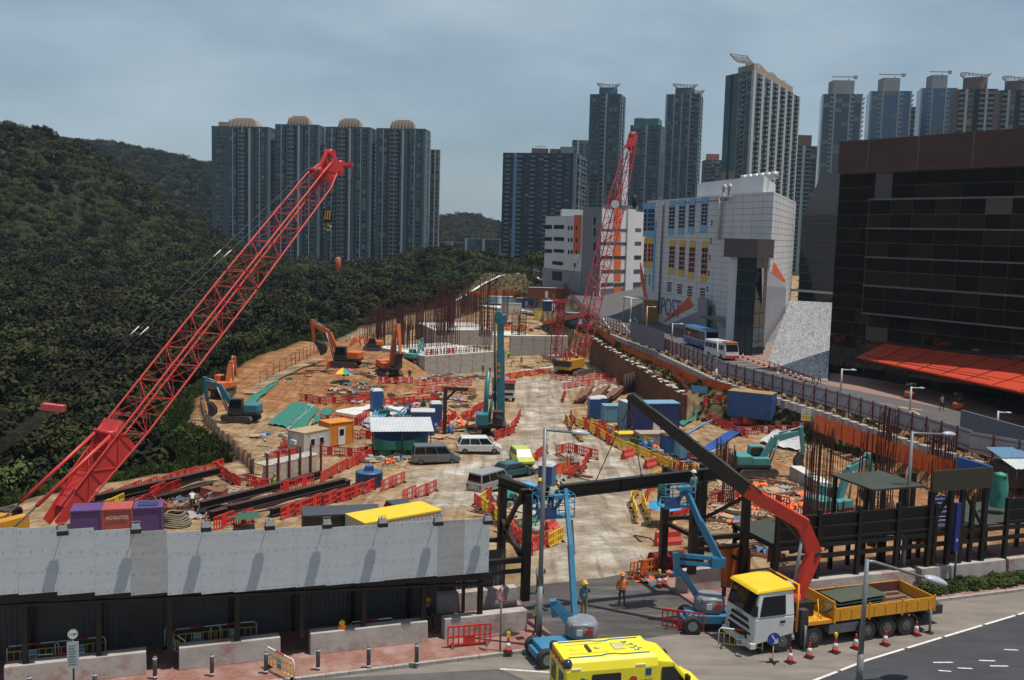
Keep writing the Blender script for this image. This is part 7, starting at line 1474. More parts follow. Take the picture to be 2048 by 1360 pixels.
# ================================================================== cars and vans
def car(loc, rz, label, m, L, W_, H, belt, hood, tail, cat='car', slope=.35, rear_slope=.12, plate='yellow', gl=1.0):
 """x forward. hood / tail: length of bonnet and boot at belt height (0 for none)"""
 o = empty('parked_' + cat, loc, rz, label, cat, 'vehicles parked on the site road'); h = L/2; w = W_/2; g = .28
 b = MB(); P_ = [(-h,g+.1),(-h+.1,g),(h-.15,g),(h,g+.15),(h-.02,belt-.28 if hood else belt),(h-max(hood,.1),belt),(-h+max(tail,.05),belt),(-h+.02,belt-.06)]
 A_ = [b.P((x,-w,z)) for x,z in P_]; B_ = [b.P((x,w,z)) for x,z in P_]; n = len(P_)
 for k in range(n): b.F((A_[k],A_[(k+1)%n],B_[(k+1)%n],B_[k]))
 b.F(A_[::-1]); b.F(B_); b.build('body', m, o, bevel=.07)
 x0, x1 = -h+max(tail,.05), h-max(hood,.1); a, c = x0+rear_slope, x1-slope; wi = w*.84
 b = MB(); b.taper([(x0,-w+.03,belt-.02),(x1,-w+.03,belt-.02),(x1,w-.03,belt-.02),(x0,w-.03,belt-.02)], [(a,-wi,H),(c,-wi,H),(c,wi,H),(a,wi,H)]); cb = b.build('cabin', m, o, bevel=.06)
 def lp(p, q_, f): return lerp(Vector(p), Vector(q_), f)
 lo, hi = .12, .84
 fr = [lp((x1,-w+.03,belt),(c,-wi,H),lo), lp((x1,w-.03,belt),(c,wi,H),lo), lp((x1,w-.03,belt),(c,wi,H),hi), lp((x1,-w+.03,belt),(c,-wi,H),hi)]
 rr_ = [lp((x0,w-.03,belt),(a,wi,H),lo), lp((x0,-w+.03,belt),(a,-wi,H),lo), lp((x0,-w+.03,belt),(a,-wi,H),hi), lp((x0,w-.03,belt),(a,wi,H),hi)]
 for nm, q_, n_ in (('windscreen', fr, Vector((.8,0,.4))), ('rear_window', rr_, Vector((-.9,0,.2)))):
  cen = sum(q_, Vector())/4; q_ = [cen+(p-cen)*.9+n_*.022 for p in q_]; b = MB(); b.quad(*q_); b.build(nm, m_vglass, cb)
 for s in (-1,1):
  k0, k1 = x0+.12, x1-.2
  cuts = [(k0, lerp(k0,k1,.30)), (lerp(k0,k1,.33), lerp(k0,k1,.64)), (lerp(k0,k1,.67), k1)]
  for (xa,xb) in cuts:
   def at(x, f): t0_ = (x-x0)/(x1-x0); return lerp(Vector((x, s*(w-.03), belt)), Vector((lerp(a,c,t0_), s*wi, H)), f)
   q_ = [at(xa,lo), at(xb,lo), at(xb,hi), at(xa,hi)]; q_ = [p+Vector((0,s*.022,.004)) for p in q_]; b = MB(); b.quad(*(q_ if s < 0 else q_[::-1])); b.build('side_window', m_vglass, cb)
  for x in (-h+.8, h-.85): wheel(o, x, s*(w-.1), .32, .32, .22)
  MB().box(-h-.015,-h+.06,s*(w-.12)-.09,s*(w-.12)+.09,belt-.45,belt-.1).build('tail_lamp', mat('tail_lamp_red', (.35,.015,.02), rough=.2), o); MB().box(h-.08,h+.012,s*(w-.28)-.16,s*(w-.28)+.16,belt-.45,belt-.28).build('headlight', mat('headlight_clear', (.55,.53,.5)), o)
  MB().box(x1-.15,x1+.0,s*(w+.09)-.09,s*(w+.09)+.09,belt,belt+.16).build('mirror', m, o)
 MB().box(-h-.02,-h+.03,-.26,.26,.62,.75).build('number_plate', m_yelp if plate == 'yellow' else m_wht, o); return o
m_vs = mat('van_silver', (.34,.34,.35), rough=.28, metal=.2); m_vg = mat('van_grey', (.15,.155,.165), rough=.3, metal=.2); m_vw = mat('car_white', (.66,.66,.66), rough=.25); m_ctl = mat('car_dark_teal', (.03,.10,.115), rough=.22); m_clm = mat('car_lime', (.50,.56,.08), rough=.3); m_cbk = mat('car_black', (.02,.02,.024), rough=.2)
car(gp(871,926), R(12), 'dark grey people carrier parked at the left of the haul road', m_vg, 4.8, 1.85, 1.93, 1.05, .75, .1, 'van', .75)
car(gp(958,905), R(8), 'white people carrier parked beside the drilling rig', m_vw, 4.75, 1.8, 1.75, .98, .8, .12, 'van', .8, .35)
car(gp(981,980), R(52), 'silver minivan parked next to the dark teal car', m_vs, 4.7, 1.72, 1.9, 1.02, .7, .08, 'van', .7)
car(gp(1024,952), R(38), 'dark teal saloon car between the silver minivan and the lime car', m_ctl, 4.6, 1.8, 1.42, .85, 1.1, .5, 'car', .7, .7)
car(gp(1043,926), R(-75), 'lime green hatchback parked by the blue toilet cabin', m_clm, 4.0, 1.7, 1.52, .9, .8, .08, 'car', .7, .3)
pk = px(806, 1006, -.6); car(on(pk.x, pk.y), R(-62), 'black car behind the yellow roofed container', m_cbk, 4.2, 1.75, 1.55, .9, .9, .2, 'car', .7, .4)
def coach(u, v, L, H, rz, label, mtop, mbody, mlow, cat):
 p = px(u, v, 0); o = empty('coach', p, rz, label, cat); h = L/2; w = 1.22
 MB().taper([(-h,-w,.35),(h,-w,.35),(h,w,.35),(-h,w,.35)], [(-h,-w,1.4),(h-.05,-w,1.4),(h-.05,w,1.4),(-h,w,1.4)]).build('lower_body', mlow, o, bevel=.08); MB().taper([(-h,-w,1.4),(h-.05,-w,1.4),(h-.05,w,1.4),(-h,w,1.4)], [(-h+.1,-w*.93,H-.1),(h-.45,-w*.93,H-.1),(h-.45,w*.93,H-.1),(-h+.1,w*.93,H-.1)]).build('body', mbody, o, bevel=.1)
 MB().taper([(-h+.1,-w*.92,H-.1),(h-.3,-w*.92,H-.1),(h-.3,w*.92,H-.1),(-h+.1,w*.92,H-.1)], [(-h+.3,-w*.8,H+.05),(h-.7,-w*.8,H+.05),(h-.7,w*.8,H+.05),(-h+.3,w*.8,H+.05)]).build('roof', mtop, o)
 b = MB(); b.quad((h-.03,-w*.9,1.45),(h-.03,w*.9,1.45),(h-.36,w*.86,H-.3),(h-.36,-w*.86,H-.3)); b.build('windscreen', m_vglass, o)
 for s in (-1,1):
  n = int(L/1.4)
  for k in range(n): x0, x1 = -h+.3+k*(L-1.0)/n, -h+.22+(k+1)*(L-1.0)/n; q_ = [(x0,s*(w*.985+.012),1.6),(x1,s*(w*.985+.012),1.6),(x1,s*(w*.94+.012),H-.45),(x0,s*(w*.94+.012),H-.45)]; b = MB(); b.quad(*(q_ if s < 0 else q_[::-1])); b.build('side_window', m_vglass, o)
  for x in (-h+L*.22, h-L*.2): wheel(o, x, s*(w-.12), .45, .45, .26)
  MB().box(h-.02,h+.02,s*.85-.2,s*.85+.2,.7,.95).build('headlight', m_wht, o)
 return o
coach(1401, 694, 11.2, 3.5, R(-80), 'blue and white coach parked beside the mail centre glass tower', mat('coach_blue', (.03,.16,.40), rough=.3), mat('coach_pale_blue', (.42,.50,.56), rough=.3), mat('coach_deep_blue', (.03,.1,.36), rough=.3), 'coach')
mbus = coach(1442, 716, 7.0, 2.8, R(-72), 'small white minibus with an orange front dome before the blue coach', m_vw, m_vw, m_vw, 'minibus')
MB().box(2.0,3.25,-1.1,1.1,2.72,2.92).build('front_dome', mat('minibus_orange', (.62,.15,.03), rough=.3), mbus, bevel=.06); MB().box(3.3,3.53,-1.2,1.2,.38,.8).build('front_skirt', m_cred, mbus)
# ================================================================== cabins, containers, toilets
def corr_box(root, x0, x1, y0, y1, z0, z1, m, nm='wall', pitch=.28, dep=.035):
 b = MB(); Q = [(x0,y0),(x1,y0),(x1,y1),(x0,y1)]
 for k in range(4):
  a, c = Vector((*Q[k],0)), Vector((*Q[(k+1)%4],0)); d = c-a; L = d.length; d.normalize(); n_ = Vector((d.y,-d.x,0)); N_ = max(2, int(L/pitch)*2); prev = None
  for i in range(N_+1):
   p = a+d*(L*i/N_)+n_*(dep if i % 2 and 0 < i < N_ else 0); cur = (b.P((p.x,p.y,z0)), b.P((p.x,p.y,z1)))
   if prev: b.F((prev[0],cur[0],cur[1],prev[1]))
   prev = cur
 return b.build(nm, m, root)
def container(loc, rz, dims, label, mw, mr, cat='container', group=None, door=True, windows=0, ac=False, corr_=True, mdoor=None, base=None):
 L, W_, H = dims; o = empty('site_cabin' if windows or ac else 'container', loc, rz, label, cat, group); x, y = L/2, W_/2
 if corr_: corr_box(o, -x, x, -y, y, .12, H, mw)
 else: MB().box(-x,x,-y,y,.12,H).build('wall', mw, o, bevel=.03)
 MB().box(-x-.06,x+.06,-y-.06,y+.06,H,H+.1).build('roof', mr, o); MB().box(-x-.03,x+.03,-y-.03,y+.03,0,.12).build('base_frame', m_chas, o)
 for sx in (-1,1):
  for sy in (-1,1): MB().box(sx*x-.05,sx*x+.05,sy*y-.05,sy*y+.05,.12,H).build('corner_post', mw, o)
 if door: MB().box(-.42,.42,-y-.06,-y-.02,.15,2.05).build('door', mdoor or m_wht, o)
 for k in range(windows):
  wx = -x+.5+(2*x-1)*(k+.5)/windows; w = MB().box(wx-.32,wx+.32,-y-.065,-y-.02,1.1,1.9).build('window', m_wht, o); MB().box(wx-.26,wx+.26,-y-.075,-y-.06,1.16,1.84).build('pane', m_vglass, w)
 if ac: MB().box(-x-.45,-x-.02,-.35,.35,1.3,1.75).build('air_conditioner', m_wht, o)
 return o
m_wrust = mat('white_rusty_steel', (.50,.49,.46), (.42,.40,.37), scale=.8, rough=.6, dirt=(.20,.09,.045), dscale=1.6, dlo=.55, dhi=.68); m_rustroof = mat('rusty_roof', (.42,.32,.20), (.30,.2,.11), scale=1.5, rough=.8); m_corg = mat('cabin_orange', (.62,.22,.02), (.54,.18,.02), scale=1, rough=.5); m_cblue = mat('cabin_blue', (.035,.10,.26), (.03,.08,.2), scale=1, rough=.5, dirt=(.16,.13,.1), dscale=1.2, dlo=.6, dhi=.78); m_lbl = mat('cabin_light_blue', (.16,.34,.46), rough=.5); m_dbl = mat('cabin_navy', (.02,.035,.13), rough=.5); m_cyl = mat('container_yellow', (.72,.50,.02), (.66,.45,.02), scale=1, rough=.5); m_purp = mat('cabin_purple', (.11,.055,.19), rough=.5); m_cor2 = mat('cabin_coral', (.40,.085,.075), rough=.5); m_wroof = mat('roof_pale', (.48,.50,.52), (.4,.42,.44), scale=1, rough=.6)
container(gp(618,908), R(52), (3.4,2.4,2.5), 'rusty white site cabin with an air conditioner on its end wall', m_wrust, m_rustroof, 'cabin', windows=2, ac=True, door=False)
container(gp(672,888), R(40), (2.8,2.3,2.5), 'orange site cabin standing behind the rusty white cabin', m_corg, m_corg, 'cabin', windows=1, corr_=False)
yc = px(788, 1026, .95); yz = T(yc.x, yc.y); container((yc.x, yc.y, yz), R(38), (5.6,2.4,.95-yz), 'container with a bright yellow roof just behind the hoarding', mat('container_cream', (.45,.44,.42), rough=.6), m_cyl, 'container', door=False)
bc = px(682, 1022, .6); bz = T(bc.x, bc.y); container((bc.x, bc.y, bz), R(14), (4.9,2.1,.6-bz), 'black roofed box van body beside the yellow roofed container', m_cbk, mat('roof_dark', (.05,.055,.065), rough=.4), 'van body', door=False, corr_=False)
gc = px(222, 1042, .3); gz = T(gc.x, gc.y)
for k, (dx, m, lb) in enumerate(((-1.35,m_purp,'purple generator box, left of three behind the hoarding'),(.45,m_cor2,'coral red generator box with white lettering behind the hoarding'),(2.2,m_purp,'purple generator box with a dark panel, right of three behind the hoarding'))):
 c = container((gc.x+dx*.97, gc.y+dx*.28, gz), R(16), (1.7,1.7,1.0-gz+.2), lb, m, m_cor2 if k == 1 else m, 'generator', 'generators behind the hoarding', door=False, corr_=False)
 if k == 1: text('ACGLITES', .3, 'lettering', m_wht, c, (0,-.9,1.0-gz-.25), (R(90),0,0))
 if k == 2: MB().box(-.6,.6,-.5,.5,1.0-gz+.32,1.0-gz+.35).build('solar_panel', m_dbl, c)
def mk_toilet():
 o = empty('portable_toilet', (0,0,0)); MB().box(-.55,.55,-.55,.55,.1,2.15).build('shell', m_cblue, o, bevel=.04); MB().taper([(-.57,-.57,2.15),(.57,-.57,2.15),(.57,.57,2.15),(-.57,.57,2.15)], [(-.42,-.42,2.35),(.42,-.42,2.35),(.42,.42,2.35),(-.42,.42,2.35)]).build('roof', m_wroof, o); MB().box(-.4,.4,-.575,-.55,.2,2.0).build('door', mat('toilet_door', (.03,.085,.23), rough=.5), o); MB().box(-.6,.6,-.6,.6,0,.1).build('skid', m_chas, o); return o
for u, v, rz, lb in ((753,822,R(25),'blue portable toilet with pale roof at the middle left of the site'),(871,850,R(15),'blue portable toilet behind the corrugated shelter'),(1093,985,R(-20),'blue portable toilet beside the lime car'),(1187,838,R(10),'blue portable toilet right of the haul road, left one'),(1200,836,R(10),'blue portable toilet right of the haul road, right one')):
 put('toilet', mk_toilet, gp(u, v), rz, lb, 'toilet', 'blue portable toilets', scale=1.25 if u != 1093 else 1.15)
for u, v, rz, dm, mw, mr, lb in ((1222,842,R(8),(2.2,1.8,2.0),m_lbl,m_lbl,'light blue tool box cabin beside the two toilets'),(1262,862,R(20),(2.4,2.4,3.6),m_lbl,m_wroof,'light blue cabin under the black crane boom tip'),(1305,868,R(12),(5.6,2.4,3.8),m_dbl,m_lbl,'navy cabin with pale blue roof under the black crane boom'),(1345,905,R(10),(2.2,1.8,1.9),m_cblue,m_chas,'blue machine box below the crane boom, left one'),(1372,915,R(10),(1.9,1.8,1.9),m_lbl,m_rustroof,'blue skip with a rusty lid below the crane boom'),(1310,888,R(12),(4.2,2.0,1.3),mat('skip_grey',(.28,.27,.26),rough=.7),mat('skip_sand',(.34,.27,.2),rough=.9),'grey open skip full of sand below the crane boom'),(1258,885,R(14),(3.0,1.6,1.1),mat('skip_tan',(.33,.26,.15),rough=.8),m_yelp,'tan tank with a yellow frame beside the haul road'),(845,872,R(5),(2.6,2.2,2.9),m_cblue,m_wroof,'blue cabin with a cream door beside the corrugated shelter'),
 (1158,650,R(10),(6,2.5,2.8),m_cblue,m_lbl,'far blue container with a bright blue roof left of the red crane'),(1078,640,R(5),(2.6,2.5,3.2),m_cyl,m_lbl,'far yellow container with a blue roof'),(1022,628,R(5),(6,2.5,3.2),mat('container_white',(.6,.6,.58),rough=.6),m_rustroof,'far white container in the middle of the back row'),(1052,615,R(5),(6,2.5,3),m_cblue,mat('roof_orange',(.5,.2,.06),rough=.7),'far blue container with an orange roof in the back row'),(1105,622,R(8),(5,2.5,2.6),m_dbl,m_wroof,'far navy container beside the grass mound'),(1092,596,R(3),(10,2.6,2.9),mat('container_maroon',(.20,.05,.035),rough=.7),m_rustroof,'long rust red container at the foot of the grass mound'),(1000,608,R(2),(8,2.5,2.4),m_lbl,m_wroof,'long pale blue container in the farthest row')):
 container(gp(u, v), rz, dm, lb, mw, mr, 'container', 'containers and cabins on the site', door=dm[2] > 2)
# large blue skips by the upper road
sk = gp(1502, 838); container(sk+Vector((0,0,.2)), R(-28), (5.4,2.4,3.2), 'large blue hopper bin standing at the edge of the upper road', m_cblue, mat('hopper_soil',(.3,.2,.1),rough=.9), 'bin', None, door=False)
# corrugated shelter
sh = gp(802, 905); o = empty('shelter', sh, R(10), 'open shelter with pale corrugated roof and green sheet on its front', 'shelter')
b = MB(); N_ = 40
for i in range(N_): x0, x1 = -3.2+6.4*i/N_, -3.2+6.4*(i+1)/N_; z0, z1 = (.04 if i % 2 else 0), (0 if i % 2 else .04); b.quad((x0,-2,2.6+z0),(x1,-2,2.6+z1),(x1,2.2,3.3+z1),(x0,2.2,3.3+z0))
b.build('roof', m_wroof, o)
for x in (-2.9,0,2.9):
 for y, h in ((-1.8,2.6),(2.0,3.2)): MB().cyl((x,y,0),(x,y,h), .06, n=6).build('post', m_chas, o)
b = MB(); b.grid(10,5, lambda i,j: (-2.9+4.8*i, -1.85+.12*math.sin(i*14), .7+1.2*j*(1-.25*math.sin(i*3.1)))); b.build('green_sheet', mat('tarp_green', (.02,.17,.12), (.016,.13,.09), scale=1, rough=.6), o)
MB().box(-2.8,2.8,1.5,1.9,0,2.8).build('back_panel', m_cblue, o)
for k in range(2): MB().box(-2.3+1.6*k,-1.1+1.6*k,-1.5,-.6,0,.8).build('green_crate', mat('crate_green', (.03,.2,.1), rough=.6), o)
# site hut with blue corrugated roof at the right
ht = RF(41, 22, 0); p = pd(2030, 925, 86); hz = T(p.x, p.y); o = empty('site_hut', (p.x+1, p.y, hz), R(8), 'open hut with blue corrugated roof at the right edge', 'hut')
for k, (y0, z0, m) in enumerate(((-2.4, p.z-hz, m_wroof), (-.3, p.z-hz+.5, mat('hut_blue_roof', (.10,.2,.33), rough=.5)))):
 b = MB(); N_ = 40
 for i in range(N_): x0, x1 = -2.6+9*i/N_, -2.6+9*(i+1)/N_; za, zb2 = (.05 if i % 2 else 0), (0 if i % 2 else .05); b.quad((x0,y0,z0+za),(x1,y0,z0+zb2),(x1,y0+2.3,z0+.45+zb2),(x0,y0+2.3,z0+.45+za))
 b.build('roof', m, o)
MB().box(-2.3,6,-1.2,1.8,0,p.z-hz-.1).build('wall', m_chas, o)
for x in (-2.4, 1.5): MB().cyl((x,-2.2,0),(x,-2.2,p.z-hz), .07, n=6).build('post', m_chas, o)
# blue round tank
tk_ = gp(738, 972); o = empty('water_tank', tk_, R(10), 'round dark blue water tank with a square hatch', 'tank'); MB().lathe([(1.15,0),(1.15,1.25),(1.2,1.27),(1.2,1.33),(.9,1.42)], n=24).build('tank', m_cblue, o); MB().box(-.4,.4,-.3,.5,1.36,1.85).build('hatch', m_cblue, o)
b = MB(); [b.box(1.16*math.cos(a)-.04,1.16*math.cos(a)+.04,1.16*math.sin(a)-.04,1.16*math.sin(a)+.04,.0,1.25) for a in [k*math.pi/6 for k in range(12)]]; kind(b.build('stiffener', m_cblue, o), 'stuff')
# ================================================================== umbrellas
def umbrella(p, r, h, label, mats_):
 o = empty('umbrella', p, random.uniform(0,1), label, 'umbrella'); MB().cyl((0,0,0),(0,0,h+.1), .03, n=6).build('pole', m_grey, o); n = len(mats_)*(8//len(mats_)) if len(mats_) > 1 else 8
 for k in range(n):
  a0_, a1_ = 2*math.pi*k/n, 2*math.pi*(k+1)/n; b = MB(); b.F([b.P((0,0,h)), b.P((r*.55*math.cos(a0_), r*.55*math.sin(a0_), h-.18*r)), b.P((r*.55*math.cos(a1_), r*.55*math.sin(a1_), h-.18*r))]); b.quad((r*.55*math.cos(a0_), r*.55*math.sin(a0_), h-.18*r),(r*math.cos(a0_), r*math.sin(a0_), h-.48*r),(r*math.cos(a1_), r*math.sin(a1_), h-.48*r),(r*.55*math.cos(a1_), r*.55*math.sin(a1_), h-.18*r)); b.build('canopy_panel', mats_[k % len(mats_)], o)
m_ubl = mat('umbrella_blue', (.05,.33,.62), rough=.7)
umbrella(gp(1328,1048), 1.35, 2.0, 'bright blue umbrella open beside the right gate post', [m_ubl]); umbrella(gp(1052,1010), 1.3, 2.0, 'bright blue umbrella behind the left gate portal', [m_ubl]); umbrella(gp(686,765), 1.6, 2.2, 'rainbow coloured umbrella on the brown earth slope', [m_redp, m_yelp, mat('umb_green',(.03,.3,.08),rough=.7), mat('umb_blue',(.03,.08,.4),rough=.7)])
# ================================================================== SITE: walls, fences, rebar, clutter
m_rust = mat('rusty_steel', (.24,.095,.05), (.12,.055,.033), scale=1.2, rough=.85, dirt=(.05,.028,.02), dscale=.9); m_rebar = mat('rebar_red_oxide', (.085,.017,.015), (.05,.012,.011), scale=2, rough=.8); m_pcap = mat('pile_cap_white', (.55,.53,.49), rough=.8)
m_onet = mat('orange_netting', (.70,.13,.02), (.55,.09,.015), scale=1.5, rough=.7); m_pilec = mat('bored_pile_brown', (.055,.038,.032), (.035,.025,.02), scale=2, rough=.9)
def along(pts, step):
 out = []; rem = 0
 for a, c in zip(pts, pts[1:]):
  d = c-a; L = math.hypot(d.x, d.y); h = math.atan2(d.y, d.x); t = rem
  while t < L: out.append((lerp(a, c, t/L), h)); t += step
  rem = t-L
 return out
# --- sheet pile wall on the right of the pit
def _z(): pass
spw = empty('sheet_pile_wall', (0,0,0), 0, 'curving wall of rusty sheet piles with white caps below the upper road', 'pile wall')
pts = [Vector((pl(XP, y)-.55, y, 0)) for y in (127, 135, 145, 156, 167, 182, 198)]
for k, (p, h) in enumerate(along(pts, 1.25)):
 zb_ = T(p.x-1.2, p.y)-.3; zt_ = -.9+.25*math.sin(k*1.7); w = .62
 b = MB(); b.X = Matrix.Translation((p.x,p.y,0)) @ Matrix.Rotation(h,4,'Z'); P_ = [(-w,0),(-w*.6,0),(-w*.35,.4),(w*.35,.4),(w*.6,0),(w,0),(w,.08),(w*.65,.08),(w*.4,.48),(-w*.4,.48),(-w*.65,.08),(-w,.08)]
 b.prism(P_, zb_, zt_); pl_ = b.build('sheet_pile', m_rust, spw); b = MB(); b.X = Matrix.Translation((p.x,p.y,0)) @ Matrix.Rotation(h,4,'Z'); b.box(-w*.75,w*.75,-.05,.55,zt_,zt_+.12); b.build('pile_head', m_pcap if k % 3 else m_rust, pl_)
# --- fence along the upper road
fen = empty('road_fence', (0,0,0), 0, 'long fence of grey sheet panels on dark red posts along the upper road', 'fence')
pts = [Vector((pl(XF, y), y, 0)) for y in (84,90,97,105,113,121,130,138,148,159,170,185,200,215,240,270,300,337,380)]
m_fp = mat('fence_panel_grey', (.33,.34,.37), (.26,.27,.30), scale=.8, rough=.6); m_fr = mat('fence_post_red', (.16,.025,.02), rough=.6)
pr = None
for k, (p, h) in enumerate(along(pts, 2.3)):
 z = zroad(p.y)
 MF = Matrix.Translation((p.x-.12,p.y,z)) @ Matrix.Rotation(h,4,'Z')
 b = MB(); b.X = MF; b.box(-.06,.06,-.05,.07,-.5,2.15); po = b.build('post', m_fr, fen); b = MB(); b.X = MF; b.bar((0,.1,1.5),(0,1.0,-.3), .07); b.build('raker', m_fr, po)
 if p.y < 190:
  b = MB(); b.X = MF; b.box(.06,2.24,-.11,-.06,.1,2.05); pn = b.build('panel', m_fp, fen)
  for zz in (.5,1.75): b = MB(); b.X = MF; b.box(.06,2.24,-.055,.0,zz-.03,zz+.03); b.build('rail', m_fr, pn)
 else:
  for zz in (.2,.75,1.3): b = MB(); b.X = MF; b.box(.06,2.24,-.055,.0,zz-.04,zz+.04); b.build('rail', m_fr, po)
# grey cloth over part of the fence
a_, c_ = px(1263,668,1.0), px(1332,692,1.0); b = MB(); b.grid(24,5, lambda i,j: lerp(a_,c_,i)+Vector((-.3,0,-1+3.4*j+.08*math.sin(i*40)))+Vector((.12*math.sin(i*60),0,0))); o = b.build('fence_sheet', mat('grey_cloth', (.20,.20,.24), rough=.8)); tag(o, 'grey cloth sheet draped over the fence before the orange porch', 'sheet')
# --- concrete blocks and orange netting along the shelf below the fence
def mk_block():
 o = empty('concrete_block', (0,0,0)); MB().box(-.5,.5,-.4,.4,0,.95).build('block', m_conc, o, bevel=.04); MB().tube([(-.12,0,.9),(-.12,0,1.05),(.12,0,1.05),(.12,0,.9)], .02, n=5).build('lifting_loop', m_rust, o); return o
for k, (p, h) in enumerate(along([Vector((pl(XF, y)-1.5, y, 0)) for y in (88,97,105,113,121,130,138,150,170,185,200)], 1.75)):
 sec = 'above the orange netting at the right' if p.y < 112 else ('above the grassy bank' if p.y < 140 else 'above the sheet pile wall')
 put('cblock', mk_block, (p.x, p.y, max(T(p.x, p.y)-.05, -1.3 + zroad(p.y))), h, 'grey concrete block under the road fence ' + sec, 'block', 'concrete blocks ' + sec)
def net_row(pts, hgt, label, m=m_onet, group='orange safety netting', zf=None):
 P_ = along(pts, .8); b = MB(); prev = None; c0 = P_[0][0]; base = Vector((c0.x, c0.y, T(c0.x, c0.y) if zf is None else zf))
 o = empty('safety_netting', base, 0, label, 'netting', group)
 for k, (p, h) in enumerate(P_):
  z = T(p.x, p.y) if zf is None else zf; off = .1*math.sin(k*1.9); cur = [b.P(Vector((p.x+off*f, p.y+off*f, z+hgt*f+.06*math.sin(k*.9)*(f > .9)))-base) for f in (0.03,.5,1)]
  if prev: [b.F((prev[j],cur[j],cur[j+1],prev[j+1])) for j in range(2)]
  prev = cur
  if k % 3 == 0: q_ = MB(); c = Vector((p.x,p.y,z))-base; q_.cyl(c, c+Vector((0,0,hgt+.2)), .035, n=5); q_.build('stake', m_rebar, o)
 b.build('net', m, o); return o
net_row([Vector((pl(XF, y)-2.6, y, 0)) for y in (86,91,97,103,109,114)], 1.9, 'broad orange netting below the road fence at the right, behind the rebar', zf=-2.6)
net_row([gp(u, v) for u, v in ((1545,805),(1500,790),(1440,783),(1400,772))], 1.3, 'orange netting with a banner beside the blue hopper bin')
net_row([gp(u, v) for u, v in ((1395,772),(1345,745),(1290,722),(1240,700))], 1.2, 'long orange netting along the top of the sheet pile wall'); net_row([gp(u, v) for u, v in ((1372,790),(1362,770),(1340,750))], 1.1, 'orange netting turning down at the near end of the sheet pile wall')
net_row([gp(u, v) for u, v in ((1230,696),(1205,678),(1192,664))], 1.6, 'orange slide-like netting at the far end of the sheet pile wall'); net_row([gp(u, v) for u, v in ((935,592),(985,590),(1040,590),(1090,592),(1110,600))], 1.6, 'orange netting at the foot of the grass mound')
net_row([gp(u, v) for u, v in ((1110,965),(1128,950),(1142,930))], 1.2, 'orange and white netting beside the plastic barrier pen'); net_row([gp(u, v) for u, v in ((1290,1010),(1300,985),(1322,972))], 1.0, 'orange netting by the blue umbrella at the right gate')
o = gp(1398,790); b = MB(); b.box(-1.1,1.1,-.02,.02,.3,1.2); q_ = b.build('banner', m_sky, loc=o, rz=R(-25)); tag(q_, 'pale blue and yellow banner on the orange netting', 'banner')
wsn = px(1612, 832, -1.2); b = MB(); b.box(-.55,.55,-.02,.02,-.7,.7); o = empty('warning_board', (wsn.x-.3, wsn.y-1, wsn.z+.3), R(-20), 'yellow warning board with a triangle on the orange netting', 'sign'); b.build('board', m_wht, o); MB().box(-.5,.5,-.035,-.02,-.6,-.1).build('yellow_field', m_yelp, o); b = MB(); b.taper([(-.28,-.02,.0),(.28,-.02,.0),(0,-.02,.5)], [(-.28,-.035,.0),(.28,-.035,.0),(0,-.035,.5)]); b.build('triangle', m_yelp, o)
# --- orange gangway near the far crane
g0, g1 = gp(1085,655)+Vector((0,0,.4)), pd(1180,632,gp(1148,748).y+22); o = empty('gangway', g0, 0, 'orange sided gangway sloping up to the far red crane', 'gangway')
b = MB(); b.bar((0,0,0), g1-g0, 1.4, .2); b.build('deck', m_chas, o)
for s in (-.7,.7): b = MB(); e = Vector((0,s,.65)); b.bar(e, g1-g0+e, .06, 1.1); b.build('side_sheet', m_onet, o)
for f in (.3,.6,.95): b = MB(); p = (g1-g0)*f; b.cyl(p, (p.x,p.y,T(g0.x+p.x,g0.y+p.y)-g0.z), .12, n=6); b.build('support', m_rebar, o)
# --- bored pile row at the left edge
lp = [gp(u, v) for u, v in ((403,812),(412,850),(440,885),(470,905),(498,935),(505,948))]
pw = empty('pile_row', (0,0,0), 0, 'row of dark upright steel piles along the left edge of the site', 'pile wall')
for k, (p, h) in enumerate(along(lp, .8)): z = T(p.x, p.y); MB().cyl((p.x,p.y,z-2.5),(p.x,p.y,z+1.2+.25*math.sin(k*2.3)), .2, n=7).build('pile', m_pilec if k % 3 else m_rust, pw)
# --- timber stairway up the left edge
st = [gp(u, v) for u, v in ((500,790),(540,765),(585,742),(640,722))]
o = empty('timber_steps', (0,0,0), 0, 'timber boarded path climbing along the left edge of the earth slope', 'steps'); m_tim = mat('pale_timber', (.42,.32,.20), (.30,.22,.13), scale=3, rough=.9)
for p, h in along(st, .75): z = T(p.x, p.y); b = MB(); b.X = Matrix.Translation((p.x,p.y,z+.25)) @ Matrix.Rotation(h,4,'Z'); b.box(-.28,.28,-.9,.9,0,.09); b.build('plank', m_tim, o)
# --- fence on the forest side
pts = [gp(u, v) for u, v in ((520,770),(580,735),(640,705),(700,680),(735,665))]
o = empty('mesh_fence', (0,0,0), 0, 'thin dark mesh fence between the forest and the earth slope', 'fence'); prev = None
for p, h in along(pts, 2.6):
 z = T(p.x, p.y); b = MB(); b.cyl((p.x,p.y,z),(p.x,p.y,z+2.0), .05, n=5); b.build('post', m_chas, o)
 if prev:
  for zz in (.5,1.2,1.9): b = MB(); b.cyl(prev+Vector((0,0,zz)), (p.x,p.y,z+zz), .025, n=4); b.build('wire', m_chas, o)
 prev = Vector((p.x,p.y,z))
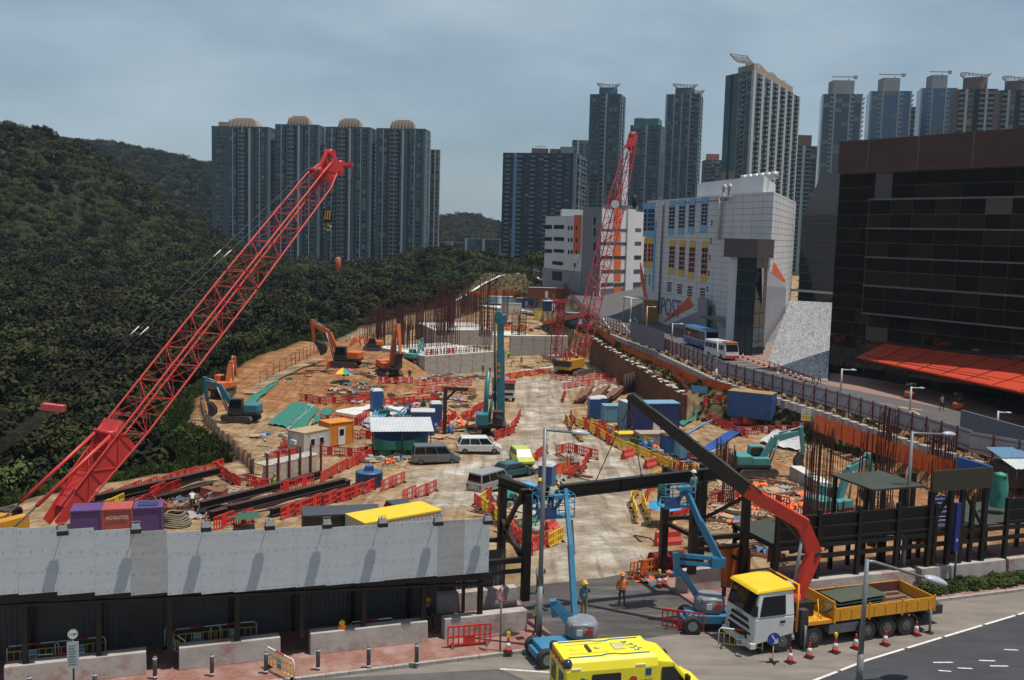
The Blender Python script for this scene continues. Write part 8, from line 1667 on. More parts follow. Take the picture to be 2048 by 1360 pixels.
# ================================================================== concrete works
def block(name, u0, v0, u1, v1, depth, h, label, m=m_conc, cat='footing', z=None):
 a, c = gp(u0, v0), gp(u1, v1); d = (c-a); d.z = 0; L = d.length; h_ = math.atan2(d.y, d.x); zz = min(a.z, c.z) if z is None else z
 o = empty(name, (a.x, a.y, zz), h_, label, cat); MB().box(0,L,0,depth,-.4,h).build('block', m, o, bevel=.05); MB().box(.02,L-.02,.02,depth-.02,h,h+.03).build('top_screed', m_concw, o)
 n = max(2, int(L/2.4)); [MB().box(L*k/n-.025,L*k/n+.025,-.02,.0,0,h).build('panel_joint', m_joint, o) for k in range(1,n)]; return o, L, h_
cap1, L1, h1 = block('concrete_footing', 849, 742, 990, 742, 16, 3.6, 'large pale concrete footing with reinforcement on top, left of the rig mast')
block('concrete_footing', 868, 690, 985, 690, 18, 3.4, 'second concrete footing behind the first, dense with rebar'); block('retaining_wall', 1020, 712, 1135, 712, 1.2, 4.2, 'grey concrete wall behind the far red crane', cat='wall'); block('retaining_wall', 1045, 745, 1120, 738, .8, .5, 'low white concrete base strip before the grey wall', m_concw, 'wall')
block('concrete_slab', 745, 835, 835, 822, 7, .25, 'white concrete slab with green pumps at the middle left', m_concw, 'slab'); block('concrete_slab', 990, 672, 1060, 672, 16, .2, 'far white concrete slab before the white container', m_concw, 'slab'); block('concrete_beam', 1578, 958, 1640, 990, 1.2, 1.3, 'grey concrete ground beam right of the digging teal excavator', m_conc, 'beam'); block('concrete_slab', 948, 612, 1085, 608, 8, .3, 'white concrete strip in front of the grass mound', m_concw, 'slab')
# block wall with red posts
bw0, bw1 = gp(533,972), gp(640,957); o = empty('block_wall', bw0, math.atan2(bw1.y-bw0.y, bw1.x-bw0.x), 'stacked sand coloured block wall held by dark red steel posts', 'wall'); L = (bw1-bw0).length
m_blk = mat('sand_block', (.46,.40,.32), (.38,.33,.26), scale=2, rough=.9); me_ = MB().box(.01,.72,0,.6,.01,.58).mesh('block', m_blk)
for r_ in range(3):
 for k in range(int(L/.75)): q_ = bpy.data.objects.new('block', me_); COL.objects.link(q_); q_.parent = o; q_.location = (k*.75+(.0 if r_ % 2 else .1), .02*random.random(), r_*.6-.1)
for k in range(6): MB().box(L*k/5-.08,L*k/5+.08,-.16,-.02,-.3,2.9).build('post', m_fr, o)
MB().box(0,L,0,1.6,1.7,1.8).build('top_slab', m_conc, o)
# ================================================================== rebar
RQ = random.Random(21)
def cage(p, h, r, label, n=16, group='rebar column cages', rb=.05):
 o = empty('rebar_cage', p, 0, label, 'rebar cage', group); b = MB()
 for k in range(n): a = 2*math.pi*k/n; x, y = r*math.cos(a), r*math.sin(a); b.cyl((x,y,-.3),(x+RQ.uniform(-.06,.06),y+RQ.uniform(-.06,.06),h*RQ.uniform(.86,1.05)), rb, n=4, caps=False)
 kind(b.build('bar', m_rebar, o), 'stuff'); b = MB(); z = .4
 while z < h*.62:
  [b.cyl((r*math.cos(2*math.pi*k/10), r*math.sin(2*math.pi*k/10), z), (r*math.cos(2*math.pi*(k+1)/10), r*math.sin(2*math.pi*(k+1)/10), z), rb*.7, n=4, caps=False) for k in range(10)]; z += .9
 kind(b.build('hoop', m_rebar, o), 'stuff'); return o
def bars(pts, h, label, step=.32, rows=2, gap=.5, cat='rebar', jit=.12, rb=.05, hv=.15):
 P_ = along(pts, step); c0 = P_[0][0]; base = Vector((c0.x, c0.y, c0.z)); o = empty('starter_bars', base, 0, label, cat, 'rows of starter bars'); b = MB()
 for p, hd in P_:
  nx_, ny_ = -math.sin(hd), math.cos(hd)
  for j in range(rows): q_ = Vector((p.x+nx_*gap*j+RQ.uniform(-jit,jit), p.y+ny_*gap*j+RQ.uniform(-jit,jit), p.z))-base; b.cyl(q_-Vector((0,0,.3)), q_+Vector((RQ.uniform(-.08,.08),RQ.uniform(-.08,.08),h*RQ.uniform(1-hv,1+hv))), rb, n=4, caps=False)
 kind(b.build('bar', m_rebar, o), 'stuff'); b = MB(); n = max(1, int(h/1.6))
 for k in range(n):
  for (p, _), (q2, _) in zip(P_[::4], P_[4::4]): zz = .5+k*1.3; b.cyl(p-base+Vector((0,0,zz)), q2-base+Vector((0,0,zz)), rb*.8, n=4, caps=False)
 if b.f: kind(b.build('tie_bar', m_rebar, o), 'stuff')
 return o
def zbar(u, v, z=None): p = gp(u, v); return p
bars([gp(u,v) for u,v in ((735,682),(770,672),(810,664),(850,655))], 6.4, 'tall dense row of rebar along the left back edge, near part', step=.55, rows=2, gap=.9); bars([gp(u,v) for u,v in ((850,655),(890,645),(930,632),(960,622))], 6.2, 'tall dense row of rebar along the left back edge, far part', step=.6, rows=2, gap=1.0)
ca = cap1.location; cx_ = Vector((math.cos(h1), math.sin(h1), 0)); cy_ = Vector((-cx_.y, cx_.x, 0)); top1 = Vector((0,0,3.6))
bars([ca+cx_*1+cy_*9+top1, ca+cx_*(L1-1)+cy_*9+top1], 4.4, 'field of rebar standing on the front concrete footing', step=.6, rows=4, gap=1.4); bars([ca+cx_*.4+cy_*.5+top1, ca+cx_*(L1-.4)+cy_*.5+top1], 1.1, 'short starter bars along the front rim of the footing', step=.35, rows=2)
p2_ = gp(868,690); p3_ = gp(985,690); bars([p2_+Vector((0,3,3.4)), p3_+Vector((0,3,3.4))], 5.5, 'rebar field on the second footing', step=.7, rows=4, gap=2.0)
for k, (u, v, h, r, lb) in enumerate(((880,700,11,.9,'tall rebar cage at the left end of the footings'),(900,698,10,.8,'rebar cage second from the left on the footings'),(968,702,12,1.1,'tall rebar cage left of the rig mast'),(982,690,12,1.0,'rebar cage just left of the rig mast head'),(1030,708,9,.9,'rebar cage right of the rig mast, left one'),(1042,706,9,.9,'rebar cage right of the rig mast, right one'),(838,678,8,.8,'rebar cage behind the small teal excavator'),(762,690,9,.8,'rebar cage at the back of the earth slope, left'),(800,690,8,.7,'rebar cage at the back of the earth slope, right'),(1120,668,10,.8,'rebar cage left of the far crane boom'),(1010,640,8,.8,'far rebar cage before the white container'),(930,650,9,.9,'far rebar cage in the middle of the left row'),(1075,625,8,.8,'far rebar cage by the rust red container'))):
 cage(gp(u,v)+Vector((0,0,3.4 if 860 < u < 990 else 0)), h, r, lb)
for u, v, h, r, lb in ((1636,1050,7.6,.75,'tall rebar cage right of the teal excavator, behind the walkway'),(1618,1060,6.6,.5,'slim rebar cage at the left of the right-hand group'),(1738,1060,7.2,.95,'wide rebar cage in front of the excavator arm'),(1762,1050,6.2,.7,'rebar cage right of the excavator arm'),(1455,1010,5,.5,'small rebar cage by the gate portal'),(1440,960,4,.5,'small rebar cage behind the digging excavator')):
 cage(gp(u,v), h, r, lb, n=18, rb=.032)
bars([gp(u,v) for u,v in ((1600,1085),(1680,1075),(1760,1070),(1800,1068))], 2.2, 'low comb of starter bars behind the walkway parapet', step=.28, rows=2, rb=.03); bars([gp(u,v) for u,v in ((1650,960),(1710,945),(1790,960),(1860,985))], 2.7, 'long row of wall rebar under the orange netting at the right', step=.5, rows=1, rb=.035); bars([gp(u,v) for u,v in ((1860,985),(1930,1000),(1990,1015))], 3.4, 'rebar row at the far right behind the gantry', step=.3, rows=2, rb=.035); bars([gp(u,v) for u,v in ((1350,965),(1400,960),(1420,965))], 1.6, 'short starter bars behind the lifted girder', step=.3, rows=3, rb=.03)
bars([px(1600,812,-1.2), px(1625,822,-1.2)], 3.0, 'rebar rising through the orange netting, left group', step=.3, rows=2); bars([px(1755,880,-1.2), px(1785,892,-1.2)], 3.2, 'rebar rising through the orange netting, middle group', step=.3, rows=2); bars([px(1855,915,-1.2), px(1895,930,-1.2)], 2.8, 'rebar rising through the orange netting, right group', step=.3, rows=2)
# ================================================================== barriers
m_rb2 = mat('barrier_faded_red', (.55,.06,.045), (.45,.05,.04), scale=2, rough=.6)
def mk_pbar(m, mc):
 def f():
  o = empty('plastic_barrier', (0,0,0)); b = MB()
  for z in (.14,.55,1.0): b.box(-1,1,-.03,.03,z-.045,z+.045)
  for k in range(9): x = -1+.25*k; b.box(x-.035,x+.035,-.028,.028,.1,1.0)
  b.build('frame', m, o); b = MB(); b.box(-.26,.26,-.02,.02,.16,.96); b.build('centre_plate', mc, o)
  for x in (-.95,.95): bb = MB(); bb.taper([(x-.06,-.24,0),(x+.06,-.24,0),(x+.06,.24,0),(x-.06,.24,0)], [(x-.03,-.04,.2),(x+.03,-.04,.2),(x+.03,.04,.2),(x-.03,.04,.2)]); bb.build('foot', m_black, o)
  return o
 return f
PB = {'r': ('pb_r', mk_pbar(m_redp, m_redp)), 'w': ('pb_w', mk_pbar(m_redp, m_wht)), 'y': ('pb_y', mk_pbar(m_yelp, m_yelp)), 'o': ('pb_o', mk_pbar(m_orgp, m_orgp))}
def brow(pix, col, where, step=2.05, dz=0, s=1.0):
 nm = {'r': 'red plastic barrier', 'w': 'red and white plastic barrier', 'y': 'yellow plastic barrier', 'o': 'orange plastic barrier'}
 P_ = along([gp(u, v) for u, v in pix], step*s)
 for k, (p, h) in enumerate(P_):
  c = col[k % len(col)]; x, y = p.x+math.cos(h)*step*s/2+RQ.uniform(-.06,.06), p.y+math.sin(h)*step*s/2+RQ.uniform(-.06,.06)
  put(*PB[c], (x, y, T(x, y)+dz), h+RQ.uniform(-.07,.07), nm[c] + ' in the row ' + where, 'barrier', 'barriers ' + where, scale=s)
brow([(160,1022),(235,1002),(330,975),(430,945)], 'r', 'behind the big crane boom at the left'); brow([(432,945),(470,972),(500,975)], 'r', 'at the corner of the left trench'); brow([(500,982),(560,985),(600,978)], 'r', 'left of the sand block wall')
brow([(560,1040),(620,1022),(680,1005),(735,985)], 'r', 'before the long girders'); brow([(430,1060),(480,1052)], 'r', 'near the hoarding, beside the green cloth'); brow([(540,925),(600,915),(700,915),(735,912)], 'r', 'behind the sand block wall'); brow([(640,965),(690,940),(735,918)], 'r', 'from the block wall up to the grey van')
brow([(245,1035),(300,1012),(322,1028)], 'r', 'around the purple generators'); brow([(190,1040),(238,1018)], 'y', 'left of the purple generators'); brow([(760,983),(800,968)], 'w', 'right of the blue water tank'); brow([(806,1003),(856,990)], 'w', 'behind the yellow roofed container')
brow([(1062,930),(1085,912),(1130,905),(1178,915)], 'r', 'round the pen behind the lime car'); brow([(1180,918),(1165,945),(1140,955)], 'r', 'right of the pen behind the lime car'); brow([(950,1012),(985,1035),(1010,1060)], 'ry', 'left of the gate portal'); brow([(1012,1062),(1050,1100)], 'rw', 'inside the left gate portal'); brow([(985,995),(965,1010)], 'ry', 'beside the silver minivan'); brow([(1060,1105),(1108,1092)], 'ry', 'under the lift basket')
brow([(1275,1048),(1262,1012),(1275,985),(1308,968)], 'y', 'curving left of the blue umbrella'); brow([(1300,1052),(1288,1020)], 'y', 'beside the blue umbrella'); brow([(1320,1060),(1372,1030),(1395,1050)], 'r', 'behind the blue umbrella')
brow([(1140,832),(1150,850),(1190,870),(1215,885)], 'ry', 'along the haul road, far part'); brow([(1215,885),(1262,905),(1300,922),(1345,940)], 'y', 'along the haul road, middle part'); brow([(1345,940),(1390,950),(1440,952)], 'ry', 'along the haul road, near part'); brow([(1300,965),(1345,955),(1390,952)], 'yr', 'behind the lifted girder')
brow([(1125,778),(1180,772),(1250,770),(1290,772)], 'w', 'before the stack of rusty beams'); brow([(1125,805),(1130,785)], 'r', 'at the left of the rusty beam stack'); brow([(1100,758),(1150,762),(1228,757)], 'w', 'around the tracks of the far crane'); brow([(1130,845),(1148,870),(1160,880)], 'ry', 'lying near the far street lamp head')
brow([(933,862),(942,835),(962,820)], 'r', 'left of the drilling rig'); brow([(990,882),(1020,870),(1038,838)], 'r', 'round the front of the drilling rig'); brow([(758,768),(820,768),(880,768),(935,772)], 'w', 'across the middle before the footing'); brow([(600,802),(650,810),(710,808),(740,800)], 'r', 'at the foot of the brown earth slope'); brow([(655,738),(700,728)], 'r', 'on top of the earth slope'); brow([(700,692),(745,676)], 'o', 'at the far left back edge')
brow([(610,912),(640,885)], 'r', 'beside the rusty white cabin'); brow([(690,875),(740,880),(745,850)], 'r', 'between the orange cabin and the shelter'); brow([(1020,690),(1050,685),(1110,680)], 'ry', 'on the far working platform'); brow([(940,668),(990,662),(1050,660)], 'o', 'at the back of the far white slab')
brow([(1405,830),(1412,808),(1440,805)], 'r', 'at the bend beside the grassy bank'); brow([(1412,835),(1450,858),(1480,872)], 'r', 'along the top of the grassy bank'); brow([(1482,872),(1540,868),(1600,862)], 'w', 'below the blue hopper bin'); brow([(2010,1010),(2060,1030)], 'r', 'at the right edge by the hut'); brow([(1260,1160),(1310,1150)], 'o', 'lying before the red pipe')
for k, (ox, oy) in enumerate(((0,0),(1.95,.1))): # barriers on top of the footing
 p = ca+cx_*(2+ox*2)+cy_*.9+top1; put(*PB['r'], p, h1, 'red plastic barrier on top of the front footing, %s' % ('left one','right one')[k], 'barrier', 'barriers on the footing')
def mk_water():
 o = empty('water_barrier', (0,0,0)); b = MB(); b.prism([(-.3,0),(.3,0),(.3,.3),(.16,.55),(.14,.95),(-.14,.95),(-.16,.55),(-.3,.3)], -.9, .9, 'x'); b.build('shell', m_rb2, o, bevel=.05); MB().cyl((0,0,.95),(0,0,1.0), .08, n=8).build('filler_cap', m_black, o); return o
for u, v, rz, lb in ((1105,1085,R(60),'red water filled barrier under the left lift basket, front'),(1100,1062,R(70),'red water filled barrier under the left lift basket, behind'),(1335,1090,R(20),'red water filled barrier below the blue umbrella'),(1475,850,R(10),'bright red water filled barrier below the blue hopper bin, left'),(1500,848,R(8),'bright red water filled barrier below the blue hopper bin, right'),(1098,955,R(60),'stacked red water barrier beside the pen, left'),(1108,948,R(60),'stacked red water barrier beside the pen, right'),(1255,915,R(50),'small red water barrier among the yellow row, left'),(1300,935,R(50),'small red water barrier among the yellow row, right')): put('water', mk_water, gp(u,v), rz, lb, 'barrier', 'water filled barriers')
# ================================================================== steel beams, pipes, planks
def hbeam(name, a, c, w, h, label, m, group): o = empty(name, (a+c)/2, 0, label, 'steel beam', group); b = MB(); b.X = Matrix.Translation(-(a+c)/2); ibeam(b, a, c, w, h, .05, .06); b.build('beam', m, o)
m_dbm = mat('beam_dark_rust', (.055,.028,.022), (.032,.018,.015), scale=1.5, rough=.8)
for k, (u0,v0,u1,v1,dz) in enumerate(((180,1018,405,960,.35),(190,1022,440,962,.95),(260,1020,425,978,.3),(390,1028,640,955,.4),(400,1034,560,992,.9),(420,1042,700,975,.45),(455,1045,690,985,1.0),(540,1035,720,985,.4))):
 a, c = gp(u0,v0)+Vector((0,0,dz)), gp(u1,v1)+Vector((0,0,dz)); hbeam('steel_beam', a, c, .5, .55, 'long dark rusty girder lying behind the hoarding, number %s counted from the left' % ('one','two','three','four','five','six','seven','eight')[k], m_dbm, 'girders lying behind the hoarding')
for k in range(9):
 a, c = gp(1150+9*k,808)+Vector((0,0,.3+.35*(k%3))), gp(1165+11*k,782)+Vector((0,0,.3+.35*(k%3))); o = empty('steel_beam', (a+c)/2, 0, 'rusty beam in the fenced stack right of the haul road', 'steel beam', 'rusty beams in the fenced stack'); b = MB(); b.X = Matrix.Translation(-(a+c)/2); ibeam(b, a, c, .45, .45, .05, .06); b.build('beam', m_rust, o)
for k in range(8): p = gp(1248+6*k, 790-2*k); MB_ = MB().cyl((0,0,-.3),(0,0,3.2), .22, n=8); o = MB_.build('steel_post', m_pilec, loc=p); tag(o, 'dark upright steel post behind the beam stack', 'post', 'posts behind the beam stack')
po_ = gp(889,868); o = empty('steel_gallows', po_, R(5), 'rusty steel post with a cantilever arm beside the drilling rig', 'frame'); MB().box(-.22,.22,-.22,.22,0,5.4).build('post', m_dbm, o); MB().bar((-.2,0,5.3),(2.6,.2,5.2), .4).build('arm', m_dbm, o); MB().bar((0,0,3.9),(1.2,.1,5.1), .25).build('brace', m_dbm, o)
rp_ = gp(1334,1140); o = empty('corrugated_pipe', rp_, R(18), 'dark red corrugated plastic pipe lying by the right gate', 'pipe'); b = MB(); P_ = [(x/10., .82 + (.06 if x % 2 else 0)) for x in range(-19,20)]
rings = [[b.P((x*.55, .62*r_*math.cos(2*math.pi*j/20), .58+.62*r_*math.sin(2*math.pi*j/20))) for j in range(20)] for x, r_ in P_]
for A_, B_ in zip(rings, rings[1:]): [b.F((A_[j],A_[(j+1)%20],B_[(j+1)%20],B_[j]), False) for j in range(20)]
b.build('pipe', mat('pipe_red', (.20,.012,.015), rough=.5), o); MB().cyl((-1.03,0,.58),(-1.02,0,.58), .46, n=20).build('bore_shade_disc', m_black, o)  # black disc stands in for the shade inside the pipe
m_bpipe = mat('blue_pipe', (.03,.10,.36), rough=.45); m_lbpipe = mat('pale_blue_pipe', (.10,.30,.52), rough=.45)
def pipe(pix, r, m, label, dz=.2, group='blue pipes and hoses'):
 P_ = [gp(u, v, dz) for u, v in pix]; o = empty('hose', P_[0], 0, label, 'hose', group); b = MB(); b.tube([p-P_[0] for p in P_], r, n=6); b.build('hose', m, o)
for k in range(4): pipe([(1400+4*k,905+3*k),(1425+4*k,888+3*k),(1450+4*k,872+2*k),(1478+2*k,858+2*k)], .16, m_bpipe, 'thick blue pipe lying down the grassy bank, one of four together')
pipe([(1375,870),(1400,855),(1435,838)], .1, m_lbpipe, 'single pale blue pipe on the upper grassy bank'); pipe([(1415,900),(1435,892),(1440,900),(1420,908)], .05, m_wht, 'white hose coil at the foot of the blue pipes')
for k in range(5): pipe([(738+5*k,865-2*k),(745+5*k,840),(752+7*k,822),(768+8*k,815+3*k)], .13, m_lbpipe, 'pale blue pipe in the bundle beside the shelter')
for k in range(4): pipe([(790+6*k,835+3*k),(805+6*k,822+k),(820+6*k,812+2*k)], .12, m_bpipe, 'dark blue pipe in the tangle behind the shelter')
for k in range(5): pipe([(880+5*k,838+4*k),(895+5*k,822+4*k),(915+3*k,830+5*k),(925,845+4*k)], .12, m_orgp, 'orange hose in the heap left of the drilling rig', group='orange hoses')
pipe([(1282,1085),(1268,1072),(1300,1078),(1330,1100),(1345,1110)], .04, m_black, 'black cable curling on the ground by the blue umbrella', .06, 'cables'); pipe([(1250,1178),(1290,1168),(1330,1175),(1360,1180)], .03, m_yelp, 'yellow rope tangle at the edge of the apron', .06, 'cables'); pipe([(1240,1172),(1280,1182),(1320,1168)], .03, m_yelp, 'second yellow rope across the edge of the apron', .06, 'cables')
hc = gp(352,1052); o = empty('hose_coil', hc, 0, 'coiled grey brown hose heap behind the hoarding', 'hose');
for k in range(7): b = MB(); n_ = 20; b.tube([((1.0-.06*k)*math.cos(2*math.pi*j/n_)+.1*math.sin(k), (.9-.05*k)*math.sin(2*math.pi*j/n_), .15+.13*k+.05*math.sin(j)) for j in range(n_+1)], .07, n=6); b.build('turn', mat('hose_brown', (.22,.18,.13), rough=.7), o)
# tarpaulins on the slope
m_tarp = mat('tarp_green', (.02,.17,.12), (.016,.13,.09)); m_tarpg = mat('tarp_grey', (.30,.31,.32), (.22,.23,.24), scale=1, rough=.7)
def tarp(q4, label, m, nu=10, nv=10, dz=.22):
 P_ = [gp(*p) for p in q4]; o = empty('tarpaulin', P_[0], 0, label, 'tarpaulin', 'sheets over the slope'); b = MB()
 def fn(i, j):
  p = lerp(lerp(P_[0],P_[1],i), lerp(P_[3],P_[2],i), j); return Vector((p.x, p.y, T(p.x,p.y)+dz+.09*math.sin(i*19+j*5)+.05*math.sin(j*23)))-P_[0]
 b.grid(nu, nv, fn); b.build('sheet', m, o)
tarp(((535,850),(575,858),(620,812),(585,806)), 'wide green tarpaulin strip at the foot of the earth slope, left', m_tarp); tarp(((578,860),(605,866),(640,818),(618,812)), 'green tarpaulin strip at the foot of the earth slope, middle', m_tarp); tarp(((622,852),(645,845),(668,822),(648,818)), 'small green tarpaulin strip at the foot of the earth slope, right', m_tarp)
tarp(((572,860),(580,862),(630,812),(615,808)), 'grey sheet between the green tarpaulins', m_tarpg, dz=.16); tarp(((488,808),(505,815),(560,760),(548,755)), 'long green tarpaulin running up the left side of the earth slope', m_tarp); tarp(((1520,888),(1600,905),(1610,870),(1545,862)), 'pale grey sheet spread behind the digging teal excavator', mat('sheet_pale', (.5,.51,.53), (.3,.31,.32), scale=1.2, rough=.7), dz=.35); tarp(((720,850),(745,862),(770,838),(745,832)), 'grey plastic sheet by the blue pipes', m_tarpg); tarp(((1355,848),(1368,855),(1395,822),(1388,815)), 'green netting strip on the grassy bank', m_tarp)
tarp(((470,1072),(520,1062),(515,1048),(475,1052)), 'dark green cloth over a barrier near the hoarding', mat('green_cloth', (.02,.10,.06)), dz=1.0, nu=6, nv=4); tarp(((995,1012),(1035,1018),(1030,998),(1000,995)), 'green tarpaulin heap behind the left portal', m_tarp, dz=.8, nu=6, nv=6); tarp(((1095,975),(1120,970),(1112,950),(1095,955)), 'pale green tarpaulin heap beside the pen', mat('tarp_pale_green', (.12,.25,.19), rough=.7), dz=.6, nu=6, nv=6)
# ================================================================== loose clutter
m_ply3 = mat('worn_plywood', (.40,.29,.18), (.28,.19,.11), scale=2, rough=.9)
def mk_plank(): o = empty('timber_plank', (0,0,0)); MB().box(-1.4,1.4,-.12,.12,.0,.07).build('plank', m_tim, o); return o
def mk_pallet():
 o = empty('timber_pallet', (0,0,0)); [MB().box(-.6,.6,-.5+.19*k,-.37+.19*k,.11,.14).build('slat', m_ply3, o) for k in range(6)]; [MB().box(x-.05,x+.05,-.5,.55,0,.11).build('bearer', m_ply3, o) for x in (-.5,0,.5)]; return o
def mk_drum(): o = empty('oil_drum', (0,0,0)); MB().lathe([(.29,0),(.3,.3),(.28,.32),(.3,.6),(.28,.62),(.29,.88),(.27,.86)], n=12).build('drum', m_cblue, o); MB().cyl((.1,.1,.87),(.1,.1,.9), .04, n=6).build('bung', m_grey, o); return o
def mk_sack():
 o = empty('bulk_bag', (0,0,0)); b = MB(); b.taper([(-.38,-.36,0),(.4,-.34,0),(.37,.38,0),(-.4,.35,0)], [(-.34,-.3,.42),(.28,-.35,.56),(.33,.28,.48),(-.26,.34,.6)]); b.build('bag', mat('bag_white', (.40,.39,.35), (.24,.22,.2), scale=3, rough=.85), o, bevel=.12); MB().tube([(-.15,0,.56),(0,0,.72),(.15,0,.56)], .03, n=5).build('strap', m_chas, o); return o
def mk_bundle():
 o = empty('rebar_bundle', (0,0,0)); b = MB(); [b.cyl((-2.4+RQ.uniform(-.3,.3),-.3+.09*k,.06+.07*(k%3)),(2.4+RQ.uniform(-.3,.3),-.3+.09*k+RQ.uniform(-.15,.15),.06+.07*(k%3)), .035, n=4, caps=False) for k in range(9)]; kind(b.build('bar', m_rust, o), 'stuff'); MB().box(-1.2,-1.1,-.4,.55,0,.3).build('strap', m_chas, o); return o
def mk_lit(m):
 def f():
  o = empty('crumpled_sheet', (0,0,0)); b = MB(); a_ = RQ.uniform(0,6); b.grid(7,6, lambda i,j: (1.5*i-.75+.12*math.sin(j*9+a_), 1.1*j-.55+.1*math.sin(i*11), .12+.14*math.sin(i*13+a_)*math.cos(j*11)+.1*math.sin(j*17+i*5))); b.build('sheet', m, o); return o
 return f
def mk_form(): o = empty('formwork_panel', (0,0,0)); MB().box(-1.2,1.2,-.6,.6,.1,.14).build('plywood', m_ply3, o); [MB().box(-1.2,1.2,y-.04,y+.04,0,.1).build('batten', m_tim, o) for y in (-.5,0,.5)]; return o
def mk_pump(): o = empty('pump_unit', (0,0,0)); MB().box(-.6,.6,-.35,.35,.2,.9).build('housing', mat('pump_green', (.03,.10,.07), rough=.5), o, bevel=.05); MB().cyl((-.2,0,.9),(-.2,0,1.3), .12, n=8).build('exhaust', m_chas, o); MB().box(-.8,.8,-.4,.4,0,.2).build('skid', m_chas, o); return o
def mk_box(): o = empty('tool_box', (0,0,0)); MB().box(-.6,.6,-.4,.4,0,.7).build('chest', m_cor2, o, bevel=.03); MB().box(-.62,.62,-.42,.42,.7,.78).build('lid', m_rust, o); return o
KINDS = dict(plank=(mk_plank,'timber plank','plank'), pallet=(mk_pallet,'timber pallet','pallet'), drum=(mk_drum,'blue oil drum','drum'), sack=(mk_sack,'white bulk bag','bag'), bundle=(mk_bundle,'bundle of rusty rebar','rebar'), form=(mk_form,'plywood formwork panel','formwork'), pump=(mk_pump,'green pump unit','pump'), box=(mk_box,'red brown tool chest','tool chest'), lb=(mk_lit(mat('sheet_dull_blue', (.06,.13,.22), rough=.7)),'crumpled blue sheet','sheet'), lw=(mk_lit(m_tarpg),'crumpled grey sheet','sheet'), lo=(mk_lit(m_onet),'crumpled orange net','net'), lg=(mk_lit(m_tarp),'crumpled green sheet','sheet'))
def clutter(poly, n, kinds, where):
 u0, u1 = min(p[0] for p in poly), max(p[0] for p in poly); v0, v1 = min(p[1] for p in poly), max(p[1] for p in poly); k = 0; tries = 0
 n = int(n*1.9); kinds = kinds*2+['lb','lw','lw','lo','lg','plank','bundle','bundle']
 while k < n and tries < n*20:
  tries += 1; u, v = RQ.uniform(u0,u1), RQ.uniform(v0,v1)
  if not inpoly(u, v, poly): continue
  kd = RQ.choice(kinds); mk, nm, cat = KINDS[kd]; p = gp(u, v)
  put('cl_'+kd, mk, p+Vector((0,0,.02)), RQ.uniform(0,3.1), nm + ' lying ' + where if kd not in ('drum','sack','pump','box') else nm + ' standing ' + where, cat, cat+'s '+where, tilt=(RQ.uniform(-.08,.08), RQ.uniform(-.08,.08)), scale=RQ.uniform(.8,1.15)); k += 1
clutter([(660,905),(760,880),(830,900),(820,930),(700,925)], 26, ['plank','plank','pallet','sack','bundle','form'], 'between the cabins and the grey van'); clutter([(745,830),(860,815),(930,800),(935,860),(880,880),(760,860)], 34, ['plank','bundle','bundle','plank','sack','drum','form','form','pump'], 'around the shelter and toilets'); clutter([(640,770),(740,760),(760,800),(690,812)], 14, ['plank','bundle','form'], 'on the lower earth slope')
clutter([(760,790),(930,785),(940,815),(760,820)], 22, ['bundle','plank','plank','bundle','form','form','pump'], 'on the pale slab area behind the shelter'); clutter([(840,752),(1000,752),(1000,762),(840,765)], 16, ['plank','bundle','sack','form'], 'before the large footing'); clutter([(1050,735),(1130,700),(1140,740),(1080,752)], 18, ['plank','form','bundle'], 'on the pile between the wall and the far crane'); clutter([(1400,960),(1570,965),(1600,1050),(1420,1050)], 30, ['plank','plank','bundle','form'], 'on the yellow earth right of the gate'); clutter([(1540,940),(1620,990),(1650,1050),(1560,1050)], 14, ['plank','form','bundle'], 'beside the concrete ground beam')
clutter([(1000,690),(1130,675),(1120,640),(1010,650)], 22, ['plank','bundle','sack','form','box'], 'on the far working platform'); clutter([(1200,850),(1350,890),(1340,925),(1220,875)], 20, ['drum','box','plank','pump','sack'], 'behind the yellow barriers of the haul road'); clutter([(1075,940),(1150,915),(1140,950),(1090,975)], 14, ['plank','form','sack','bundle'], 'inside the pen behind the lime car'); clutter([(200,1030),(420,985),(500,985),(440,1030),(330,1050)], 24, ['plank','bundle','box','sack','form'], 'in the left trench behind the hoarding'); clutter([(1290,1140),(1370,1130),(1380,1170),(1300,1168)], 10, ['plank','pallet','form'], 'before the red corrugated pipe'); clutter([(560,760),(640,730),(740,720),(760,760)], 8, ['plank','bundle'], 'near the umbrella on the slope'); clutter([(1400,1080),(1560,1075),(1560,1110),(1420,1120)], 12, ['plank','form','box'], 'behind the right gate portal'); clutter([(880,720),(990,715),(985,700),(890,700)], 8, ['plank','sack'], 'around the rear footing'); clutter([(1150,850),(1210,880),(1330,935),(1420,945),(1400,905),(1250,850)], 26, ['drum','plank','form','box'], 'behind the barriers right of the haul road'); clutter([(890,790),(960,780),(970,860),(900,870)], 16, ['plank','bundle','form','drum'], 'left of the drilling rig'); clutter([(980,995),(1060,1000),(1100,1080),(1030,1090),(960,1020)], 14, ['plank','form','sack'], 'behind the left gate portal'); clutter([(500,860),(600,880),(600,910),(520,920)], 8, ['plank','sack','form'], 'on the sandy ground left of the white cabin')
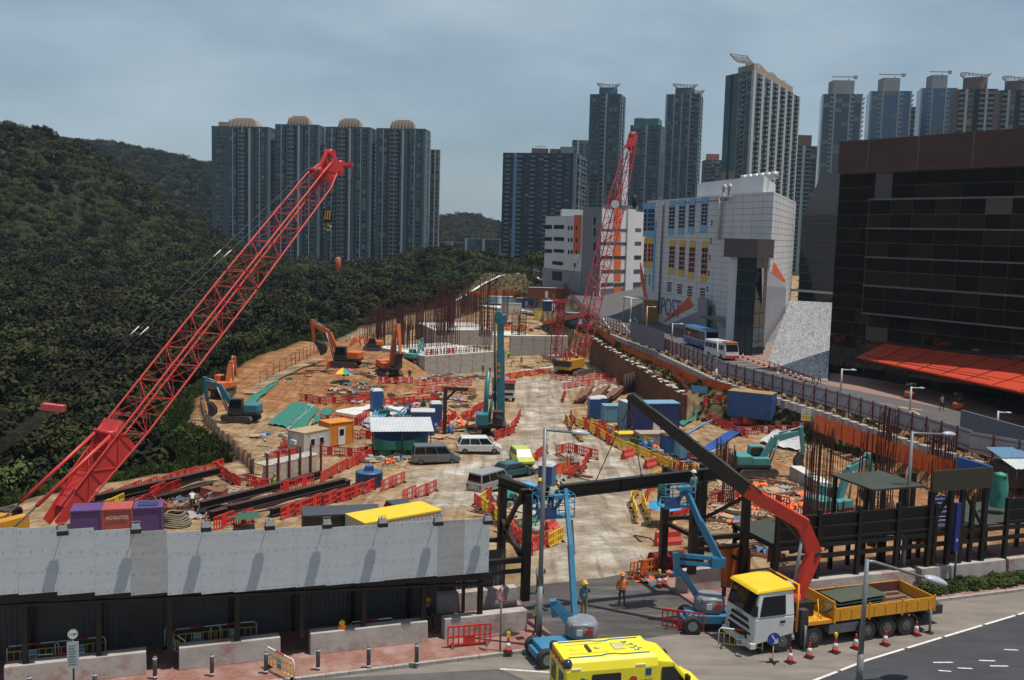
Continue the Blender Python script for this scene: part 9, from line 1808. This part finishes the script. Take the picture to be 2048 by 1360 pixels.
brow([(1165,850),(1230,872),(1300,895)], 'ry', 'before the blue cabins'); brow([(835,790),(900,785),(940,790)], 'rw', 'before the pale slab'); brow([(1350,905),(1400,925),(1450,935)], 'r', 'at the foot of the grassy bank'); brow([(300,1000),(360,985)], 'r', 'in the left trench'); brow([(745,815),(800,810),(860,805)], 'r', 'behind the shelter on the pale slab'); brow([(880,860),(905,842),(930,838)], 'r', 'beside the gallows post'); brow([(1010,760),(1060,752),(1095,748)], 'ro', 'before the low base strip'); brow([(1185,862),(1215,875)], 'o', 'at the toilets'); brow([(560,905),(605,885)], 'r', 'behind the white cabin'); brow([(1420,1010),(1480,1000),(1540,1010)], 'r', 'on the yellow earth'); brow([(1600,1060),(1680,1050),(1760,1045)], 'r', 'among the right-hand rebar'); brow([(850,700),(900,688)], 'o', 'left of the rear footing'); brow([(1150,700),(1180,690)], 'o', 'under the gangway'); brow([(640,845),(700,850),(730,838)], 'r', 'right of the green tarpaulins')
# rubble: nobody could count it
RC = bpy.data.collections.new('rubble_kinds')
for s_ in range(4):
 rq = random.Random(s_+9); b = MB(); P_ = [(rq.uniform(.7,1.3)*x, rq.uniform(.7,1.3)*y, rq.uniform(.5,1.0)*z) for z in (-.5,.5) for y in (-.5,.5) for x in (-.5,.5)]; i = [b.P(p) for p in P_]; [b.F([i[k] for k in q_]) for q_ in ((0,2,3,1),(4,5,7,6),(0,1,5,4),(2,6,7,3),(0,4,6,2),(1,3,7,5))]; RC.objects.link(bpy.data.objects.new('stone', b.mesh('stone', mat('rubble_stone', (.42,.33,.23), (.26,.18,.12), scale=1.5, rough=.95))))
pts, scs = [], []
for poly, n, s0, s1 in (([(400,985),(500,960),(530,975),(470,1010),(380,1010)],500,.06,.28),([(560,760),(760,700),(790,760),(640,810)],700,.05,.26),([(1400,950),(1600,950),(1640,1060),(1420,1060)],1100,.05,.3),([(420,850),(580,860),(600,910),(520,930),(440,880)],350,.05,.2),([(700,890),(830,880),(830,940),(720,930)],350,.05,.2),([(1060,740),(1130,690),(1140,750)],300,.1,.35),([(740,790),(940,785),(940,870),(740,860)],500,.05,.22),([(980,920),(1000,1000),(1130,1000),(1300,1100),(1300,930),(1060,800)],380,.03,.1),([(1540,880),(1620,870),(1640,900),(1560,930)],200,.08,.3)):
 u0, u1 = min(p[0] for p in poly), max(p[0] for p in poly); v0, v1 = min(p[1] for p in poly), max(p[1] for p in poly); k = 0
 while k < n:
  u, v = RQ.uniform(u0,u1), RQ.uniform(v0,v1)
  if inpoly(u, v, poly): p = gp(u, v); pts.append(tuple(p)); scs.append(RQ.uniform(s0,s1)); k += 1
kind(scatter_gn('rubble', pts, scs, RC), 'stuff')
# ================================================================== people on the site
for u, v, rz, lb, sh_, trs, hm, vs, po in ((549,990,R(170),'worker in lime vest and red helmet by the long girders',cl_dk,cl_dk,m_hr,v_lime,'stand'),(385,1022,R(200),'worker in pale shirt bending over in the left trench',cl_wht,cl_dk,None,None,'bend'),(410,1018,R(90),'worker in grey crouching over timbers in the left trench',cl_grey,cl_jean,None,None,'bend'),(966,748,R(10),'worker with yellow helmet before the large footing, left one',cl_blue,cl_dk,m_hy,None,'stand'),(980,746,R(40),'worker with yellow helmet before the large footing, right one',cl_wht,cl_navy,m_hy,None,'stand'),(1043,730,R(0),'worker in tan standing on the low base strip',cl_tan,cl_dk,m_hy,None,'stand'),(1022,734,R(80),'worker bending by the grey wall with yellow helmet',cl_navy,cl_navy,m_hy,v_lime,'bend'),(1017,718,R(60),'worker in lime vest nearest the grey wall',v_lime,cl_navy,m_hy,v_lime,'reach'),(1345,1085,R(120),'worker with yellow helmet sitting in the shade by the blue umbrella',cl_wht,cl_dk,m_hy,None,'sit'),(963,700,R(0),'worker in red on top of the footing',cl_red,cl_dk,m_hr,v_org,'stand'),(819,760,R(30),'worker in dark clothes beside the timber post',cl_dk,cl_dk,m_hy,None,'stand')):
 zz = 3.6 if (u, v) == (963,700) else 0; person(gp(u, v)+Vector((0,0,zz)), rz, lb, sh_, trs, hm, vs, po)
for u, v, lb in ((1626,768,'left of two pedestrians walking on the forecourt'),(1638,768,'right of two pedestrians walking on the forecourt'),(1883,820,'person with a pale backpack at the glass entrance')): person(px(u, v, .02), R(20), lb, cl_grey, cl_dk, None, None, 'walk')
gt_ = RP(1996, 1012, .4); o = empty('draped_sheet', gt_, RZ, 'green sheet draped over an upright load right of the gantry', 'sheet'); b = MB(); b.grid(14, 10, lambda i, j: ((.42+.16*(1-j)+.05*math.sin(i*25+j*9))*math.cos(i*6.2832), (.36+.12*(1-j)+.05*math.sin(i*31))*math.sin(i*6.2832), 1.95*j*(1-.06*math.sin(i*12)))); b.build('sheet', mat('sheet_sea_green', (.05,.28,.20), (.035,.2,.14), scale=2, rough=.6), o); MB().lathe([(.4,1.8),(.3,2.0),(.05,2.08)], n=10).build('top_fold', mat('sheet_sea_green', (0,0,0)), o)
for k in range(14): f = k/13; put('cone0', mk_cone, px(lerp(1475,1612,f), lerp(712,763,f), .02), 0, 'small traffic cone in the line on the forecourt edge', 'cone', 'forecourt cones', scale=1.3)
# ================================================================== haze
hm = bpy.data.materials.new('haze_air'); hm.use_nodes = True; _n, _l = hm.node_tree.nodes, hm.node_tree.links; _n.clear()
_o = _n.new('ShaderNodeOutputMaterial'); _v = _n.new('ShaderNodeVolumePrincipled'); _v.inputs['Color'].default_value = (.62, .80, 1.0, 1); _v.inputs['Density'].default_value = .00008; _v.inputs['Anisotropy'].default_value = .2
_l.new(_v.outputs[0], _o.inputs['Volume'])
hz_ = MB().box(-6200, 9200, -460, 16300, -80, 170).build('haze', hm); kind(hz_, 'stuff')
